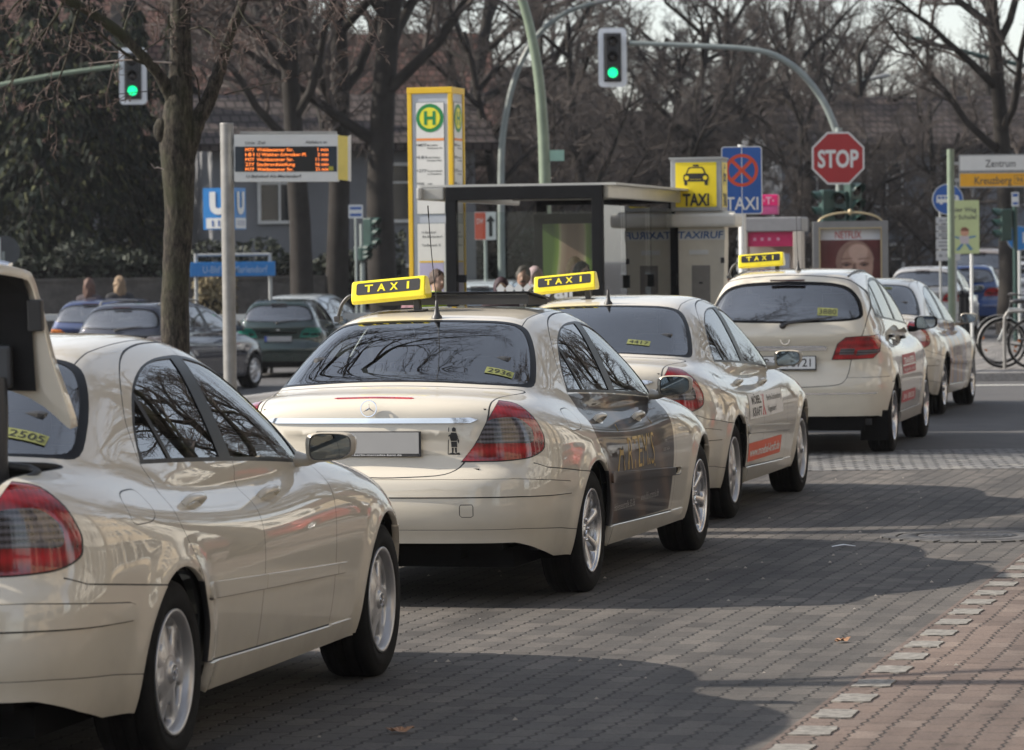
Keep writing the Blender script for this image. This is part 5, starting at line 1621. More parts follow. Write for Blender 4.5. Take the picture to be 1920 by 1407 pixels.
def leaf_cards(mb, rng, centre_fn, n, size, mi=0, droop=0.0):
    for k in range(n):
        c, d = centre_fn(rng)
        a = Vector((rng.gauss(0, 1), rng.gauss(0, 1), rng.gauss(0, 1) - droop)).normalized()
        if d is not None: a = (a + d * 1.4).normalized()
        b = a.orthogonal().normalized(); b.rotate(Matrix.Rotation(rng.uniform(0, 6.28), 3, a))
        s = size * rng.uniform(.6, 1.4)
        mb.add([c - b * s * .35, c + a * s * .9, c + b * s * .35, c - a * s * .35], [(0, 1, 2, 3)], mi)
M_NEEDLE = simple('needles_dark', (.012, .019, .013), .8, var=.5, scale=1.5, spec=.2)
M_NEEDLE2 = simple('needles_olive', (.060, .066, .030), .8, var=.4, scale=1.5, spec=.2)
M_IVY = simple('hedge_leaf', (.020, .028, .016), .75, var=.5, scale=3)
def conifer_mesh(seed, H=12, Rb=2.6, base=.6):
    rng = random.Random(seed)
    t = MB(); t.tube([(0, 0, -.3), (.05, 0, H * .5), (0, 0, H)], [.22, .13, .02], 8)
    c = MB()
    z = base
    while z < H - .3:
        f = (z - base) / (H - base)
        L = Rb * (1 - f)**.8 * rng.uniform(.75, 1.1) + .15
        nb = 7
        for k in range(nb):
            if rng.random() < .12: continue
            a = rng.uniform(0, 2 * PI); l = L * rng.uniform(.6, 1.1)
            d = Vector((math.cos(a), math.sin(a), 0))
            pts = [Vector((0, 0, z)), d * l * .5 + Vector((0, 0, z + .02 * l)), d * l + Vector((0, 0, z - .30 * l))]
            c.tube(pts, [.03, .02, .006], 3, 1, cap=False)
            for j in range(int(14 + l * 20)):
                q = rng.uniform(.12, 1.0)
                p = pts[0].lerp(pts[1], q * 2) if q < .5 else pts[1].lerp(pts[2], q * 2 - 1)
                sd = Vector((-d.y, d.x, 0)) * rng.gauss(0, .16 * l * (1.1 - q * .6))
                p = p + sd + Vector((0, 0, -abs(rng.gauss(0, .12))))
                aa = (d * .5 + sd.normalized() * .6 + Vector((0, 0, -1.1 + rng.uniform(-.3, .3)))).normalized()
                b = aa.orthogonal(); b.rotate(Matrix.Rotation(rng.uniform(0, 6.28), 3, aa)); b.normalize()
                s = rng.uniform(.14, .32)
                c.add([p - b * s * .22, p + aa * s, p + b * s * .22, p - aa * s * .15], [(0, 1, 2, 3)], 0 if rng.random() < .8 else 2)
        z += rng.uniform(.20, .34)
    return t.mesh('trunk', [M_BARKFAR]), c.mesh('crown', [M_NEEDLE, M_BARKFAR, M_NEEDLE2])
# ---------------------------------------------------------------- street furniture
M_SHGLASS = glass_mat('shelter_glass', (.90, .93, .92), 1.28)
M_GREENPOLE = simple('pale_green_paint', (.17, .215, .155), .45, var=.12, scale=4)
M_GREYPOLE = simple('grey_green_paint', (.22, .25, .24), .45, var=.12, scale=4)
M_DARKGREEN = simple('dark_green_plastic', (.018, .050, .042), .4, var=.15)
M_SIGNWHITE = simple('sign_white', (.62, .63, .62), .4, var=.05, scale=3)
M_SIGNGREY = simple('sign_back_grey', (.32, .33, .33), .5, .3, var=.08)
M_BLUE = simple('sign_blue', (.015, .085, .32), .4, var=.10, scale=3)
M_BLUE2 = simple('sign_blue_bright', (.02, .19, .50), .4, var=.06, scale=3)
M_SIGNRED = simple('sign_red', (.33, .018, .022), .4, var=.06, scale=3)
M_REDORANGE = simple('sign_red_orange', (.55, .065, .025), .4, var=.06)
M_SIGNYEL = simple('sign_amber', (.72, .36, .02), .4, var=.05)
M_BVGYEL = simple('frame_yellow', (.66, .42, .015), .4, var=.06)
M_LIME = simple('emblem_yellow', (.66, .62, .03), .4, var=0)
M_GREENI = simple('emblem_green', (.012, .20, .055), .4, var=0)
M_MAGENTA = simple('magenta', (.50, .012, .10), .4, var=.05)
M_FRAMEBLK = simple('anthracite_steel', (.009, .010, .012), .75, .0, var=.1, spec=.15)
M_BEIGE = simple('beige_enamel', (.60, .565, .48), .45, var=.08, scale=3)
M_PALE = simple('pale_grey_panel', (.50, .50, .48), .45, var=.06, scale=3)
M_INKG = simple('ink_grey', (.06, .065, .07), .5, var=0)

def flat(x=0, z=0, y=0):
    return lambda a, b: (x + a, y, z + b)
def rrect(w, h, r, n=5):
    pts = []
    for (cx, cy, a0) in ((w / 2 - r, h / 2 - r, 0), (-w / 2 + r, h / 2 - r, 90), (-w / 2 + r, -h / 2 + r, 180), (w / 2 - r, -h / 2 + r, 270)):
        for k in range(n): q = R(a0 + 90 * k / (n - 1)); pts.append((cx + r * math.cos(q), cy + r * math.sin(q)))
    return pts
def plate_xz(mb, pts, y0, y1, mi=0, off=(0, 0)):
    """outline in x-z, thickness from y0 (front, towards the viewer) to y1"""
    n = len(pts)
    vs = [(p[0] + off[0], y0, p[1] + off[1]) for p in pts] + [(p[0] + off[0], y1, p[1] + off[1]) for p in pts]
    mb.add(vs, [tuple(range(n)), tuple(reversed(range(n, 2 * n)))] + [((i + 1) % n, i, n + i, n + (i + 1) % n) for i in range(n)], mi)
def circ(r, n=32, sx=1): return [(r * math.cos(2 * PI * k / n) * sx, r * math.sin(2 * PI * k / n)) for k in range(n)]

# ---- departure display on its pole
def departure_display():
    Y = 43.0; b = at(430, 600, Y); s = 7354 / Y
    e = empty('departure_display', (b.x, Y, .11), R(-2)); tag(e, 'grey pole carrying a bus departure display with orange dot letters', 'display')
    m = MB(); m.tube([(0, 0, 0), (0, 0, 3.13)], .073, 20, 0); m.lathe([(.075, 0), (.075, .012), (.0005, .016)], 20, 0, Matrix.Translation((0, 0, 3.12)) @ Matrix.Rotation(R(-90), 4, 'Y')); m.build('pole', [M_STEEL], e)
    W, H = 1.135, .515
    cx, cz = .105 + W / 2 - .015, 2.74
    h = empty('sign_board', (cx, -.02, cz), 0, e); h.rotation_euler = (0, R(.55), 0)
    c = MB(); plate_xz(c, rrect(W, H, .01, 3), -.10, .12, 0); 
    c.box((0.02, .02, H / 2 + .02), (W * .93, .10, .03), 1)
    c.add([(W / 2, -.09, H / 2 - .01), (W / 2 + .10, .02, H / 2 - .02), (W / 2 + .10, .02, -H / 2 + .01), (W / 2, -.09, -H / 2 + .02)], [(3, 2, 1, 0)], 2)
    c.add([(W / 2 + .10, .02, H / 2 - .02), (W / 2 + .13, .10, H / 2 + .0), (W / 2 + .13, .10, -H / 2), (W / 2 + .10, .02, -H / 2 + .01)], [(3, 2, 1, 0)], 0)
    c.box((-W / 2 - .02, .02, .12), (.09, .06, .06), 1); c.box((-W / 2 - .02, .02, -.15), (.09, .06, .06), 1)
    c.build('casing', [M_SIGNWHITE, M_STEEL, simple('pale_yellow_panel', (.72, .60, .16), .5, var=.05)], h)
    d = MB(); plate_xz(d, rrect(W - .02, .275, .004, 2), -.104, -.10, 0, (0, -.012))
    d.box((-.06, -.1045, -.012), (.80, .002, .275), 1); d.box((W / 2 - .075, -.106, -.115), (.05, .003, .045), 2)
    d.build('screen', [simple('screen_blue_black', (.018, .028, .042), .25, var=0), simple('screen_black', (.006, .006, .007), .3, var=0), simple('small_label', (.35, .33, .03), .5, var=0)], h)
    L = -W / 2 + .125
    rows = [('M77', 'Waldsassener Str.', '1 min'), ('181', 'U Walther-Schreiber-Pl.', '2 min'), ('M77', 'Waldsassener Str.', '11 min'), ('277', 'Stadtrandsiedlung', '16 min'), ('M77', 'Waldsassener Str.', '21 min')]
    wd = {'Waldsassener Str.': .40, 'U Walther-Schreiber-Pl.': .545, 'Stadtrandsiedlung': .415}
    for i, (a, b_, c_) in enumerate(rows):
        z = .092 - i * .0535; t = MB()
        for q, x, w, al in ((a, L, .095, 'l'), (b_, L + .125, wd[b_], 'l'), (c_, W / 2 - .105, .135 if len(c_) > 5 else .115, 'r')):
            add_text(t, q, flat(x, z, -.1065), w=w, cap=.036, align=al, bold=.0)
        t.build('text_row', [simple('led_orange', (.9, .25, .04), .5, var=0, emit=(1, .22, .035), es=1.25)], h)
    k = MB()
    add_text(k, 'Linie  Ziel', flat(L, .168, -.1045), w=.215, cap=.033, align='l', bold=.01)
    add_text(k, 'Abfahrt in', flat(W / 2 - .12, .172, -.1045), w=.235, cap=.033, align='r', bold=.01)
    add_text(k, 'U-Bahnhof Alt-Mariendorf', flat(L + .01, -.198, -.1045), w=.60, cap=.034, align='l', bold=.016)
    k.build('printed_letters', [M_INKG], h)
departure_display()

# ---- underground station signs on the far side
def station_cube():
    Y = 72; b = at(421, 392, Y); s = 7354 / Y; zg = ground_z(b.x, Y)
    e = empty('station_sign', (b.x, Y, zg), R(-18)); tag(e, 'blue and white cube sign with a big U on a post across the street', 'station sign')
    z = b.z - zg
    m = MB(); m.tube([(0, .1, 0), (0, .1, z + .2)], .05, 8); m.build('pole', [M_GREYPOLE], e)
    c = MB(); c.box((0, 0, z), (.62, .55, .76), 1)
    c.build('cube', [M_SIGNWHITE, M_BLUE2], e)
    t = MB()
    for rz in (0, 90):
        mt = Matrix.Rotation(R(rz), 4, 'Z'); D = -.275 if rz == 0 else -.31
        def fn(a, b_, mt=mt, D=D, dz=0): return mt @ Vector((a, D - .012, z + b_))
        t.add([mt @ Vector(p) for p in ((-.25, D - .006, z - .36), (.25, D - .006, z - .36), (.25, D - .006, z - .17), (-.25, D - .006, z - .17))], [(0, 1, 2, 3)], 0)
        add_text(t, 'U', lambda a, b_, fn=fn: fn(a, b_ + .10), w=.36, h=.42, mi=0, bold=.07)
        for k in range(3): add_text(t, 'III'[k], lambda a, b_, fn=fn, k=k: fn(a - .12 + .12 * k, b_ - .265), w=.03, h=.11, mi=1, bold=.02)
    t.build('lettering', [M_SIGNWHITE, M_BLUE], e)
station_cube()
def station_board():
    Y = 74; a = at(357, 506, Y); c = at(516, 502, Y); zg = ground_z(a.x, Y)
    W = c.x - a.x; e = empty('station_name_board', ((a.x + c.x) / 2, Y, zg), 0); tag(e, 'long blue board naming the underground station, on two posts', 'station sign')
    z = a.z - zg
    m = MB(); m.box((0, 0, z), (W, .12, .27), 0, bev=.01); m.build('board', [M_BLUE2], e)
    p = MB()
    for x in (-W / 2 + .1, W / 2 - .1): p.tube([(x, .08, 0), (x, .08, z + .3)], .035, 8)
    p.tube([(-W / 2 + .1, .08, z + .27), (W / 2 - .1, .08, z + .27)], .03, 8)
    p.build('posts', [M_SIGNGREY], e)
    t = MB(); add_text(t, 'U-Bhf Alt-Mariendorf', flat(.05, z, -.065), w=1.22, cap=.135, bold=.015); t.build('lettering', [simple('soft_white', (.30, .42, .60), .5, var=0)], e)
station_board()

# ---- bus stop pillar with the H
def stop_pillar():
    Y = 41.0; b = at(820, 400, Y); s = 7354 / Y
    e = empty('bus_stop_pillar', (b.x, Y, .11), R(-15)); tag(e, 'tall yellow framed bus stop pillar with the round green H emblem', 'bus stop sign')
    H = (at(855, 171, Y).z - .11); W = .485
    f = MB()
    for sx in (-1, 1):
        for sy in (-1, 1): f.box((sx * (W / 2 - .024), sy * (W / 2 - .024), H / 2), (.048, .048, H), 0, bev=.006)
    f.box((0, 0, H - .0), (W + .006, W + .006, .065), 0, bev=.006)
    f.build('yellow_frame', [M_BVGYEL], e)
    p = MB(); p.box((0, 0, H / 2), (W - .03, W - .03, H - .06), 0); 
    p.build('core', [simple('pillar_grey', (.42, .45, .50), .4, .2, var=.05)], e)
    g = MB()
    mats = [simple('pillar_white', (.62, .62, .60), .5, var=.03), M_GREENI, M_LIME, simple('stripe_orange', (.70, .25, .06), .5, var=0), M_INKG, simple('frame_grey_line', (.16, .19, .20), .5, var=0), simple('lilac_poster', (.38, .36, .52), .5, var=.1), M_BVGYEL]
    for rz in (0, 90):
        mt = Matrix.Rotation(R(rz), 4, 'Z'); D = -(W / 2 - .012)
        def fn(a, b_, d=0, mt=mt, D=D): return mt @ Vector((a, D - d, b_))
        def q(x0, x1, z0, z1, mi, d): g.add([fn(x0, z0, d), fn(x1, z0, d), fn(x1, z1, d), fn(x0, z1, d)], [(0, 1, 2, 3)], mi)
        z1 = H - .12; z0 = at(820, 570, Y).z - .11; zm = at(820, 408, Y).z - .11
        for lo, hi in ((zm + .03, z1), (z0 - .9, zm - .06)):
            q(-.155, .155, lo, hi, 5, .004); q(-.15, .15, lo + .006, hi - .006, 0, .006)
        cz = at(815, 223, Y).z - .11
        for r_, mi, d in ((.148, 1, .008), (.110, 2, .010)):
            g.add([fn(x, cz + z, d) for x, z in circ(r_, 40)], [tuple(range(40))], mi)
        for x0, x1, zz0, zz1 in ((-.062, -.030, -.072, .072), (.030, .062, -.072, .072), (-.030, .030, -.016, .016)): q(x0, x1, cz + zz0, cz + zz1, 1, .012)
        zo = at(815, 263, Y).z - .11
        q(-.15, .15, zo - .013, zo + .013, 3, .008)
        for py, a, l1, l2 in ((273, 'M77', 'Marienfelde', 'Waldsassener Str.'), (296, '181', 'U-Bhf Walther-', 'Schreiber-Platz'), (321, '277', 'Stadtrandsiedlg.', 'via Daimlerstr.'), (345, 'N6', 'U-Bhf', 'Alt-Tegel')):
            zz = at(815, py, Y).z - .11
            add_text(g, a, lambda x, y, zz=zz, fn=fn: fn(x - .125, y + zz, .008), cap=.030, w=.035 * len(a) * .8, mi=4, align='l', bold=.015)
            for j, l in enumerate((l1, l2)): add_text(g, l, lambda x, y, zz=zz, fn=fn, j=j: fn(x - .035, y + zz - .004 - j * .030, .008), cap=.017, w=min(.17, .0105 * len(l)), mi=4, align='l', bold=.02)
            g.add([fn(-.14 + x, zz + z, .008) for x, z in circ(.008, 8)], [tuple(range(8))], 4)
        for py, l, w in ((436, 'U-Bahnhof', .15), (444, 'Alt-Mariendorf', .22), (460, 'Tarifbereich  B', .20)):
            zz = at(815, py, Y).z - .11
            add_text(g, l, lambda x, y, zz=zz, fn=fn: fn(x - .10, y + zz, .008), cap=.024, w=w, mi=4, align='l', bold=.015)
        zz = at(815, 492, Y).z - .11
        q(-.13, .13, zz - .4, zz, 6, .008); q(-.13, .13, zz - .004, zz + .014, 7, .009)
    g.build('timetable_panels', mats, e)
stop_pillar()

# ---- glass shelter
def shelter():
    Y = 38.3
    a = at(849, 360, Y + .17); b = at(1118, 350, Y - .17)
    W = (b - a).length + .12; L = 4.35
    cx = (a.x + b.x) / 2; ht = (a.z + b.z) / 2 + .03 - .11
    e = empty('bus_shelter', (cx, Y, .11), -SY * .95); tag(e, 'glass bus shelter with dark steel portals and flat pale roof', 'bus shelter')
    post = .105
    for k, y in enumerate((0, L)):
        m = MB()
        for sx in (-1, 1): m.box((sx * (W / 2 - post / 2), y, ht / 2 - .02), (post, .10, ht - .10), 0, bev=.006)
        m.box((0, y, ht - .065), (W, .102, .13), 0, bev=.006)
        m.build('portal', [M_FRAMEBLK], e)
    r = MB()
    r.box((-.07, L / 2 + .06, ht + .012), (W + .40, L + .10, .022), 0)
    r.box((-.07 - W / 2 - .19, L / 2 + .06, ht - .062), (.05, L + .3, .125), 1, bev=.02)
    r.box((W / 2 + .02, L / 2 + .16, ht - .055), (.05, L + .2, .14), 1, bev=.012)
    r.box((-.21 - W / 2 + .05, .03, ht - .062), (.26, .04, .125), 1, bev=.015)
    r.box((0, L / 2, ht - .04), (W - .02, L - .12, .02), 2)
    for y in (L * .33, L * .66): r.box((0, y, ht - .075), (W - .1, .06, .05), 2)
    r.build('roof', [M_PALE, simple('roof_rim', (.46, .45, .42), .3, .3, var=.05), M_PALE], e)
    g = MB(); g.box((0, .0, ht / 2), (W - 2 * post, .012, ht - .5), 0); g.build('end_glass', [M_SHGLASS], e)
    n = 3
    for k in range(n):
        y0 = .06 + k * (L - .12) / n; y1 = .06 + (k + 1) * (L - .12) / n
        g = MB(); g.box((W / 2 - .05, (y0 + y1) / 2, ht / 2 - .02), (.012, y1 - y0 - .02, ht - .34), 0)
        gp = g.build('side_glass', [M_CLEAR], e)
        c = MB()
        for z in (ht - .95, ):
            c.box((W / 2 - .035, y1 - .01, z), (.05, .06, .13), 0, bev=.005)
        # frosted diamonds
        for j in range(2):
            yy = y0 + .35 + j * .55
            for q in (-.055, .055):
                c.add([(W / 2 - .04, yy + q - .05, 1.02), (W / 2 - .04, yy + q, .80), (W / 2 - .04, yy + q + .05, 1.02), (W / 2 - .04, yy + q, 1.24)], [(0, 1, 2, 3)], 1)
        c.build('clamp', [M_FRAMEBLK, M_PALE], gp)
    d = MB()
    for (x, z) in ((-W / 2 + post + .04, 1.42), (W / 2 - post - .04, 1.45)): d.box((x, -.01, z), (.09, .05, .075), 0, bev=.006)
    d.build('glass_clamp', [M_FRAMEBLK], e)
    t = MB()
    zt = at(1000, 546, Y).z - .11
    for j, x in enumerate((-.20, -.02)):
        for q in (-.045, .045):
            t.add([(x + q - .045, -.012, zt + .03), (x + q - .006, -.012, zt - .055), (x + q + .006, -.012, zt - .055), (x + q + .045, -.012, zt + .03), (x + q, -.012, zt + .075)][:5], [(0, 1, 2, 3, 4)], 0)
    add_text(t, 'Wall', flat(.26, zt, -.012), w=.42, cap=.14, bold=.03)
    t.build('glass_lettering', [simple('frosted_white', (.55, .57, .58), .6, var=0)], e)
    # lit advertising case closing the far end
    p = MB(); p.box((-.36, L - .45, 1.14), (.70, .16, 1.90), 0, bev=.01); p.build('poster_case', [M_FRAMEBLK], e)
    t_ = NT('poster_print'); t_.set(rough=.25)
    nz = t_.node('TexWave', wave_type='BANDS'); nz.inputs['Scale'].default_value = .55; nz.inputs['Distortion'].default_value = 5; nz.inputs['Detail'].default_value = 1
    t_.link(t_.coord('Object'), nz.inputs[0])
    t_.base(t_.ramp(nz.outputs['Fac'], [(.15, (.09, .16, .03)), (.40, (.20, .32, .05)), (.5, (.48, .48, .26)), (.62, (.40, .31, .23)), (.9, (.27, .18, .13))]))
    q = MB(); q.box((-.33, L - .45 - .085, 1.12), (.56, .006, 1.72), 0); q.build('poster', [t_.mat], e)
    bn = MB(); bn.box((-.15, 2.3, .46), (.35, 2.4, .05), 0, bev=.01)
    for y in (1.3, 3.3): bn.box((-.15, y, .22), (.08, .08, .44), 0)
    bn.build('bench', [M_FRAMEBLK], e)
shelter()

# ---- taxi rank call post with the yellow taxi box
def car_pictogram(t, fn, s, ink, bg):
    """front view of a car, centred, s = half width"""
    body = [(-1, -.10), (-.96, .14), (-.78, .26), (-.62, .66), (-.50, .76), (.50, .76), (.62, .66), (.78, .26), (.96, .14), (1, -.10), (.95, -.36), (-.95, -.36)]
    t.add([fn(x * s, z * s, .002) for x, z in body], [tuple(range(len(body)))], ink)
    win = [(-.66, .27), (-.53, .58), (-.44, .66), (.44, .66), (.53, .58), (.66, .27)]
    t.add([fn(x * s, z * s, .004) for x, z in win], [tuple(range(6))], bg)
    for sx in (-1, 1):
        t.add([fn(sx * .72 * s + x * s, -.08 * s + z * s, .004) for x, z in circ(.17, 18)], [tuple(range(18))], bg)
        t.add([fn((sx * .80 + x) * s, z * s, .002) for x, z in ((-.13, -.36), (.13, -.36), (.11, -.66), (-.11, -.66))], [(0, 1, 2, 3)], ink)
    t.add([fn(x * s, z * s, .003) for x, z in ((-.24, .80), (.24, .80), (.20, .95), (-.20, .95))], [(0, 1, 2, 3)], ink)
    for zz in (-.20,): t.add([fn(x * s, z * s, .004) for x, z in ((-.45, zz - .012), (.45, zz - .012), (.45, zz + .012), (-.45, zz + .012))], [(0, 1, 2, 3)], bg)
def call_post():
    Y = 42.5; b = at(1318, 480, Y)
    e = empty('taxi_call_post', (b.x, Y, .11), R(-10)); tag(e, 'beige TAXIRUF telephone post with rounded canopy', 'call post')
    zt = at(1318, 401, Y).z - .11; z2 = at(1318, 430, Y).z - .11
    m = MB()
    h = z2 + .04
    for w0, w1, z0, z1 in ((.40, .515, 0, h - .22), (.515, .515, h - .22, h)):
        m.add([(sx * w / 2, sy * .18, z) for z, w in ((z0, w0), (z1, w1)) for sy in (-1, 1) for sx in (-1, 1)], [(0, 1, 3, 2), (4, 6, 7, 5), (0, 4, 5, 1), (2, 3, 7, 6), (0, 2, 6, 4), (1, 5, 7, 3)], 0)
    m.build('cabinet', [M_BEIGE], e)
    c = MB(); c.box((0.03, .0, (zt + z2) / 2 + .01), (.74, .62, zt - z2 - .02), 0, bev=.035); c.box((0.03, 0, zt + .0), (.60, .5, .05), 0, bev=.02); c.build('canopy', [simple('canopy_grey', (.66, .64, .58), .45, var=.06)], e)
    d = MB(); d.box((0, -.182, h - .10), (.53, .012, .115), 0); d.box((-.02, -.186, h - .29), (.21, .006, .05), 0); d.box((.0, -.175, h - .66), (.20, .02, .46), 1, bev=.006); d.box((.0, -.188, h - .62), (.04, .01, .02), 2); d.box((.235, -.18, h - .38), (.04, .01, .06), 3)
    d.build('front_panels', [M_SIGNWHITE, simple('steel_dull', (.20, .19, .18), .5, .3, var=.1), M_BLACK, M_CABIN], e)
    t = MB(); add_text(t, 'TAXIRUF', flat(.0, h - .10, -.190), w=.49, cap=.078, bold=.02, italic=.12); t.build('lettering', [simple('letter_blue', (.02, .10, .30), .5, var=0)], e)
    # the lamp box standing on the canopy is a sign of its own
    zb = at(1310, 397, Y).z; zT = at(1310, 298, Y).z
    e2 = empty('taxi_rank_sign', (at(1311, 350, Y).x, Y, zb), R(-10)); tag(e2, 'yellow box sign with black taxi pictogram standing on the call post', 'taxi sign')
    H = zT - zb; W = .55
    m = MB(); m.box((0, 0, H / 2), (W, W, H), 0, bev=.008); m.box((0, 0, H + .0), (W + .03, W + .03, .02), 0); m.box((0, 0, -.02), (.10, .10, .06), 1)
    m.build('box', [M_SIGNGREY, M_BLACK], e2)
    t = MB()
    for rz in (0, 90):
        mt = Matrix.Rotation(R(rz), 4, 'Z')
        def fn(a, b_, d=0, mt=mt): return mt @ Vector((a, -W / 2 - .003 - d, H / 2 + b_))
        t.add([fn(x, z) for x, z in rrect(W - .105, H - .09, .012, 3)], [tuple(range(12))], 0)
        car_pictogram(t, lambda a, b_, d=0, fn=fn: fn(a, b_ + .085, d), .138, 1, 0)
        add_text(t, 'TAXI', lambda a, b_, fn=fn: fn(a, b_ - .158, .003), w=.285, cap=.130, mi=1, bold=.035)
    t.build('panels', [simple('panel_yellow', (.80, .62, .012), .4, var=.03), M_BLACK], e2)
call_post()

def pole_mesh(mb, pts, rad, n=12): mb.tube(pts, rad, n)
def blue_taxi_sign():
    Y = 46; b = at(1391, 340, Y); s = 7354 / Y
    e = empty('taxi_bay_sign', (b.x, Y, .11), R(-3)); tag(e, 'blue no stopping sign with the word TAXI on a white pole', 'road sign')
    z0, z1 = at(1391, 402, Y).z - .11, at(1391, 275, Y).z - .11; W = 76 / s; H = z1 - z0; zc = (z0 + z1) / 2
    m = MB(); m.tube([(.0, .03, 0), (.0, .03, z1 + .02)], .045, 14); m.build('pole', [M_SIGNWHITE], e)
    p = MB(); plate_xz(p, rrect(W, H, .035), -.012, .0, 0, (0, zc)); plate_xz(p, rrect(W - .022, H - .022, .027), -.014, -.012, 1, (0, zc))
    cz = zc + H * .148; r = .192
    N = 36
    for r0, r1, mi, y in ((r * .80, r, 2, -.016),):
        vs = [(rr * math.cos(2 * PI * k / N), y, cz + rr * math.sin(2 * PI * k / N)) for k in range(N) for rr in (r0, r1)]
        p.add(vs, [(2 * k, 2 * k + 1, (2 * k + 3) % (2 * N), (2 * k + 2) % (2 * N)) for k in range(N)], mi)
    for a in (45, -45):
        mt = Matrix.Translation((0, 0, cz)) @ Matrix.Rotation(R(a), 4, 'Y')
        p.box((0, -.0152 if a > 0 else -.0158, 0), (r * 1.8, .002, r * .21), 2, mt)
    add_text(p, 'TAXI', flat(0, zc - H * .335, -.016), w=W * .80, cap=.155, mi=0, bold=.012)
    p.build('sign_plate', [M_SIGNWHITE, M_BLUE, M_REDORANGE], e)
blue_taxi_sign()

def phone_booth():
    Y = 54; a = at(1392, 470, Y); b = at(1510, 470, Y); W = b.x - a.x; zt = at(1450, 408, Y).z - .11
    e = empty('telephone_booth', ((a.x + b.x) / 2, Y, .11), R(-10)); tag(e, 'grey telephone booth with a magenta band and a lit letter cube on top', 'phone booth')
    m = MB()
    m.box((0, 0, zt - .10), (W, .9, .20), 0, bev=.02)
    for sx in (-1, 1): m.box((sx * (W / 2 - .06), -.30, zt / 2 - .1), (.12, .30, zt - .2), 1, bev=.01)
    m.box((0, .40, zt / 2 - .1), (W - .1, .05, zt - .2), 1)
    m.box((0, -.02, zt - .30), (W - .2, .7, .20), 2)
    m.build('cabin', [simple('booth_grey', (.24, .24, .25), .5, .2, var=.08), simple('booth_taupe', (.46, .42, .37), .5, .2, var=.08), M_MAGENTA], e)
    p = MB(); p.box((.08, -.30, zt - .75), (.34, .05, .5), 0, bev=.01); p.box((.10, -.335, zt - .83), (.25, .02, .07), 1); p.box((.05, -.335, zt - .65), (.12, .02, .16), 2); p.build('telephone', [simple('phone_blue_grey', (.30, .32, .38), .5, var=.1), M_MAGENTA, M_PALE], e)
    c = MB(); x = at(1443, 385, Y).x - (a.x + b.x) / 2
    z1 = at(1443, 368, Y).z - .11; z0 = zt
    c.box((x, 0, (z0 + z1) / 2 + .03), (.24, .24, z1 - z0 - .02), 1, bev=.01); c.box((x, 0, z1 - .06), (.25, .25, .15), 0, bev=.01)
    c.build('top_cube', [simple('magenta_lit', (.62, .008, .13), .4, var=0), simple('magenta_pale', (.42, .06, .19), .5, var=.2)], e)
    t = MB(); add_text(t, 'T', flat(x, z1 - .06, -.128), w=.085, cap=.10, bold=.03)
    for sx in (-.062, .062): t.add([(x + sx - .011, -.128, z1 - .075), (x + sx + .011, -.128, z1 - .075), (x + sx + .011, -.128, z1 - .050), (x + sx - .011, -.128, z1 - .050)], [(0, 1, 2, 3)])
    for k, xx in enumerate((-.22, -.12, -.02, .10)): t.add([(xx - .02, -.375, zt - .32), (xx + .02, -.375, zt - .32), (xx + .02, -.375, zt - .28), (xx - .02, -.375, zt - .28)], [(0, 1, 2, 3)])
    t.build('lettering', [simple('pink_white', (.62, .30, .42), .5, var=0)], e)
phone_booth()

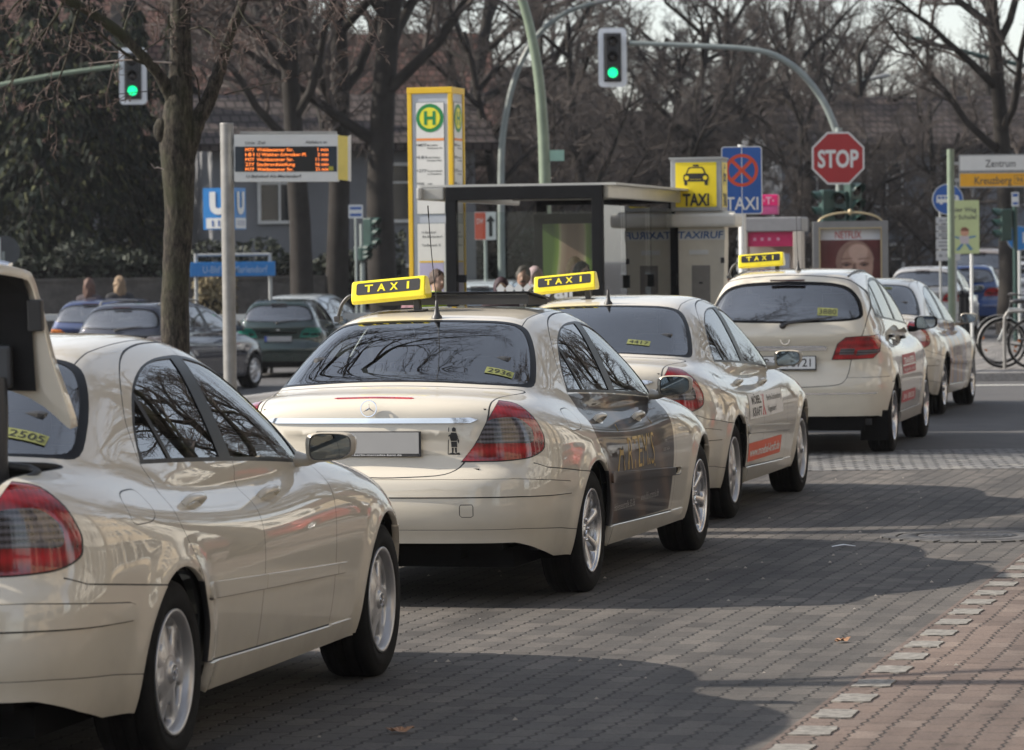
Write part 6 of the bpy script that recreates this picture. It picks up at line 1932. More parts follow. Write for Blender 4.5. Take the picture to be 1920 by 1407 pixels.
def poster_stand():
    Y = 60; a = at(1524, 470, Y); b = at(1665, 470, Y); W = b.x - a.x; zt = at(1595, 415, Y).z - .11; s = 7354 / Y
    e = empty('poster_display', ((a.x + b.x) / 2, Y, .11), R(-4)); tag(e, 'glazed advertising case with a film service poster of a bald head, arched top', 'billboard')
    m = MB(); H = 1.95; zc = zt - H / 2
    for sx in (-1, 1): m.box((sx * (W / 2 - .05), 0, zc), (.10, .22, H), 0, bev=.008)
    m.box((0, 0, zt - .05), (W - .19, .22, .10), 0); m.box((0, 0, zt - H + .06), (W - .19, .22, .12), 0)
    m.box((0, .06, zc), (W - .2, .05, H - .2), 0)
    m.box((0, 0, .15), (.5, .2, .35), 0)
    m.build('case', [simple('case_grey', (.19, .19, .19), .5, .2, var=.08)], e)
    g = MB()
    for sx in (-1, 1): g.box((sx * (W / 2 - .108), -.10, zc), (.018, .03, H - .18), 0)
    g.box((0, -.10, zt - .108), (W - .21, .03, .018), 0)
    pts = [(W * .42 * math.cos(q), 0, zt - .02 + .155 * math.sin(q)) for q in [PI * k / 16 for k in range(17)]]
    g.tube(pts, .016, 8); g.ball((0, 0, zt + .14), (.035, .03, .05), 8)
    g.build('gilt_trim', [simple('gilt', (.42, .34, .20), .4, .3, var=.05)], e)
    w2 = W / 2 - .118
    q = MB()
    def rc(x0, x1, z0, z1, mi, y): q.add([(x0, y, z0), (x1, y, z0), (x1, y, z1), (x0, y, z1)], [(0, 1, 2, 3)], mi)
    zw0 = at(1595, 450, Y).z - .11
    rc(-w2, w2, zt - H + .13, zt - .12, 0, .030); rc(-w2, w2, zw0, zt - .12, 1, .028)
    # head: layered flat shapes printed on the poster
    hz = at(1603, 493, Y).z - .11; hx = .07
    def shape(pts, mi, y): q.add([(hx + x, y, hz + z) for x, z in pts], [tuple(range(len(pts)))], mi)
    hd = [(.295 * math.cos(t) * (1 if math.sin(t) > 0 else .95), .345 * math.sin(t) * (1.0 if math.sin(t) > 0 else 1.6)) for t in [2 * PI * k / 40 for k in range(40)]]
    shape(hd, 2, .026); shape([(x * .82 + .04, z * .88 - .01) for x, z in hd], 3, .025); shape([(x * .5 + .05, z * .32 + .17) for x, z in hd], 4, .024)
    for sx, w in ((-.13, 1.0), (.14, .9)):
        shape([(sx + .085 * w * math.cos(t), -.02 + .035 * math.sin(t)) for t in [2 * PI * k / 16 for k in range(16)]], 5, .023)
        shape([(sx + .03 * w * math.cos(t), -.035 + .018 * math.sin(t)) for t in [2 * PI * k / 12 for k in range(12)]], 6, .022)
        shape([(sx - .10, .045), (sx + .09, .045 + .02), (sx + .09, .075), (sx - .08, .065)], 5, .0225)
    shape([(-.035, -.02), (.01, .0), (.03, -.25), (.07, -.30), (-.03, -.33), (-.06, -.28)], 5, .0235)
    shape([(-.12, -.43), (.12, -.42), (.10, -.455), (-.10, -.46)], 6, .023)
    add_text(q, 'NETFLIX', flat(-.03, zw0 + (zt - .12 - zw0) * .5, .024), w=.40, cap=.115, mi=7, bold=.01)
    q.build('poster', [simple('poster_maroon', (.13, .022, .022), .5, var=.25, scale=3), simple('poster_white', (.80, .82, .86), .5, var=.02), simple('skin_print_dark', (.34, .20, .16), .6, var=.15), simple('skin_print', (.52, .33, .26), .6, var=.12), simple('skin_print_light', (.66, .45, .37), .6, var=.08), simple('skin_print_shade', (.22, .12, .095), .6, var=.1), simple('print_dark', (.03, .02, .02), .6, var=0), simple('print_red', (.55, .04, .03), .5, var=0)], e)
    c = MB(); c.box((0, -.09, zc), (W - .2, .006, H - .2), 0); c.build('glass', [glass_mat('poster_glass', (.96, .96, .96), 1.15)], e)
poster_stand()

# ---- traffic lights
M_GREENLAMP = simple('green_lamp', (.02, .6, .2), .4, var=0, emit=(.005, .62, .22), es=1.6)
M_DARKLENS = simple('dark_lens', (.010, .008, .008), .25, var=0)
def signal_head(parent, x, z, h=.92, board=True, w=.30, on=2, y=0.0):
    e = empty('signal_head', (x, y, z), 0, parent)
    m = MB(); m.box((0, 0, 0), (w, .22, h), 0, bev=.03); m.build('housing', [M_BLACK if board else M_DARKGREEN], e)
    if board:
        b = MB(); plate_xz(b, rrect(w + .26, h + .25, .09, 6), .02, .035, 1); plate_xz(b, rrect(w + .05, h + .05, .02, 4), .012, .02, 0); b.build('backboard', [M_BLACK, simple('board_white', (.78, .80, .82), .5, var=.05)], e)
    for k in range(3):
        zz = h / 2 - h * (k + .5) / 3
        l = MB()
        l.lathe([(.0005, 0.0), (.095, -.004), (.100, -.012)], 24, 0, Matrix.Translation((0, -.118, zz)) @ Matrix.Rotation(R(-90), 4, 'Z'))
        l.build('lamp', [M_GREENLAMP if (k == on) else M_DARKLENS], e)
        v = MB(); n = 14
        vs = []
        for i in range(n + 1):
            q = R(-20) + R(220) * i / n
            for d in (.0, .17 if i not in (0, n) else .05): vs.append((.112 * math.cos(q), -.11 - d * (.5 + .5 * math.sin(q)), zz + .112 * math.sin(q)))
        v.add(vs, [(2 * i, 2 * i + 1, 2 * i + 3, 2 * i + 2) for i in range(n)], 0, True)
        v.build('visor', [M_BLACK if board else M_DARKGREEN], e)
    return e
def arm_light_centre():
    Y = 78; base = at(1578, 600, Y); 
    e = empty('traffic_light', (base.x, Y, ground_z(base.x, Y)), 0); tag(e, 'traffic light showing green on a curved arm to the left, pole behind the stop sign', 'traffic light')
    z0 = ground_z(base.x, Y)
    L = lambda px, py: at(px, py, Y) - Vector((base.x, Y, z0))
    pts = [L(1578, 600)] + [L(*p) for p in ((1577, 330), (1573, 270), (1560, 225), (1537, 180), (1500, 135), (1455, 105), (1400, 92), (1300, 86), (1180, 81))]
    pts[0].z = 0
    m = MB(); m.tube([pts[0], pts[1]] + smooth_poly(pts[1:], 4)[1:], [.075] * 2 + [.07] * 14 + [.05] * 30, 10) if False else None
    sp = smooth_poly(pts[1:], 5)
    allp = [pts[0]] + sp
    m.tube(allp, [.08 - .035 * i / (len(allp) - 1) for i in range(len(allp))], 12)
    m.build('pole', [M_GREYPOLE], e)
    c = L(1148.5, 108); signal_head(e, c.x, c.z, h=.92)
def arm_light_left():
    Y = 80; base = at(-330, 500, Y); zg = ground_z(base.x, Y)
    e = empty('traffic_light', (base.x, Y, zg), 0); tag(e, 'traffic light showing green hung from an arm at far left, seen through the branches', 'traffic light')
    L = lambda px, py: at(px, py, Y) - Vector((base.x, Y, zg))
    pts = [L(-330, 520), L(-330, 300), L(-310, 240), L(-240, 205), L(-100, 180), L(0, 160), L(120, 138), L(225, 124)]
    pts[0].z = 0
    m = MB(); sp = smooth_poly(pts, 5); m.tube(sp, [.08 - .035 * i / (len(sp) - 1) for i in range(len(sp))], 10); m.build('pole', [M_GREENPOLE], e)
    c = L(249, 143); signal_head(e, c.x, c.z, h=.90)
arm_light_centre(); arm_light_left()
def side_signals():
    Y = 67.5; b = at(1574, 400, Y)
    e = empty('traffic_light', (b.x, Y, .11), 0); tag(e, 'cluster of dark green signal heads turned aside under the stop sign', 'traffic light')
    zt = at(1574, 240, Y).z - .11
    m = MB(); m.tube([(0, 0, 0), (0, 0, zt)], .06, 12); m.build('pole', [M_GREYPOLE], e)
    zc = at(1574, 400, Y).z - .11
    for dx, rz, dz in ((-.22, 78, 0.0), (.22, -35, .12), (.02, 15, -.02)):
        h = signal_head(e, dx, zc + dz, h=.80, board=False, w=.26, on=-1, y=-.05)
        h.rotation_euler = (0, 0, R(-rz))
    # stop sign in front of the pole: its own thing
    Y2 = 67.3; c = at(1571.5, 297, Y2)
    s = empty('stop_sign', (c.x, Y2, c.z), 0); tag(s, 'red octagonal STOP sign with white rim above the signal heads', 'road sign')
    s.rotation_euler = (0, R(.0), 0)
    Rr = .475 / math.cos(R(22.5)) * .945
    oc = lambda r: [(r * math.cos(R(22.5 + 45 * k)), r * math.sin(R(22.5 + 45 * k))) for k in range(8)]
    p = MB(); plate_xz(p, oc(Rr), -.012, .0, 0); plate_xz(p, oc(Rr * .935), -.014, -.012, 1)
    p.box((0, .03, -.1), (.10, .05, .3), 2)
    p.build('sign_plate', [M_SIGNWHITE, M_SIGNRED, M_SIGNGREY], s)
    t = MB(); add_text(t, 'STOP', flat(0, 0, -.0165), w=.70, cap=.30, bold=.03); t.build('lettering', [M_SIGNWHITE], s)
side_signals()

# ---- direction signs
def direction_signs():
    Y = 60; b = at(1784, 500, Y)
    e = empty('sign_post', (b.x, Y, .11), R(0)); tag(e, 'pale green pole carrying white Zentrum and amber Kreuzberg direction boards', 'direction sign')
    zt = at(1784, 280, Y).z - .11
    m = MB(); m.tube([(0, 0, 0), (0, 0, zt)], .056, 16)
    for k in range(7): m.tube([(0, 0, zt - .08 - .14 * k), (0, 0, zt - .095 - .14 * k)], .0585, 16)
    m.build('pole', [M_GREENPOLE], e)
    for nm, py0, py1, mat, txt, w, tx in (('direction_board', 290, 322, M_SIGNWHITE, 'Zentrum', .46, 1875), ('direction_board', 323, 352, M_SIGNYEL, 'Kreuzberg', .565, 1861)):
        z1, z0 = at(1860, py0, Y).z - .11, at(1860, py1, Y).z - .11
        x0 = at(1797, 300, Y).x - b.x; x1 = x0 + 1.55
        h = empty('direction_board', ((x0 + x1) / 2, -.03, (z0 + z1) / 2), 0, e)
        W, H = x1 - x0, z1 - z0
        p = MB(); plate_xz(p, rrect(W, H, .02, 4), -.02, .02, 0); plate_xz(p, rrect(W - .035, H - .04, .012, 4), -.023, -.02, 1)
        if nm and py0 == 290: pass
        p.box((-W / 2 - .03, 0, 0), (.08, .03, .05), 0)
        p.build('panel', [M_SIGNGREY, mat], h)
        t = MB(); tx_ = at(tx, 300, Y).x - b.x - (x0 + x1) / 2
        add_text(t, txt, flat(tx_, -.005, -.026), w=w, cap=.115 if txt == 'Zentrum' else .12, bold=.006)
        if txt == 'Kreuzberg':
            bx = at(1911, 330, Y).x - b.x - (x0 + x1) / 2
            for dx0, dx1, dz0, dz1 in ((-.085, .085, .058, .064), (-.085, .085, -.064, -.058), (-.085, -.079, -.06, .06), (.079, .085, -.06, .06)):
                t.add([(bx + dx0, -.026, dz0), (bx + dx1, -.026, dz0), (bx + dx1, -.026, dz1), (bx + dx0, -.026, dz1)], [(0, 1, 2, 3)])
            add_text(t, '96', flat(bx, 0, -.026), w=.11, cap=.075)
        t.build('lettering', [M_INKG], h)
direction_signs()

def round_bus_sign():
    Y = 72; b = at(1777, 374, Y); s = 7354 / Y
    e = empty('bus_lane_sign', (b.x, Y, .0), 0); tag(e, 'round blue bus lane sign with white supplementary plates behind the green pole', 'road sign')
    z = b.z
    for x in (-.14, .14): 
        m = MB(); m.tube([(x, .03, 0), (x, .03, z - .2)], .022, 8); m.build('post', [M_SIGNGREY], e)
    p = MB(); r = .285
    plate_xz(p, circ(r, 36), -.01, 0, 0, (0, z)); plate_xz(p, circ(r - .014, 36), -.012, -.01, 1, (0, z))
    bus = [(-.21, -.06), (-.205, .055), (-.19, .075), (.17, .075), (.195, .055), (.21, -.01), (.21, -.06)]
    plate_xz(p, bus, -.015, -.012, 0, (0, z))
    for k in range(5): plate_xz(p, rrect(.05, .045, .006, 3), -.017, -.015, 1, (-.155 + .068 * k, z + .03))
    for x in (-.12, .12): plate_xz(p, circ(.03, 12), -.016, -.012, 0, (x, z - .065))
    p.build('disc', [M_SIGNWHITE, M_BLUE], e)
    q = MB(); zz = z - .32
    for k, (h, tx) in enumerate(((.13, 'Anfang'), (.12, None), (.12, None), (.20, None), (.20, '8-18h'))):
        q.box((0, 0, zz - h / 2), (.44, .012, h - .012), 0)
        if tx: add_text(q, tx, flat(-.02, zz - h / 2, -.008), w=.30, cap=.055, mi=1)
        else:
            for j in range(2): q.box((-.02, -.0075, zz - h * (.33 + .33 * j)), (.32, .002, .016), 1)
        zz -= h + .01
    q.build('supplementary_plates', [simple('plate_grey_white', (.45, .46, .48), .5, var=.05), M_INKG], e)
round_bus_sign()

def school_poster():
    Y = 70; a = at(1777, 430, Y); b = at(1836, 430, Y); z0, z1 = at(1810, 476, Y).z, at(1810, 376, Y).z
    e = empty('school_route_sign', ((a.x + b.x) / 2, Y, .11), R(-1)); tag(e, 'pale green hanging sign about the school route with a drawn child', 'sign')
    W = b.x - a.x; zc = (z0 + z1) / 2 - .11; H = z1 - z0
    m = MB(); xp = at(1822, 500, Y).x - (a.x + b.x) / 2; m.tube([(xp, .03, 0), (xp, .03, zc + .2)], .028, 8); m.build('pole', [M_SIGNWHITE], e)
    p = MB(); plate_xz(p, rrect(W, H, .01, 2), -.01, .0, 0, (0, zc))
    add_text(p, 'Freier Weg', flat(-.02, zc + H * .33, -.012), w=W * .92, cap=.085, mi=1, bold=.015)
    add_text(p, 'zur Schule!', flat(-.02, zc + H * .19, -.012), w=W * .92, cap=.085, mi=1, bold=.015)
    # simple drawn walking child
    def sh(pts, mi, y=-.012): p.add([(x, y, zc + z) for x, z in pts], [tuple(range(len(pts)))], mi)
    sh([(.02 + .075 * math.cos(t), -.10 + .065 * math.sin(t)) for t in [2 * PI * k / 18 for k in range(18)]], 2)
    sh([(-.06, -.07), (-.03, -.01), (.04, .0), (.10, -.05), (.09, -.075)], 3, -.013)
    sh([(-.08, -.16), (.10, -.16), (.09, -.30), (-.05, -.30)], 4); sh([(-.08, -.18), (-.20, -.14), (-.20, -.17), (-.08, -.22)], 5, -.0125); sh([(.10, -.17), (.22, -.15), (.22, -.18), (.10, -.21)], 5, -.0125)
    sh([(-.05, -.30), (.01, -.30), (-.08, -.42), (-.14, -.41)], 5, -.0125); sh([(.03, -.30), (.09, -.30), (.17, -.40), (.11, -.42)], 5, -.0125)
    p.build('panel', [simple('pale_green', (.48, .55, .28), .6, var=.04), M_INKG, simple('cartoon_skin', (.55, .30, .20), .6, var=0), simple('cartoon_hair', (.20, .07, .04), .6, var=0), simple('cartoon_shirt', (.50, .45, .47), .6, var=0), simple('cartoon_blue', (.10, .22, .34), .6, var=0)], e)
school_poster()

def far_right_light():
    Y = 76; b = at(1904, 500, Y)
    e = empty('traffic_light', (b.x, Y, 0), 0); tag(e, 'small green traffic light facing left on a post at the right edge', 'traffic light')
    m = MB(); m.tube([(0, 0, 0), (0, 0, at(1904, 385, Y).z)], .05, 10); m.build('pole', [M_DARKGREEN], e)
    c = at(1885, 422, Y) - b; h = signal_head(e, c.x, at(1885, 422, Y).z, h=.62, board=False, w=.22, on=-1, y=0); h.rotation_euler = (0, 0, R(-80))
    p = MB(); z = at(1904, 374, Y).z; plate_xz(p, rrect(.14, .27, .01, 3), -.06, -.05, 0, (0, z)); plate_xz(p, rrect(.10, .06, .006, 3), -.062, -.06, 1, (0, z + .08)); plate_xz(p, rrect(.10, .05, .006, 3), -.062, -.06, 1, (0, z - .08))
    p.build('small_plate', [M_SIGNWHITE, M_BLUE], e)
    Y2 = 77; c = at(1911, 447, Y2)
    e2 = empty('cycle_path_sign', (c.x, Y2, 0), 0); tag(e2, 'round blue sign with white figures at the right edge of the view', 'road sign')
    m = MB(); m.tube([(0, .03, 0), (0, .03, c.z)], .03, 8); m.build('pole', [M_SIGNWHITE], e2)
    p = MB(); plate_xz(p, circ(.245, 32), -.01, 0, 0, (0, c.z)); plate_xz(p, circ(.235, 32), -.012, -.01, 1, (0, c.z))
    for x in (-.09, .09): plate_xz(p, rrect(.05, .16, .02, 4), -.014, -.012, 0, (x, c.z - .02)); plate_xz(p, circ(.03, 12), -.014, -.012, 0, (x, c.z + .09))
    p.build('disc', [M_SIGNWHITE, M_BLUE2], e2)
far_right_light()

# ---- tall lamps
def lamp_post(name, label, Y, base, pts, r0, r1, mat, head=None, extra=None):
    b = at(base[0], base[1], Y); zg = ground_z(b.x, Y)
    e = empty(name, (b.x, Y, zg)); tag(e, label, 'street lamp', 'curved street lamps')
    L = lambda p: at(p[0], p[1], Y) - Vector((b.x, Y, zg))
    P = [Vector((0, 0, 0))] + smooth_poly([L(p) for p in pts], 5)
    m = MB(); m.tube(P, [r0 + (r1 - r0) * i / (len(P) - 1) for i in range(len(P))], 12); m.build('pole', [mat], e)
    h = MB(); q, pr = P[-1], P[-2]; d = (q - pr).normalized()
    h.tube([q - d * .05, q + d * .10, q + d * .55, q + d * .70], [.05, .08, .09, .03], 10)
    h.build('lamp_head', [M_SIGNGREY], e)
    if extra: extra(e, L)
    return e
def street_plate(e, L):
    m = MB(); c = L((1040, 292)); m.box((c.x, 0, c.z), (.30, .03, .17), 0); m.box((c.x - .18, 0, c.z), (.1, .02, .03), 0); m.build('number_plate', [simple('plate_mint', (.28, .46, .38), .5, var=.05)], e)
lamp_post('street_lamp', 'thick pale green lamp post bending left out of the frame behind the shelter', 62, (1022, 600), [(1022, 340), (1018, 240), (1008, 130), (985, 20), (950, -60), (880, -130), (800, -160)], .095, .05, M_GREENPOLE, extra=street_plate)
lamp_post('street_lamp', 'thin grey lamp post arching to the right at mid picture', 92, (942, 600), [(940, 460), (940, 300), (948, 220), (968, 140), (1005, 70), (1060, 25), (1118, 5)], .085, .05, M_GREYPOLE)
lamp_post('street_lamp', 'faint distant lamp post with a long arch left of the direction boards', 150, (1710, 640), [(1709, 420), (1710, 345), (1722, 310), (1745, 275), (1780, 252), (1812, 246)], .10, .05, M_GREYPOLE)
lamp_post('street_lamp', 'faint far lamp arm rising behind the traffic light arch', 130, (1455, 640), [(1455, 400), (1460, 290), (1480, 230), (1515, 185), (1560, 162), (1630, 148)], .09, .04, M_GREYPOLE)
def timber_arm():
    Y = 120; a = at(1712, 72, Y); b = at(2060, 150, Y)
    e = empty('street_lamp', (b.x, Y, 0)); tag(e, 'dark lamp arm poking in among the branches at top right', 'street lamp', 'curved street lamps')
    m = MB(); m.tube([(0, 0, 0), (0, 0, b.z - .5), (-.3, 0, b.z), (at(1850, 108, Y).x - b.x, 0, at(1850, 108, Y).z), (at(1735, 78, Y).x - b.x, 0, at(1735, 78, Y).z)], [.12, .1, .08, .07, .06], 8); m.build('pole', [M_DARKGREEN], e)
    m = MB(); p = Vector((at(1735, 78, Y).x - b.x, 0, at(1735, 78, Y).z)); q = Vector((a.x - b.x, 0, a.z)); m.tube([p, q.lerp(p, .2), q], [.08, .09, .04], 8); m.build('lamp_head', [M_DARKGREEN], e)
timber_arm()

# ---- small signs in the middle distance
def small_sign(name, label, cat, Y, px, py, w, h, mats, draw, base=None, r=.03):
    b = at(px, py, Y); zg = ground_z(b.x, Y) if base is None else base
    e = empty(name, (b.x, Y, zg)); tag(e, label, cat)
    m = MB(); m.tube([(0, .03, 0), (0, .03, b.z - zg + h * .4)], r, 8); m.build('pole', [M_GREYPOLE], e)
    p = MB(); draw(p, b.z - zg, w, h); p.build('panel', mats, e)
def red_white(p, z, w, h):
    plate_xz(p, rrect(w, h, .01, 3), -.01, 0, 0, (0, z)); plate_xz(p, rrect(w * .5, h * .96, .01, 3), -.013, -.01, 1, (-w * .24, z))
    p.add([(w * .25 + x, -.014, z + q) for x, q in ((-.03, -h * .38), (.03, -h * .38), (.03, h * .15), (.08, h * .15), (0, h * .38), (-.08, h * .15), (-.03, h * .15))], [tuple(range(7))], 2)
    add_text(p, 'DW', flat(-w * .24, z + h * .18, -.015), w=w * .3, cap=h * .2, mi=0)
small_sign('arrow_sign', 'red and white sign with an upward arrow seen between pillar and shelter glass', 'sign', 66, 910, 424, .36, .47, [M_SIGNWHITE, M_REDORANGE, M_BLACK], red_white)
def bluewhite(p, z, w, h):
    plate_xz(p, rrect(w, h, .01, 3), -.01, 0, 0, (0, z)); plate_xz(p, rrect(w * .8, h * .2, .005, 3), -.013, -.01, 1, (0, z + h * .25)); plate_xz(p, rrect(w * .8, h * .2, .005, 3), -.013, -.01, 1, (0, z - h * .25))
small_sign('bus_notice', 'small white and blue notice on a post left of the yellow pillar', 'sign', 82, 667, 397, .30, .28, [M_SIGNWHITE, M_BLUE], bluewhite)
def mid_signal():
    Y = 84; b = at(690, 500, Y); zg = ground_z(b.x, Y)
    e = empty('traffic_light', (b.x, Y, zg)); tag(e, 'small dark green traffic light beyond the cars left of the yellow pillar', 'traffic light')
    m = MB(); m.tube([(-.12, 0, 0), (-.12, 0, at(690, 420, Y).z - zg)], .05, 8); m.build('pole', [M_GREYPOLE], e)
    h = signal_head(e, .05, at(690, 438, Y).z - zg, h=.66, board=False, w=.24, on=-1); h.rotation_euler = (0, 0, R(60))
    h = signal_head(e, -.15, at(680, 476, Y).z - zg, h=.30, board=False, w=.24, on=-1); h.rotation_euler = (0, 0, R(60))
mid_signal()
def left_edge_sign():
    Y = 60; b = at(6, 472, Y); zg = ground_z(b.x, Y)
    e = empty('road_sign', (b.x, Y, zg)); tag(e, 'grey back of a round sign with a white edge at the far left border', 'road sign')
    m = MB(); m.tube([(0, 0, 0), (0, 0, b.z - zg)], .035, 8); m.build('pole', [M_GREYPOLE], e)
    p = MB(); plate_xz(p, circ(.24, 28), -.02, 0, 0, (.02, b.z - zg)); p.box((-.06, -.03, b.z - zg), (.05, .02, .42), 1); p.build('disc', [simple('sign_back_dark', (.05, .055, .06), .6, var=.1), M_SIGNWHITE], e)
left_edge_sign()
def railing(name, label, x0, x1, Y, ztop, mat, n=8, bars=2):
    zg = ground_z((x0 + x1) / 2, Y)
    e = empty(name, ((x0 + x1) / 2, Y, zg)); tag(e, label, 'railing')
    L = x1 - x0; h = ztop - zg
    m = MB()
    for k in range(bars): m.box((0, 0, h - .06 - k * .42), (L, .05, .13), 0, bev=.01)
    m.build('rail', [mat], e)
    for k in range(n):
        p = MB(); p.box((-L / 2 + L * (k + .5) / n, .05, h / 2), (.07, .07, h), 0); p.build('post', [M_SIGNGREY], e)
railing('guard_rail', 'pale guard rail behind the dark parked cars at left', at(-60, 590, 78).x, at(330, 590, 78).x, 78, at(100, 590, 78).z, M_PALE)
railing('guard_rail', 'short pale guard rail glimpsed between pole and green hatchback', at(380, 600, 79).x, at(700, 600, 79).x, 79.3, at(470, 590, 79.3).z, M_PALE)

# ---- bicycles
def bicycle(loc, rz, label, frame, mud=True, lean=4, saddle=True, steer=18):
    e = empty('bicycle', loc, rz); tag(e, label, 'bicycle', 'bicycles at the stand')
    e.rotation_euler = (R(lean), 0, rz)
    r = .345
    fm = simple('bike_' + frame, {'dark': (.03, .035, .035), 'silver': (.30, .32, .33), 'black': (.015, .015, .016)}[frame], .35, .4, var=.05)
    for x, ang in ((0, 0), (1.07, steer)):
        w = empty('wheel', (x, 0, r), 0, e); w.rotation_euler = (0, 0, R(ang))
        t = MB(); t.tube([(r * math.cos(2 * PI * k / 40) * .96, 0, r * math.sin(2 * PI * k / 40) * .96) for k in range(41)], .017, 8, 0, cap=False); t.build('tyre', [M_TYRE], w)
        s = MB(); s.tube([(r * .90 * math.cos(2 * PI * k / 40), 0, r * .90 * math.sin(2 * PI * k / 40)) for k in range(41)], .010, 6, 0, cap=False)
        for k in range(28):
            a = 2 * PI * k / 28; s.tube([(.02 * math.cos(a + .8), .02 * (-1)**k, .02 * math.sin(a + .8)), (r * .9 * math.cos(a), 0, r * .9 * math.sin(a))], .0013, 3, 0, cap=False)
        s.tube([(0, -.05, 0), (0, .05, 0)], .018, 8)
        s.build('rim', [M_STEEL], w)
        for q_, a_ in (((.16, 0, .17), 40), ((-.16, 0, -.2), 30)): f = MB(); f.box(q_, (.045, .012, .025), 0, Matrix.Rotation(R(a_), 4, 'Y')); f.build('reflector', [M_ORANGELENS], w)
        if mud:
            g = MB(); pts = [(r * 1.06 * math.cos(R(a)), 0, r * 1.06 * math.sin(R(a))) for a in range(-10 if x == 0 else 30, 190, 10)]
            for i in range(len(pts) - 1):
                a, b = Vector(pts[i]), Vector(pts[i + 1]); g.add([a + Vector((0, -.025, 0)), b + Vector((0, -.025, 0)), b + Vector((0, .025, 0)), a + Vector((0, .025, 0)), a * 1.015 , b * 1.015], [(0, 1, 5, 4), (4, 5, 2, 3)], 0)
            g.build('mudguard', [M_STEEL], w)
    m = MB(); bb = (.43, 0, .28); st = (.30, 0, .78); hd = (.92, 0, .80); hb = (.955, 0, .64)
    for a, b, q in ((bb, st, .016), (bb, hb, .018), (st, hd, .014), (hd, hb, .018)): m.tube([a, b], q, 8)
    for s_ in (-.05, .05): m.tube([(0, s_, r), (bb[0], s_ * .6, bb[2])], .009, 6); m.tube([(0, s_, r), (st[0], s_ * .3, st[2] - .08)], .008, 6)
    for s_ in (-.05, .05): m.tube([(.96, s_ * .6, .62), (1.07, s_, r)], .011, 6)
    m.build('frame', [fm], e)
    h = MB(); h.tube([(.92, 0, .80), (.90, 0, .98)], .012, 8); h.tube(smooth_poly([(.76, -.29, 1.0), (.86, -.24, 1.01), (.93, -.05, 1.0), (.93, .05, 1.0), (.86, .24, 1.01), (.76, .29, 1.0)], 4), .012, 8)
    h.build('handlebar', [M_PLASTIC], e)
    if saddle:
        s = MB(); s.tube([(.30, 0, .78), (.28, 0, .90)], .013, 8); s.ball((.22, 0, .93), (.13, .075, .035), 12); s.ball((.36, 0, .925), (.10, .03, .028), 10); s.build('saddle', [M_PLASTIC], e)
    c = MB(); c.lathe([(.09, -.004), (.095, 0), (.09, .004)], 24, 0, Matrix.Translation((bb[0], -.05, bb[2])) @ Matrix.Rotation(R(90), 4, 'Z')); c.tube([(bb[0], -.07, bb[2]), (bb[0] + .14, -.07, bb[2] - .10)], .010, 6); c.box((bb[0] + .14, -.12, bb[2] - .10), (.09, .09, .02), 0); c.tube([(bb[0], .07, bb[2]), (bb[0] - .14, .07, bb[2] + .10)], .010, 6); c.box((bb[0] - .14, .12, bb[2] + .10), (.09, .09, .02), 0)
    c.build('crank', [M_PLASTIC], e)
    return e
p = at(1880, 690, 54.8)
bicycle((p.x - .0, 54.8, .12), R(6), 'city bicycle with bright mudguard, its rear wheel nearest the taxis', 'dark', steer=10)
bicycle((p.x + .33, 54.2, .12), R(10), 'dark bicycle leaning in front against the hoop stand', 'black', mud=False, lean=-4, steer=25)
bicycle((p.x + 1.2, 56.4, .12), R(160), 'silver bicycle parked farther back behind the stand', 'silver', lean=3)
def hoop(px, Y, lab):
    a = at(px, 690, Y); e = empty('cycle_stand', (a.x, Y, .11), R(-8)); tag(e, lab, 'cycle stand')
    m = MB(); m.tube(smooth_poly([(0, 0, 0), (0, 0, .62), (.03, 0, .76), (.12, 0, .80), (.60, 0, .80), (.69, 0, .76), (.72, 0, .62), (.72, 0, 0)], 4), .024, 10); m.build('hoop', [M_STEEL], e)
hoop(1884, 54.5, 'grey steel hoop bicycle stand at the right edge')
def bollard(px, py, Y, lab, h=.9):
    a = at(px, py, Y); e = empty('bollard', (a.x, Y, .0)); tag(e, lab, 'bollard')
    m = MB(); m.tube([(0, 0, 0), (0, 0, h)], .05, 12); m.build('shaft', [M_FRAMEBLK], e); m = MB(); m.ball((0, 0, h + .05), .065, 12); m.build('cap', [M_FRAMEBLK], e)
bollard(1803, 620, 66, 'dark round topped bollard beside the green sign pole', 1.0)
bollard(1812, 620, 68.5, 'second dark bollard just right of the round topped one', .95)
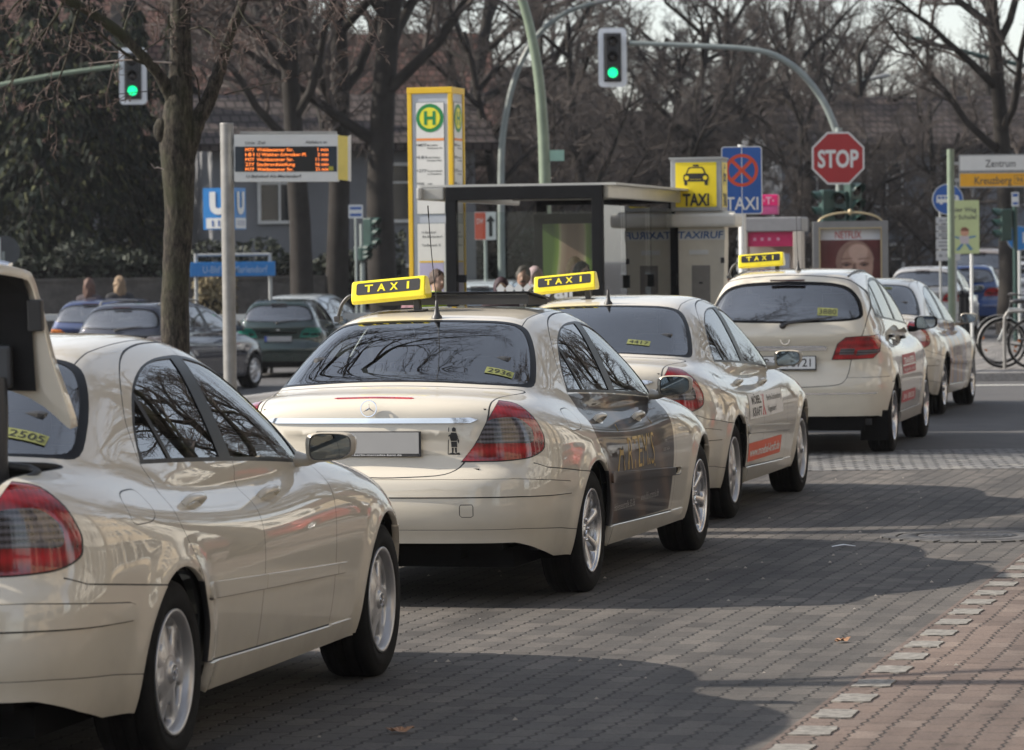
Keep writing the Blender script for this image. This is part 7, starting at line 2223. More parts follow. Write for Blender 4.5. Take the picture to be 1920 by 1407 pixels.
# ---------------------------------------------------------------- people
def cap_sdf(P, a, b, ra, rb):
    a, b = np.array(a, float), np.array(b, float); ab = b - a
    t = np.clip(((P - a) @ ab) / (ab @ ab), 0, 1)
    return np.linalg.norm(P - (a + t[..., None] * ab), axis=-1) - (ra + (rb - ra) * t)
def ell_sdf(P, c, r):
    c, r = np.array(c, float), np.array(r, float)
    q = (P - c) / r; k = np.linalg.norm(q, axis=-1)
    return (k - 1) * min(r)
def person_field(X, Y, Z, pose):
    P = np.stack([X, Y, Z], -1)
    hx, hz = 0.0, 1.60
    d = smin(ell_sdf(P, (0, .0, hz), (.074, .095, .115)), ell_sdf(P, (0, -.025, hz - .065), (.055, .068, .062)), .03)      # skull and jaw; faces -Y
    d = smin(d, cap_sdf(P, (0, -.088, hz + .005), (0, -.112, hz - .030), .010, .015), .012)      # nose
    d = smin(d, ell_sdf(P, (0, -.082, hz - .066), (.025, .014, .008)), .010)                     # lips
    for s in (-1, 1):
        d = -smin(-d, ell_sdf(P, (s * .031, -.098, hz + .008), (.017, .014, .011)), .012)         # eye sockets
        d = smin(d, ell_sdf(P, (s * .031, -.078, hz + .006), (.012, .012, .009)), .004)
        d = smin(d, ell_sdf(P, (s * .078, .01, hz - .005), (.010, .020, .032)), .008)             # ears
    d = smin(d, cap_sdf(P, (0, .015, hz - .07), (0, .02, 1.42), .052, .058), .03)                # neck
    t = smin(cap_sdf(P, (-.13, .02, 1.36), (.13, .02, 1.36), .085, .085), ell_sdf(P, (0, .02, 1.18), (.165, .115, .24)), .10)
    t = smin(t, ell_sdf(P, (0, .02, .97), (.165, .125, .14)), .08)
    d = smin(d, t, .05)
    for s in (-1, 1):
        el = pose.get('elbow', (.26, .03, 1.08)); ha = pose.get('hand', (.25, -.06, .84))
        e = (s * el[0], el[1], el[2]); h = (s * ha[0], ha[1], ha[2])
        d = smin(d, cap_sdf(P, (s * .185, .02, 1.37), e, .058, .045), .04)
        d = smin(d, cap_sdf(P, e, h, .045, .030), .02)
        hv = np.array(h) - np.array(e); hv = hv / np.linalg.norm(hv)
        pc = np.array(h) + hv * .045
        d = smin(d, cap_sdf(P, h, pc, .026, .028), .01)
        for k in range(4):
            o = np.array((0, (k - 1.5) * .016, 0)); L = (.062, .072, .068, .052)[k]
            d = smin(d, cap_sdf(P, pc + o, pc + o + hv * L + np.array((-s * .012, 0, 0)), .0095, .008), .004)
        d = smin(d, cap_sdf(P, np.array(h) + hv * .01, np.array(h) + hv * .05 + np.array((0, -.035, 0)), .011, .009), .006)
        f = pose.get('step', 0) * s
        kn = (s * .10, f * .6 - .02, .50); an = (s * .105, f + .02, .09)
        d = smin(d, cap_sdf(P, (s * .09, .02, .90), kn, .088, .058), .04)
        d = smin(d, cap_sdf(P, kn, an, .056, .040), .02)
        d = smin(d, cap_sdf(P, (an[0], an[1] + .03, .045), (an[0], an[1] - .14, .035), .045, .035), .02)
    return d
PERSON_MESH = {}
def person(loc, rz, scale, label, hair='short', haircol=(.03, .02, .015), top=(.05, .05, .06), legs=(.03, .03, .04), skin=(.42, .26, .19), pose=None, group=None, head_turn=0.0, extra=None):
    pose = pose or {}
    key = tuple(sorted(pose.items()))
    if key not in PERSON_MESH:
        P, F = surface_nets(lambda x, y, z: person_field(x, y, z, pose), (-.42, -.40, -.02), (.42, .40, 1.76), .0165)
        # pull towards the field
        for _ in range(2):
            e = .003; f = person_field(P[:, 0], P[:, 1], P[:, 2], pose)
            g = np.stack([(person_field(P[:, 0] + (e if i == 0 else 0), P[:, 1] + (e if i == 1 else 0), P[:, 2] + (e if i == 2 else 0), pose) - f) / e for i in range(3)], 1)
            P = P - g * (f / np.maximum((g * g).sum(1), .2))[:, None]
        PERSON_MESH[key] = (P, F)
    P, F = PERSON_MESH[key]
    e = empty('person', loc, rz); tag(e, label, 'person', group); e.scale = (scale,) * 3
    me = bpy.data.meshes.new('body'); me.from_pydata(P.tolist(), [], F.tolist())
    nm = 'p%03d_' % len(bpy.data.objects)
    sk = simple(nm + 'skin', skin, .55, var=.08); tp = simple(nm + 'top', top, .9, var=.3, scale=9, bump=.3); lg = simple(nm + 'legs', legs, .9, var=.2); sh = simple('shoe_dark', (.02, .018, .016), .6, var=.1)
    ey = simple('eye_dark', (.03, .022, .02), .3, var=0); lp = simple('lips', tuple(skin[i] * (1.0, .62, .62)[i] for i in range(3)), .5, var=0)
    for m in (sk, tp, lg, sh, ey, lp): me.materials.append(m)
    c = P[F].mean(1)
    ha = pose.get('hand', (.25, -.06, .84))
    mi = np.where(c[:, 2] > 1.475, 0, np.where(c[:, 2] > .93, 1, np.where(c[:, 2] > .08, 2, 3)))
    nearh = np.minimum(np.linalg.norm(c - np.array((ha[0], ha[1], ha[2] - .03)), axis=1), np.linalg.norm(c - np.array((-ha[0], ha[1], ha[2] - .03)), axis=1)) < .12
    mi = np.where(nearh, 0, mi)
    eye = (np.abs(np.abs(c[:, 0]) - .031) < .012) & (np.abs(c[:, 2] - 1.606) < .006) & (c[:, 1] < -.06)
    mi = np.where(eye, 4, mi)
    lip = (np.abs(c[:, 0]) < .024) & (np.abs(c[:, 2] - 1.534) < .008) & (c[:, 1] < -.07)
    mi = np.where(lip, 5, mi)
    me.polygons.foreach_set('material_index', mi.astype(int).tolist()); me.polygons.foreach_set('use_smooth', [True] * len(F))
    link(bpy.data.objects.new('body', me), e)
    rng = random.Random(len(label))
    if hair != 'none':
        def hf(x, y, z):
            Q = np.stack([x, y, z], -1)
            if hair == 'scarf':
                d = ell_sdf(Q, (0, .012, 1.605), (.098, .112, .132)); d = smin(d, ell_sdf(Q, (0, .03, 1.49), (.10, .10, .085)), .06)
                cut = ell_sdf(Q, (0, -.12, 1.585), (.066, .10, .085)); return -smin(-d, cut, .015)
            d = ell_sdf(Q, (0, .018, 1.618), (.087, .105, .118))
            if hair == 'long':
                d = smin(d, ell_sdf(Q, (0, .07, 1.50), (.085, .055, .17)), .05)
                d = smin(d, cap_sdf(Q, (-.075, .01, 1.60), (-.085, .02, 1.42), .03, .025), .03); d = smin(d, cap_sdf(Q, (.075, .01, 1.60), (.085, .02, 1.42), .03, .025), .03)
            elif hair == 'full':
                d = smin(d, ell_sdf(Q, (0, .06, 1.58), (.092, .075, .105)), .04)
            cut = ell_sdf(Q, (0, -.115, 1.575), (.070, .085, .092))
            d = -smin(-d, cut, .012)
            if hair in ('short',):
                d = np.maximum(d, (1.565 - z) - .4 * (y + .0))
            d = d + .005 * np.sin(x * 160 + z * 30) * np.sin(z * 50 + y * 60) + .006 * np.sin(x * 70) * np.sin(z * 34 + 1)
            return d
        HP, HF = surface_nets(hf, (-.16, -.20, 1.24), (.16, .20, 1.78), .0125)
        hm = bpy.data.meshes.new('hair'); hm.from_pydata(HP.tolist(), [], HF.tolist()); hm.materials.append(simple(nm + 'hair', haircol, .7, var=.35, scale=40, bump=.5)); hm.polygons.foreach_set('use_smooth', [True] * len(HF))
        link(bpy.data.objects.new('headscarf' if hair == 'scarf' else 'hair', hm), e)
    if extra == 'moustache':
        m = MB(); m.tube(smooth_poly([(-.034, -.078, 1.543), (-.014, -.100, 1.552), (0, -.104, 1.549), (.014, -.100, 1.552), (.034, -.078, 1.543)], 3), [.004] + [.009] * 11 + [.004], 6) if False else m.tube([(-.034, -.078, 1.543), (-.016, -.098, 1.551), (0, -.103, 1.549), (.016, -.098, 1.551), (.034, -.078, 1.543)], [.004, .009, .008, .009, .004], 8)
        m.build('moustache', [simple('moustache_grey', (.06, .05, .05), .9, var=.2)], e)
    return e
def person_at(px, py, Y, rz, label, standing=None, **kw):
    """put the middle of the head at a pixel, feet on the ground: the height follows"""
    c = at(px, py, Y); zg = kw.pop('zg', None)
    if zg is None: zg = .11
    s = (c.z - zg) / 1.60
    return person((c.x, Y, zg), rz, s, label, **kw)
person_at(820, 526, 40.2, R(35), 'young person with short brown hair and bright green jacket looking down', hair='short', haircol=(.06, .035, .025), top=(.28, .42, .03), legs=(.03, .08, .20), skin=(.40, .26, .20))
person_at(786, 541, 40.6, R(150), 'person with light reddish hair mostly hidden by the taxi roof sign', hair='full', haircol=(.30, .16, .09), top=(.22, .12, .14))
person_at(940, 540, 39.2, R(4), 'woman in a dark purple headscarf facing the camera in the shelter', hair='scarf', haircol=(.045, .018, .030), top=(.06, .03, .04), skin=(.40, .25, .17))
person_at(981, 520, 39.9, R(-6), 'older man with dark grey hair and moustache looking from the shelter', hair='short', haircol=(.045, .035, .032), top=(.03, .03, .035), skin=(.33, .19, .14), extra='moustache')
person_at(1004, 520, 41.5, R(20), 'person in a pale pink headscarf half hidden behind the older man', hair='scarf', haircol=(.42, .30, .33), top=(.30, .22, .25), skin=(.40, .26, .2))
person_at(1092, 513, 39.3, R(25), 'dark haired person in glasses beside the right shelter post', hair='full', haircol=(.012, .010, .010), top=(.10, .075, .06), skin=(.34, .21, .16))
person_at(1078, 504, 41.0, R(10), 'tall blond person behind the dark haired one in the shelter', hair='full', haircol=(.42, .30, .16), top=(.20, .17, .13), skin=(.42, .28, .21))
for px, py, Y, rz, hc, tp, lab in ((168, 536, 71, 160, (.10, .05, .035), (.05, .04, .045), 'woman with brown hair walking beyond the parked cars'), (224, 532, 71.5, 200, (.22, .15, .09), (.025, .025, .028), 'woman with long blond hair walking beyond the parked cars')):
    c = at(px, py, Y); person((c.x, Y, ground_z(c.x, Y)), R(rz), (c.z - ground_z(c.x, Y)) / 1.60, lab, hair='long', haircol=hc, top=tp, pose={'step': .12}, group='people walking on the far side')
person_at(1360, 535, 49.5, R(80), 'person in an orange jacket just right of the call post', hair='short', haircol=(.20, .09, .05), top=(.45, .15, .04))
# ---------------------------------------------------------------- houses and greenery
def tile_mat(name, a, b):
    t = NT(name); t.set(rough=.85, spec=.25)
    w = t.node('TexBrick'); w.inputs['Scale'].default_value = 1.0; w.inputs['Brick Width'].default_value = .24; w.inputs['Row Height'].default_value = .2; w.inputs['Mortar Size'].default_value = .03
    w.inputs['Color1'].default_value = (*a, 1); w.inputs['Color2'].default_value = (*b, 1); w.inputs['Mortar'].default_value = (a[0] * .25, a[1] * .25, a[2] * .25, 1)
    mp = t.node('Mapping'); t.link(t.coord('Object'), mp.inputs['Vector']); mp.inputs['Rotation'].default_value = (R(90), 0, 0); mp.inputs['Scale'].default_value = (1, 1, 1)
    t.link(mp.outputs[0], w.inputs['Vector'])
    n = t.noise(.8, 5, .7); c = t.mixc(1.0, w.outputs['Color'], t.ramp(n, [(.3, (.6, .6, .6)), (.7, (1.25, 1.25, 1.25))]), 'MULTIPLY')
    t.base(c); t.bump(w.outputs['Fac'], .4, .03)
    return t.mat
M_TILE = tile_mat('roof_tiles_red', (.105, .055, .045), (.080, .046, .040))
M_TILE2 = tile_mat('roof_tiles_brown', (.070, .054, .050), (.058, .048, .046))
M_RENDER = simple('render_grey', (.16, .165, .17), .9, var=.16, scale=.5)
M_RENDER2 = simple('render_pale', (.52, .50, .45), .9, var=.14, scale=.5)
M_RENDER3 = simple('render_ochre', (.42, .34, .24), .9, var=.14, scale=.5)
M_BRICKW = simple('wall_stone_dark', (.075, .068, .062), .9, var=.35, scale=3, bump=.5)
M_WINDOW = simple('window_glass_dark', (.02, .025, .03), .06, var=0)
M_WFRAME = simple('window_frame', (.55, .55, .53), .5, var=.05)
def house(loc, rz, W, D, H, roofh, label, wall, roof, rows=2, cols=5, gable=True, over=.5, ww=1.0, wh=1.4, chim=1, hip=0.0, name='house', shop=False, dorm=0):
    e = empty(name, loc, rz); tag(e, label, 'house' if name == 'house' else 'building')
    m = MB(); m.box((0, 0, H / 2 - .4), (W, D, H + .8), 0)
    if gable and hip == 0:
        m.add([(-W / 2, -D / 2, H), (-W / 2, D / 2, H), (-W / 2, 0, H + roofh), (W / 2, -D / 2, H), (W / 2, D / 2, H), (W / 2, 0, H + roofh)], [(0, 2, 1), (3, 4, 5)], 0)
    m.build('wall', [wall], e)
    r = MB(); o = over
    s = roofh / (D / 2)
    y0, z0 = D / 2 + o, H - o * s
    for sg in (-1, 1):
        a, b = (-W / 2 - o, sg * y0, z0), (W / 2 + o, sg * y0, z0); c, d = (W / 2 + o - hip, 0, H + roofh), (-W / 2 - o + hip, 0, H + roofh)
        up = Vector((0, 0, .18))
        vs = [Vector(q) for q in (a, b, c, d)]; vs += [v + up for v in vs]
        fs = [(0, 1, 2, 3), (7, 6, 5, 4), (0, 4, 5, 1), (1, 5, 6, 2), (3, 7, 4, 0)]
        r.add(vs, fs, 0)
    if hip:
        for sg in (-1, 1): r.add([(sg * (W / 2 + o), -y0, z0 + .18), (sg * (W / 2 + o), y0, z0 + .18), (sg * (W / 2 + o - hip), 0, H + roofh + .18)], [(0, 1, 2)], 0)
    rf = r.build('roof', [roof], e)
    for k in range(chim):
        c = MB(); x = -W * .25 + k * W * .4; c.box((x, -.6, H + roofh + .2), (.7, .6, 1.8), 0); c.build('chimney', [M_BRICKW], rf)
    for k in range(dorm):
        x = -W / 2 + W * (k + .5) / dorm; c = MB(); yy = -D * .28
        c.box((x, yy, H + roofh * .45), (1.3, 1.4, 1.3), 0); c.box((x, yy - .1, H + roofh * .45 + .72), (1.6, 1.9, .12), 1); c.box((x, yy - .71, H + roofh * .45), (.9, .04, .9), 2); c.build('dormer', [wall, roof, M_WINDOW], rf)
    fh = H / rows
    for i in range(rows):
        for j in range(cols):
            x = -W / 2 + W * (j + .5) / cols; z = fh * (i + .52)
            if shop and i == 0: w_, h_ = W / cols * .8, fh * .72
            else: w_, h_ = ww, wh
            q = MB()
            q.box((x, -D / 2 - .02, z), (w_, .05, h_), 0)
            q.box((x, -D / 2 - .05, z), (.05, .05, h_), 1); q.box((x, -D / 2 - .055, z + h_ * .18), (w_, .045, .05), 1)
            for sx in (-1, 1): q.box((x + sx * w_ / 2, -D / 2 - .05, z), (.08, .08, h_ + .08), 1)
            for sz in (-1, 1): q.box((x, -D / 2 - .052, z + sz * h_ / 2), (w_ - .09, .085, .08), 1)
            q.build('window', [M_WINDOW, M_WFRAME], e)
    return e
def wpos(px, Y): return at(px, 480, Y).x
# visible beyond the trees
house((wpos(455, 118), 118, -.4), R(6), 14, 11, 4.6, 4.2, 'grey rendered house with steep red tiled roof behind the street tree', M_RENDER, M_TILE, cols=6)
house((wpos(150, 122), 122, -.4), R(-4), 13, 10, 7.4, 4.8, 'grey house with red tiles behind the dark evergreens at left', M_RENDER, M_TILE, cols=5)
house((wpos(600, 96), 100, -.4), R(10), 6.5, 7, 5.0, 1.2, 'plain pale grey annex wall behind the tree trunks left of the yellow pillar', simple('render_blue_grey', (.165, .17, .18), .9, var=.12, scale=.5), M_TILE2, rows=2, cols=2, chim=0)
house((wpos(860, 150), 150, -.2), R(0), 16, 12, 5.4, 3.7, 'far house with brown hipped roof above the yellow pillar', M_RENDER, M_TILE2, cols=6, hip=4)
house((wpos(1160, 160), 160, -.2), R(4), 20, 12, 4.6, 2.8, 'far house with long brown roof behind the centre trees', M_RENDER2, M_TILE2, cols=8, hip=4)
house((wpos(1440, 190), 190, 0), R(-2), 14, 12, 6.6, 2.0, 'far flat roofed block with reddish walls behind the stop sign', simple('wall_redbrown', (.17, .11, .10), .9, var=.2, scale=.6), M_TILE2, rows=3, cols=9, chim=0)
house((wpos(1690, 125), 128, 0), R(8), 9, 8, 5.2, 1.5, 'low pale blue grey building behind the advertising case', simple('render_bluish', (.17, .185, .21), .9, var=.12, scale=.5), M_TILE2, rows=2, cols=4, chim=0)
house((wpos(1900, 200), 200, 0), R(-6), 18, 12, 5.5, 2, 'distant house behind the direction boards at right', M_RENDER, M_TILE2, rows=3, cols=6)
def low_wall():
    Y = 92; x0, x1 = at(-80, 560, Y).x, at(640, 560, Y).x; zg = -.37
    e = empty('garden_wall', ((x0 + x1) / 2, Y, zg)); tag(e, 'low dark stone garden wall under the hedge at left', 'wall')
    zt = at(150, 528, Y).z - zg
    m = MB(); m.box((0, 0, zt / 2), (x1 - x0, .35, zt), 0); m.box((0, 0, zt + .03), (x1 - x0 + .1, .42, .08), 0); m.build('masonry', [M_BRICKW], e)
low_wall()
def hedge(name, label, x0, x1, Y, z0, z1, n, seed, mat=None, depth=.6, cat='hedge'):
    rng = random.Random(seed); m = MB()
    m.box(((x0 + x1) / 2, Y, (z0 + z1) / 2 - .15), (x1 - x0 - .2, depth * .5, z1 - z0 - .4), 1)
    def cf(r):
        x = r.uniform(x0, x1); top = z1 + .25 * math.sin(x * 1.7) + .15 * math.sin(x * 4.1)
        z = r.uniform(z0, top)
        return Vector((x, Y + r.uniform(-depth, depth) * .7, z)), None
    leaf_cards(m, rng, cf, n, .13)
    return tag(m.build(name, [mat or M_IVY, M_UNDER]), label, cat)
hedge('hedge', 'dark evergreen hedge above the garden wall at left', at(-80, 500, 93.5).x, at(760, 500, 93.5).x, 93.5, .6, at(200, 470, 93.5).z, 9000, 4)
hedge('hedge', 'dark green hedge behind the shelter and pillar', at(640, 500, 98).x, at(1250, 500, 98).x, 98, -.3, at(900, 455, 98).z, 8000, 5)
hedge('shrub', 'dry tan shrub between the trunk and the pole beneath the blue board', at(365, 540, 90).x, at(440, 540, 90).x, 90, -.3, at(400, 530, 90).z, 1500, 6, simple('dry_shrub', (.16, .13, .07), .9, var=.4), depth=.8, cat='shrub')

# street tree in front of the cars at left: trunk and two big limbs placed where they grow
def street_tree():
    Y = 34; b = at(330, 660, Y)
    e = empty('street_tree', (b.x, Y, .11)); tag(e, 'bare street tree with mossy brown trunk forking beside the display pole', 'tree')
    L = lambda px, py, dy=0: at(px, py, Y + dy) - Vector((b.x, Y, .11))
    s = Y / 7354.
    t = MB()
    tp = [(328, 560, 26), (331, 480, 26), (335, 400, 27), (334, 330, 31), (332, 270, 33), (334, 220, 30), (338, 160, 23), (339, 100, 21), (338, 40, 20), (337, -30, 18), (333, -120, 15)]
    P = [Vector((0, 0, -.2)), Vector((0, 0, .35))] + [L(p[0], p[1]) for p in tp]
    P[0].x = P[1].x = L(329, 600).x
    rr = [.155, .125] + [p[2] * s for p in tp]
    N = 16; vs = []; rng = random.Random(8)
    from mathutils import noise as mn
    Q, RR = [], []
    for i in range(len(P) - 1):
        for k in range(6):
            f = k / 6; Q.append(P[i].lerp(P[i + 1], f)); RR.append(rr[i] * (1 - f) + rr[i + 1] * f)
    for p, r in zip(Q, RR):
        for k in range(N):
            a = 2 * PI * k / N; d = Vector((math.cos(a), math.sin(a), 0))
            q = p + d * r * (1 + .09 * mn.noise(Vector((d.x * 1.5, d.y * 1.5, p.z * 2.2))) + .05 * mn.noise(Vector((d.x * 6, d.y * 6, p.z * 9))))
            vs.append(q)
    t.add(vs, [(i * N + k, i * N + (k + 1) % N, (i + 1) * N + (k + 1) % N, (i + 1) * N + k) for i in range(len(Q) - 1) for k in range(N)], 0, True)
    for (px, py, dx, r) in ((303, 245, -.05, .07), (352, 140, .05, .045), (355, 300, .05, .05)):
        c = L(px, py); t.ball((c.x, c.y - .03, c.z), (r, r * .9, r * 1.6), 10)
    t.build('trunk', [M_BARK], e)
    c = MB(); rng = random.Random(21)
    cfg = dict(levels=4, seg=[6, 6, 5, 4, 3], wob=[.08, .16, .2, .22, .25], up=[.02, .03, .02, 0, 0], n=[6, 6, 5, 4], lo=[.2, .15, .12, .1], spread=[.7, .75, .8, .8], len=[.5, .52, .5, .5], rr=[.4, .4, .45, .5], rmin=.0032)
    limbs = [([(335, 215, 0), (312, 165, -.05), (296, 138, -.1), (262, 100, -.15), (215, 55, -.2), (150, 12, -.3), (60, -30, -.5), (-60, -80, -.8)], [13, 12, 11, 10, 10, 9, 7, 4]),
             ([(352, 300, 0), (368, 235, .0), (390, 190, .05), (405, 150, .05), (418, 110, .1), (430, 70, .1), (450, 20, .1), (475, -50, .2), (520, -140, .4)], [14, 15, 14, 13, 11, 10, 9, 7, 4]),
             ([(337, -60, 0), (350, -200, .3), (330, -400, .2)], [14, 10, 6]), ([(336, -20, 0), (250, -160, -.6), (140, -330, -1)], [11, 8, 5]), ([(339, -80, 0), (450, -220, .6), (620, -330, 1.0)], [11, 8, 5])]
    for pts, rad in limbs:
        sp = smooth_poly([L(*p) for p in pts], 5)
        rs = []
        for i in range(len(rad) - 1):
            for k in range(5): rs.append((rad[i] * (1 - k / 5) + rad[i + 1] * k / 5) * s * rng.uniform(.92, 1.1))
        rs.append(rad[-1] * s)
        c.tube(sp, rs, 12, 0)
    # twigs: drawn boughs with random spray
    def spray(p0, p1, r, n, up=0.0, Lf=.4):
        a, b_ = L(*p0), L(*p1); d = (b_ - a); ln = d.length
        cf = dict(cfg); cf['up'] = [up] * 5; cf['levels'] = 3; cf['n'] = [n, 5, 4]; cf['len'] = [Lf, .5, .5]
        grow(c, a, d.normalized(), ln, r * s, 1, rng, dict(cf, n=[0, n, 4, 3], levels=4, len=[0, Lf, .5, .5], lo=[.1, .1, .1, .1], seg=[6, 7, 5, 4, 3]))
    for a in (((300, 130, -.1), (0, 30, -.9), 3.0, 9, .0), ((150, 12, -.3), (40, 170, -1.2), 3.2, 9, -.10), ((120, 0, -.3), (-20, 190, -.4), 3.0, 8, -.06), ((200, 50, -.2), (90, -60, .6), 3, 8, 0), ((60, -30, -.5), (-30, 130, -.2), 2.6, 9, -.08),
              ((90, -20, -.4), (60, 90, -1.0), 2.4, 8, -.06), ((230, 70, -.2), (250, -60, .7), 2.5, 6, .03), ((262, 100, 0), (330, 30, -.6), 1.8, 6, .02), ((330, 60, 0), (240, 10, -.8), 2.0, 7, .0), ((350, 60, 0), (420, -20, -.9), 2.0, 7, 0),
              ((405, 150, 0), (520, 90, -.8), 1.8, 5, 0), ((375, 190, 0), (362, 110, -.4), 2.2, 3, .05), ((420, 178, 0), (560, 138, -.4), 1.3, 3, .0), ((437, 55, 0), (560, 20, -.6), 2.2, 8, .0), ((460, 0, 0), (640, -10, -.8), 2.4, 9, -.02),
              ((620, -330, 1), (700, 60, .2), 3.2, 12, -.05), ((600, -200, 1), (760, 90, 0), 2.6, 12, -.05), ((560, -160, .5), (640, 60, .4), 2.6, 10, -.05), ((300, 165, 0), (200, 200, -.6), 1.2, 4, -.02), ((470, -60, .2), (420, 30, -1), 2, 7, -.05)):
        spray(a[0], a[1], a[2], a[3], a[4])
    # two pale dead twigs
    c.tube([L(322, 118, -.12), L(290, 116, -.15), L(262, 112, -.15), L(215, 114, -.2), L(165, 119, -.3)], [1.6 * s, 1.4 * s, 1.6 * s, 1.2 * s, .6 * s], 5, 2)
    c.tube([L(307, 318, -.12), L(296, 314, -.14), L(290, 316, -.14), L(283, 307, -.15)], [1.1 * s, 1.1 * s, .8 * s, .6 * s], 5, 2)
    c.build('crown', [M_BARK, simple('young_twig', (.085, .055, .045), .7, var=.3), simple('dead_twig', (.40, .34, .30), .7, var=.1)], e)
street_tree()

# protos
CFG_FINE = dict(CFG_BIG, n=[12, 10, 9, 8], rmin=.005)
CFG_LOW = dict(CFG_BIG, n=[13, 10, 9, 8], lo=[.12, .15, .1, .1], spread=[.85, .8, .8, .8], rmin=.0065)
PR = [tree_proto(1, 15, .27, CFG_FINE), tree_proto(2, 17, .30, CFG_FINE), tree_proto(3, 13, .22, CFG_LOW), tree_proto(4, 14, .24, CFG_LOW)]
rng = random.Random(77)
near = [(560, 88, 1, .95, 20), (632, 92, 0, 1.15, 70), (728, 90, 1, 1.2, 130), (520, 112, 3, 1.0, 10), (470, 104, 2, .9, 200), (1370, 118, 0, .80, 45), (1480, 135, 1, .72, 100), (1885, 84, 1, .78, 0), (1200, 125, 3, .85, 210), (1040, 120, 0, 1.05, 300), (880, 112, 1, .95, 160), (1610, 140, 0, .68, 33), (1130, 105, 2, .85, 95), (1290, 110, 3, .8, 280), (960, 98, 2, .8, 15)]
labs = {560: 'stout bare tree left of the yellow pillar, trunk near the display board', 632: 'bare tree with straight trunk between display board and yellow pillar', 728: 'thick dark trunk standing directly left of the yellow pillar', 1370: 'bare tree with forked dark trunk above the blue taxi sign', 1480: 'bare tree rising between the traffic light and the stop sign', 1885: 'large spreading bare tree at the top right corner', 1610: 'bare tree right behind the stop sign'}
for px, Y, k, s, a in near:
    x = wpos(px, Y)
    place_tree(PR[k], (x, Y, ground_z(x, Y)), R(a), s, labs.get(px, 'bare tree without leaves in the wooded belt across the junction'), 'bare trees across the junction' if px not in labs else None, sz=s)
for i in range(74):
    Y = 125 + 7.5 * (i // 3) + rng.uniform(-4, 4); px = 380 + 1600 * ((i * .381) % 1) ; x = wpos(px, Y); k = rng.randrange(4); s = rng.uniform(.5, .82)
    place_tree(PR[k], (x, Y, -.2), rng.uniform(0, 6.28), s, 'distant bare brown tree in the wooded belt, one among many alike', 'distant bare trees', sz=s * rng.uniform(.85, 1.05))
for i in range(14):
    Y = 112 + 5 * i; px = 1290 + (i * 233) % 640; x = wpos(px, Y)
    place_tree(PR[i % 4], (x, Y, -.1), rng.uniform(0, 6.28), rng.uniform(.55, .72), 'slender bare tree in the right half of the wooded belt', 'slender bare trees at right', sz=rng.uniform(.55, .72))
for i in range(16):
    Y = 104 + rng.uniform(0, 14); px = 760 + 66 * i + rng.uniform(-20, 20); x = wpos(px, Y)
    place_tree(PR[2 + i % 2], (x, Y, -.2), rng.uniform(0, 6.28), rng.uniform(.45, .62), 'low bare tree or tall shrub in the thicket behind the shelter', 'bare undergrowth trees', sz=rng.uniform(.42, .58))
CF = [conifer_mesh(1, 11.5, 2.4), conifer_mesh(2, 10, 2.1)]
for k, (px, Y, c, s, lab) in enumerate(((-20, 100, 0, 1.0, 'dark evergreen conifer at the far left edge'), (75, 96, 1, 1.0, 'dark drooping conifer left of the hanging traffic light'), (165, 98, 0, .95, 'dark conifer with visible stem below the hanging traffic light'), (255, 101, 1, .92, 'dark conifer just left of the street tree trunk'), (335, 106, 0, .8, 'dark conifer hidden behind the street tree trunk'))):
    x = wpos(px, Y); e = empty('conifer', (x, Y, -.37), k * 1.3); tag(e, lab, 'tree'); e.scale = (s, s, s)
    link(bpy.data.objects.new('trunk', CF[c][0]), e); link(bpy.data.objects.new('crown', CF[c][1]), e)

# the near side of the street, right of the view: it fills the reflections in paint and glass
PRN = (tree_proto(9, 13, .20, dict(CFG_FINE, rmin=.006), far=False), tree_proto(10, 12, .18, dict(CFG_FINE, rmin=.006), far=False))
for k, (x, y, s, c) in enumerate(((5.0, 24.5, 1.1, 0), (8.8, 35, 1.0, 1), (2.9, 8.5, .8, 1), (12, 45, 1.0, 0), (6.5, 14.5, .95, 0), (17, 58, 1.1, 1))):
    place_tree(PRN[c], (x, y, 0), k * 1.1 + .4, s, ('bare street tree on the reddish pavement', 'bare street tree farther along the pavement')[k % 2] + ', overhanging the %s' % ('taxi rank near the second taxi|third taxi and the bus lane|spot beside the camera|crossing street|pavement beside the first taxi|far corner|third taxi from the island'.split('|')[k]), 'bare trees along the near pavement')
def row_house(x, y, W, H, wall, lab, seed):
    return house((x, y, 0), -SY + R(-90), W, 10, H, 3.0, lab, wall, M_TILE, rows=4, cols=int(W / 2.6), ww=1.15, wh=1.7, name='apartment_house', shop=True, dorm=3)
row_house(22, 22, 17, 13, M_RENDER2, 'cream apartment house with shops on the near side of the street', 1)
row_house(27.5, 42, 16, 14, M_RENDER3, 'ochre apartment house with shops farther along the near side', 2)
row_house(32.5, 63, 18, 12, M_RENDER2, 'pale apartment house at the far end of the near side', 3)
row_house(16, 2, 15, 13, M_RENDER3, 'ochre apartment house beside the camera', 4)
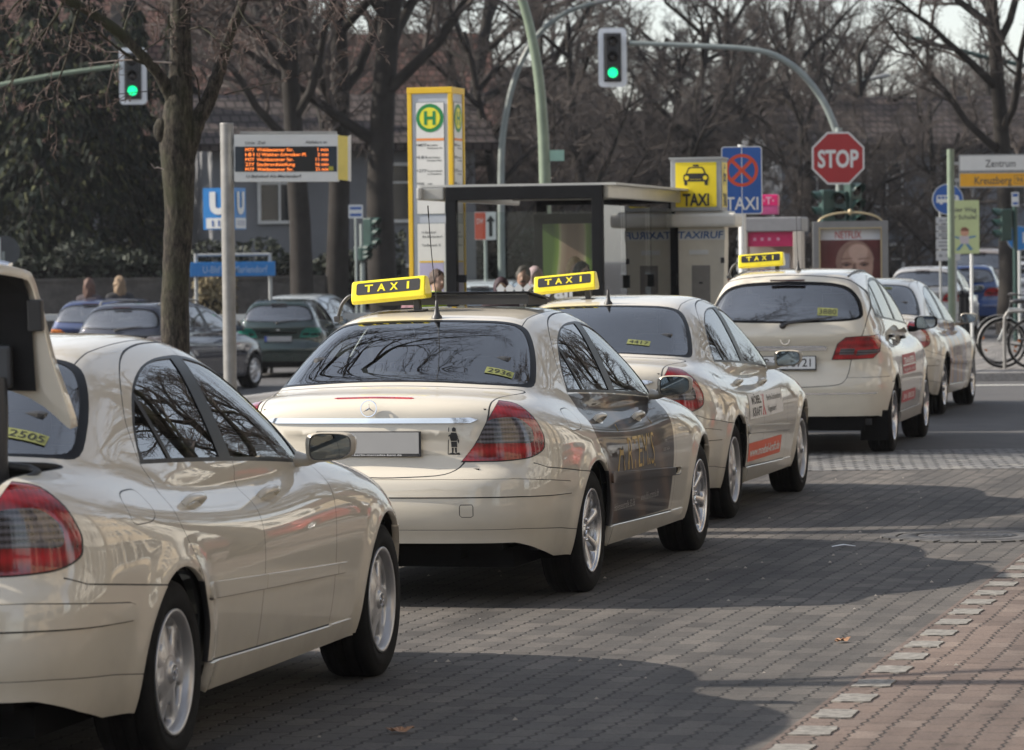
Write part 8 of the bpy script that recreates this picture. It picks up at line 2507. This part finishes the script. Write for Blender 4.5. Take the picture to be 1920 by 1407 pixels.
# a street tree out of view to the left: its limbs draw the thin shadows across the pavement
def side_tree():
    rg = random.Random(31); m = MB()
    cf = dict(CFG_BIG, levels=3, n=[7, 5, 4], seg=[8, 6, 4, 3], lo=[.42, .3, .3], len=[.5, .5, .5], rr=[.4, .4, .4], rmin=.008)
    e = empty('bare_tree', (-6.6, 15.9, 0)); tag(e, 'bare street tree beside the nearest taxi on its left, outside the view', 'tree')
    grow(m, Vector((0, 0, -.2)), Vector((0, 0, 1)), 9.5, .13, 0, rg, cf); m.build('trunk', [M_BARK, M_TWIG], e)
side_tree()
def bough_tree():
    rg = random.Random(12); m = MB()
    e = empty('bare_tree', (-6.4, 24.75, 0)); tag(e, 'bare street tree on the island reaching its boughs over the second taxi, outside the view', 'tree')
    m.tube([(0, 0, -.2), (.05, 0, 3), (0, 0, 6), (-.1, 0, 8.6)], [.20, .15, .13, .07], 10); m.build('trunk', [M_BARK], e)
    c = MB(); cf = dict(CFG_BIG, levels=4, n=[0, 12, 8, 6], seg=[6, 9, 6, 5, 3], lo=[.1, .12, .1, .1], len=[0, .42, .48, .5], spread=[.6, .65, .7, .8], rr=[.4, .5, .45, .5], up=[0, .01, .02, .0, 0], rmin=.006)
    for (z, d, L, r) in ((4.9, (1, .16, .42), 9.0, .10), (5.8, (1, .50, .62), 9.0, .09), (6.6, (1, -.15, .8), 8.0, .08), (7.6, (.8, .35, 1.2), 7, .07), (6.0, (-1, .2, .8), 6, .07)):
        grow(c, Vector((0, 0, z)), Vector(d).normalized(), L, r, 1, rg, cf)
    c.build('crown', [M_BARK, M_TWIG], e)
bough_tree()

for x, y, rz, W, wl, lab in ((-46, 38, 62, 17, M_RENDER2, 'pale house on the far side of the bus lanes'), (-50, 66, 70, 16, M_RENDER, 'grey house farther along the far side'), (-44, 96, 40, 15, M_RENDER3, 'ochre house at the far left corner of the junction'), (44, 96, -50, 18, M_RENDER3, 'ochre house beyond the crossing street at far right')):
    house((x, y, -.3), R(rz), W, 10, 8, 4, lab, wl, M_TILE, cols=5)
for k, (x, y) in enumerate(((-22, 30), (-24, 46), (-26, 62), (-22, 80), (24, 84), (30, 100))):
    place_tree(PR[k % 4], (x, y, -.3), k * 1.3, .7, 'bare tree lining the side street outside the view', 'bare side street trees')
# ---------------------------------------------------------------- the taxis
SB, SS, SM = saloon_meshes()
HB, HS, HM = hatch_meshes()
GRP = 'ivory taxis waiting in the rank'
T1 = dict(loc=(-2.015, 13.512, 0), yaw=.217); T2 = dict(loc=(-.450, 20.294, 0), yaw=.243); T3 = dict(loc=(.596, 25.853, 0), yaw=.229); T5 = dict(loc=(3.774, 42.181, 0), yaw=.222)
build_saloon(SM, SB, SS, 'taxi', T1['loc'], T1['yaw'], 'nearest ivory taxi at lower left with its boot lid standing open', 'hub', True, number='2505', group=GRP)
def printed_wrap(name, stops, scale=1.4, dist=3.0, rough=.3):
    t = NT(name); t.set(rough=rough, coat=.45, coatr=.02, spec=.25)
    w = t.node('TexWave', wave_type='BANDS', bands_direction='DIAGONAL'); w.inputs['Scale'].default_value = scale; w.inputs['Distortion'].default_value = dist; w.inputs['Detail'].default_value = 2
    t.link(t.coord('Object'), w.inputs[0]); t.base(t.ramp(w.outputs['Fac'], stops)); return t.mat
WR2 = printed_wrap('dark_door_print', [(0, (.010, .008, .010)), (.55, (.017, .013, .012)), (.85, (.045, .028, .02)), (1, (.10, .06, .04))], .9, 2.2, .5)
c2, rd, fd, lid = build_saloon(SM, SB, SS, 'taxi', T2['loc'], T2['yaw'], 'ivory taxi with dark brown printed doors and an open sunroof, second in the row', 'alloy7', wrap=WR2, number='2936', group=GRP)
def side_text(car, name, items, mats, body):
    for (txt, y, z, w, cap, mi, bold, ital) in items:
        t = MB()
        fn = surf_fn(body, (float(body.side_x(y, z)), y, z), (0, 1, 0), (0, 0, 1), .017 if .48 < z < .60 and body is SB else .003)
        add_text(t, txt, fn, w=w, cap=cap, mi=mi, bold=bold, italic=ital)
        t.build(name, mats, car)
M_GOLD = simple('print_gold', (.50, .33, .08), .4, var=.3, scale=9)
M_PALETXT = simple('print_pale', (.30, .28, .27), .4, var=.1)
side_text(c2, 'door_lettering', [('A', .60, .735, .17, .30, 0, -.012, .15), ('RTEMIS', 1.08, .680, .66, .19, 0, -.014, .1), ('Halenseestraße 32-36', .72, .405, .50, .042, 1, 0, 0), ('www.fkk-artemis.de', 1.35, .42, .48, .042, 1, 0, 0),
    ('geöffnet von', 1.72, .875, .20, .020, 1, 0, 0), ('11-5 Uhr', 1.74, .83, .14, .020, 1, 0, 0), ('Info:', 1.74, .70, .07, .020, 1, 0, 0), ('030 3434', 1.74, .65, .17, .020, 1, 0, 0), ('täglich', .28, .93, .10, .018, 1, 0, 0), ('Wellness', .30, .905, .13, .018, 1, 0, 0)], [M_GOLD, M_PALETXT], SB)
s = MB()
fn = surf_fn(SB, (float(SB.side_x(1.45, .72)), 1.45, .72), (0, 1, 0), (0, 0, 1), .003)
s.add(fn.batch([(-.03, -.15), (-.02, -.15), (.02, .10), (.03, .20), (.01, .12)]), [(0, 1, 2, 3, 4)], 0)
s.build('printed_figure', [M_GOLD], c2)
# decal of a standing figure on the boot lid
d = MB()
fig = lambda pts: d.add([(p[0], -1.044 - abs(p[0] - .42) * .0 , p[1]) for p in pts], [tuple(range(len(pts)))], 0)
fd_ = surf_fn(SB, (.425, -1.03, .825), (1, -.12, 0), (0, 0, 1), .0025)
def dec(pts): d.add(fd_.batch(pts), [tuple(range(len(pts)))], 0)
for pts in ([(-.035, -.065), (-.031, -.065), (-.027, .065), (-.031, .065)], [(-.012, .045), (.006, .045), (.008, .060), (-.003, .068), (-.013, .060)], [(-.016, .040), (.010, .040), (.018, .020), (.012, .0), (-.018, .0), (-.024, .022)], [(-.030, .030), (-.014, .036), (-.016, .028), (-.030, .022)], [(-.018, -.003), (.012, -.003), (.014, -.030), (-.016, -.030)], [(-.014, -.033), (-.004, -.033), (-.006, -.058), (-.014, -.058)], [(.001, -.033), (.011, -.033), (.012, -.058), (.003, -.058)], [(-.035, -.068), (.030, -.068), (.024, -.056), (.006, -.061), (-.010, -.057), (-.026, -.061)], [(.016, .018), (.024, .0), (.020, -.014), (.015, .0)]):
    dec(pts)
d.build('figure_decal', [M_BLACK], c2)
taxi_sign(c2, (-.285, .40, 1.495), R(-4.6), .405)
roof_antenna(c2, (.035, .12, SB.top_z(.035, .12) + .004), .50, (-.05, -.12))
sr = MB(); sr.box((0, 0, 0), (.86, .46, .012), 0, Matrix.Rotation(R(4.5), 4, 'X').inverted(), bev=.005); sr.box((0, -.215, -.02), (.84, .012, .05), 1); 
for sx in (-.41, .41): sr.add([(sx - .006, -.21, -.05), (sx + .006, -.21, -.05), (sx + .006, .22, -.05), (sx - .006, .22, -.05), (sx, -.21, .02), (sx, .22, -.01)], [(0, 4, 5, 3), (1, 2, 5, 4), (0, 1, 4)], 1)
sr.build('sunroof', [M_BLACKGLOSS, M_RUBBER], c2, (.0, .78, SB.top_z(0, .7) + .058))
c3, rd3, fd3, lid3 = build_saloon(SM, SB, SS, 'taxi', T3['loc'], T3['yaw'], 'ivory taxi with white and red furniture store stickers on its doors', 'cover', number='4417', group=GRP, number_spot=(.33, -.42))
def label_patch(car, body, y, z, w, h, mat, items, mats, off=.003, stripes=()):
    fn = surf_fn(body, (float(body.side_x(y, z)), y, z), (0, 1, 0), (0, 0, 1), off)
    m = MB(); patch(m, fn, w, h, 16, 6, 0)
    fn2 = surf_fn(body, (float(body.side_x(y, z)), y, z), (0, 1, 0), (0, 0, 1), off + .0015)
    for (txt, dx, dz, tw, cap, mi, bold) in items:
        add_text(m, txt, lambda a, b: None, w=1) if False else None
        V, Fc, x0, x1, y0, y1 = text_geo(txt, bold)
        sy = cap / .73; sx = tw / (x1 - x0)
        m.add(fn2.batch([((v.x - (x0 + x1) / 2) * sx + dx, (v.y - .365) * sy + dz) for v in V]), Fc, mi)
    for (dx, dz, sw, sh, mi) in stripes:
        m.add(fn2.batch([(dx - sw / 2 + sw * i / 10, dz + q * sh / 2) for q in (-1, 1) for i in range(11)]), [(i, i + 1, i + 12, i + 11) for i in range(10)], mi)
    return m.build('door_sticker', [mat] + mats, car)
M_STWHITE = simple('sticker_white', (.85, .84, .82), .5, var=.02)
M_STRED = simple('sticker_red', (.55, .02, .03), .35, var=0)
M_STORANGE = simple('sticker_orange_red', (.80, .12, .05), .5, var=.04)
label_patch(c3, SB, 1.12, .715, 1.36, .175, M_STWHITE, [('MÖBEL', -.40, .038, .36, .058, 1, .025), ('KRAFT', -.40, -.042, .36, .058, 1, .025), ('K', -.12, -.002, .13, .135, 2, .05), ('Berlin-Schöneberg', .32, .036, .60, .044, 1, .0), ('Vogelsdorf', .20, -.042, .36, .044, 1, .0)], [M_BLACK, M_STRED])
label_patch(c3, SB, 1.12, .405, 1.36, .125, M_STORANGE, [('www.moebel-kraft.de', 0, .0, 1.22, .062, 1, .02)], [M_STWHITE])
taxi_sign(c3, (-.32, .40, 1.487), R(-5), .42)
roof_antenna(c3, (.02, .12, SB.top_z(.02, .12) + .004), .03, (0, 0))
c4, rd4, fd4, g4 = build_hatch(HM, HB, HS, 'taxi', (2.475, 34.293, 0), .204, 'ivory compact people carrier taxi with black mirror and plate ending 721', 'taxi', None, 'alloy5', GRP, True, plate='B-TX 3721')
label_patch(c4, HB, 1.10, .745, 1.10, .17, simple('sticker_crimson', (.42, .025, .04), .5, var=.1), [('TRANSFER', 0, .03, .9, .055, 1, .03), ('flughafen taxi', 0, -.05, .9, .03, 1, .0)], [M_STWHITE], stripes=((0, -.012, 1.1, .016, 1),))
label_patch(c4, HB, 1.10, .455, 1.15, .10, simple('sticker_crimson', (.42, .025, .04), .5), [('24 h  030 210', 0, 0, .9, .05, 1, .02)], [M_STWHITE])
taxi_sign(c4, (-.33, .35, 1.618), R(-3.5), .40)
roof_antenna(c4, (.03, .05, HB.top_z(.03, .05) + .004), .42, (-.02, -.05), .05)
t = MB(); nx, nz = .36, 1.235
fnB = surf_fn(HB, (nx, -.55, nz), (1, 0, 0), (0, .35, 1), .002); patch(t, fnB, .175, .075, 6, 3, 0)
fnB2 = surf_fn(HB, (nx, -.55, nz), (1, 0, 0), (0, .35, 1), .0032); add_text(t, '3880', fnB2, w=.15, h=.05, mi=1); t.build('number_sticker', [M_NUMBER, M_BLACK], c4)
WR5 = printed_wrap('orange_door_print', [(0, (.20, .18, .24)), (.35, (.13, .11, .15)), (.5, (.45, .24, .06)), (.8, (.42, .20, .05)), (1, (.30, .27, .30))], .55, 3.5)
c5, rd5, fd5, lid5 = build_saloon(SM, SB, SS, 'taxi', T5['loc'], T5['yaw'], 'farthest ivory taxi with orange and violet printed doors, front of the row', 'alloy7', wrap=WR5, number='1170', lamps='2', group=GRP, steer=.0, number_spot=(.25, -.02))
label_patch(c5, SB, 1.10, .66, .8, .12, M_PALETXT, [('CITY', 0, 0, .5, .08, 1, .03)], [simple('print_violet', (.12, .06, .14), .4, var=0)])

# hinge arm, liner and latch of the open boot on the first taxi
c1 = [o for o in bpy.data.objects if o.name == 'taxi'][0]
lid1 = [o for o in c1.children if o.name.startswith('boot_lid')][0]
lid1.matrix_local = Matrix.Translation((.0, .03, .125)) @ lid1.matrix_local @ Matrix.Diagonal((1, 1.04, 1, 1))
for o in [lid1] + list(lid1.children):
    o.data = o.data.copy()
    for v in o.data.vertices: v.co.x *= 1.135 - .07 * min(1.0, max(0.0, (-v.co.y - .50) / .5))**2
ln = MB()
# dark felt liner on the inner side of the deck
vs = []
for y in np.linspace(-.97, -.60, 7):
    for x in np.linspace(-.61, .61, 13): vs.append((x, y, SB.top_z(x, y) - .036))
ln.add(vs, [(j * 13 + i, (j + 1) * 13 + i, (j + 1) * 13 + i + 1, j * 13 + i + 1) for j in range(6) for i in range(12)], 0)
ln.build('lid_liner', [simple('boot_felt', (.008, .008, .009), .95, var=.2)], lid1)
lt = MB(); lt.box((.625, -.84, .985), (.05, .10, .03), 0, bev=.006)
lt.build('lid_latch', [M_PLASTIC], lid1)
for sg in (1, -1):
    a = MB()
    pts = smooth_poly([(sg * .50, -.60, .78), (sg * .50, -.66, .93), (sg * .50, -.69, 1.08), (sg * .50, -.68, 1.22), (sg * .49, -.66, 1.34)], 5)
    a.tube(pts, [.020, .021, .022, .024, .028, .032] + [.036] * 20, 10)
    a.box((sg * .47, -.645, 1.38), (.14, .035, .14), 0, bev=.012)
    a.build('hinge_arm', [simple('hinge_grey', (.045, .047, .052), .4, .3, var=.1)], c1)
sl = MB()
sl.tube(smooth_poly([(-.58, -.60, 1.045), (0, -.665, 1.07), (.58, -.60, 1.045), (.57, -.85, .985), (.55, -1.02, .93), (.44, -1.05, .74), (0, -1.10, .66), (-.44, -1.05, .74), (-.55, -1.02, .93), (-.57, -.85, .985)], 5, True), .014, 8)
sl.build('boot_seal', [M_RUBBER], c1)

# ---------------------------------------------------------------- other traffic
def far_car(px, py_bottom, Y, rz, label, col, zg=None, metal=.3, **kw):
    x = at(px, py_bottom, Y).x
    z = ground_z(x, Y) if zg is None else zg
    pm = kw.pop('pm', None) or car_paint('paint_%d' % len(bpy.data.materials), col, .15, metal)
    return build_hatch(HM, HB, HS, 'parked_car', (x, Y, z), rz, label, 'car', pm, detail=False, **kw)
far_car(530, 700, 71.3, .07, 'dark green hatchback with a blanked plate at left centre', (.003, .020, .017), sx=.95, sy=.93, sz=.885, blank=True, band=False, lamp=simple('lamp_teal', (.02, .16, .12), .2, var=.1), wheels='cover')
far_car(558, 680, 78.5, .20, 'pale silver hatchback behind the dark green one', (.42, .46, .48), sx=.97, sy=1.0, sz=.90, band=False)
far_car(252, 690, 62.5, .30, 'dark navy estate car with roof rails behind the street tree', (.007, .009, .022), sx=1.0, sy=1.12, sz=.93, rails=True, band=True, lamp=M_WHITELENS, blank=True)
far_car(186, 690, 70.5, .24, 'blue car mostly hidden behind the navy estate', (.015, .03, .10), sx=.97, sy=1.0, sz=.92, band=False, lamp=M_ORANGELENS)
far_car(906, 600, 64, .10, 'white van with tall red lamps seen through the shelter', (.52, .54, .56), sx=1.03, sy=1.15, sz=1.10, band=False)
far_car(1815, 640, 90, .15, 'blue hatchback beyond the sign poles at right', (.012, .045, .16), zg=0, sx=.95, sy=.95, sz=.93, band=False)
far_car(1838, 640, 97, .12, 'beige van with dark windows behind the blue hatchback', (.26, .23, .21), zg=0, sx=1.08, sy=1.2, sz=1.17, band=False)
far_car(1925, 640, 104, .10, 'white car at the right edge behind the bicycles', (.5, .52, .54), zg=0, band=False, sz=.95)
far_car(1735, 640, 80, .20, 'silver car with red lamps just beyond the last taxi', (.40, .40, .40), zg=0, sx=.98, sz=.93, band=False)
far_car(1150, 600, 72, .25, 'pale car glimpsed through the glass side of the shelter', (.40, .41, .42), zg=0, sz=.93, band=False)
far_car(1275, 600, 80, .25, 'white car glimpsed between shelter and call post', (.5, .51, .52), zg=0, sz=.92, band=False)
# cars on the near side, seen in the reflections
far_car(3100, 900, 33, .22, 'red car parked on the near side of the street', (.30, .02, .015), zg=0, sz=.92, band=False)
far_car(3100, 900, 40, .22, 'white car parked farther along the near side', (.55, .56, .56), zg=0, sz=.92, band=False)

# the street behind the camera, which the mirrors show
row_house(4, -38, 18, 12, M_RENDER3, 'ochre apartment house across the street behind the camera', 5)
for k, (x, y, s, c) in enumerate(((1.5, -9, .9, 0), (-6, -16, 1.0, 1), (9, -20, 1.05, 0))):
    place_tree(PRN[c], (x, y, 0), k * 2.1, s, 'bare street tree behind the camera, ' + ('nearest the pavement', 'by the kerb of the island', 'by the house front')[k], 'bare trees along the near pavement')

# ---------------------------------------------------------------- air
hz = MB(); hz.box((0, 600, 13.5), (3100, 2700, 33), 0)
t = NT('haze_air'); t.n.remove(t.bsdf)
pv = t.node('VolumePrincipled'); pv.inputs['Color'].default_value = (.93, .95, 1, 1); pv.inputs['Density'].default_value = .00017; pv.inputs['Anisotropy'].default_value = .25
t.link(pv.outputs[0], t.out.inputs['Volume'])
HAZE = tag(hz.build('haze', [t.mat]), kind='stuff')
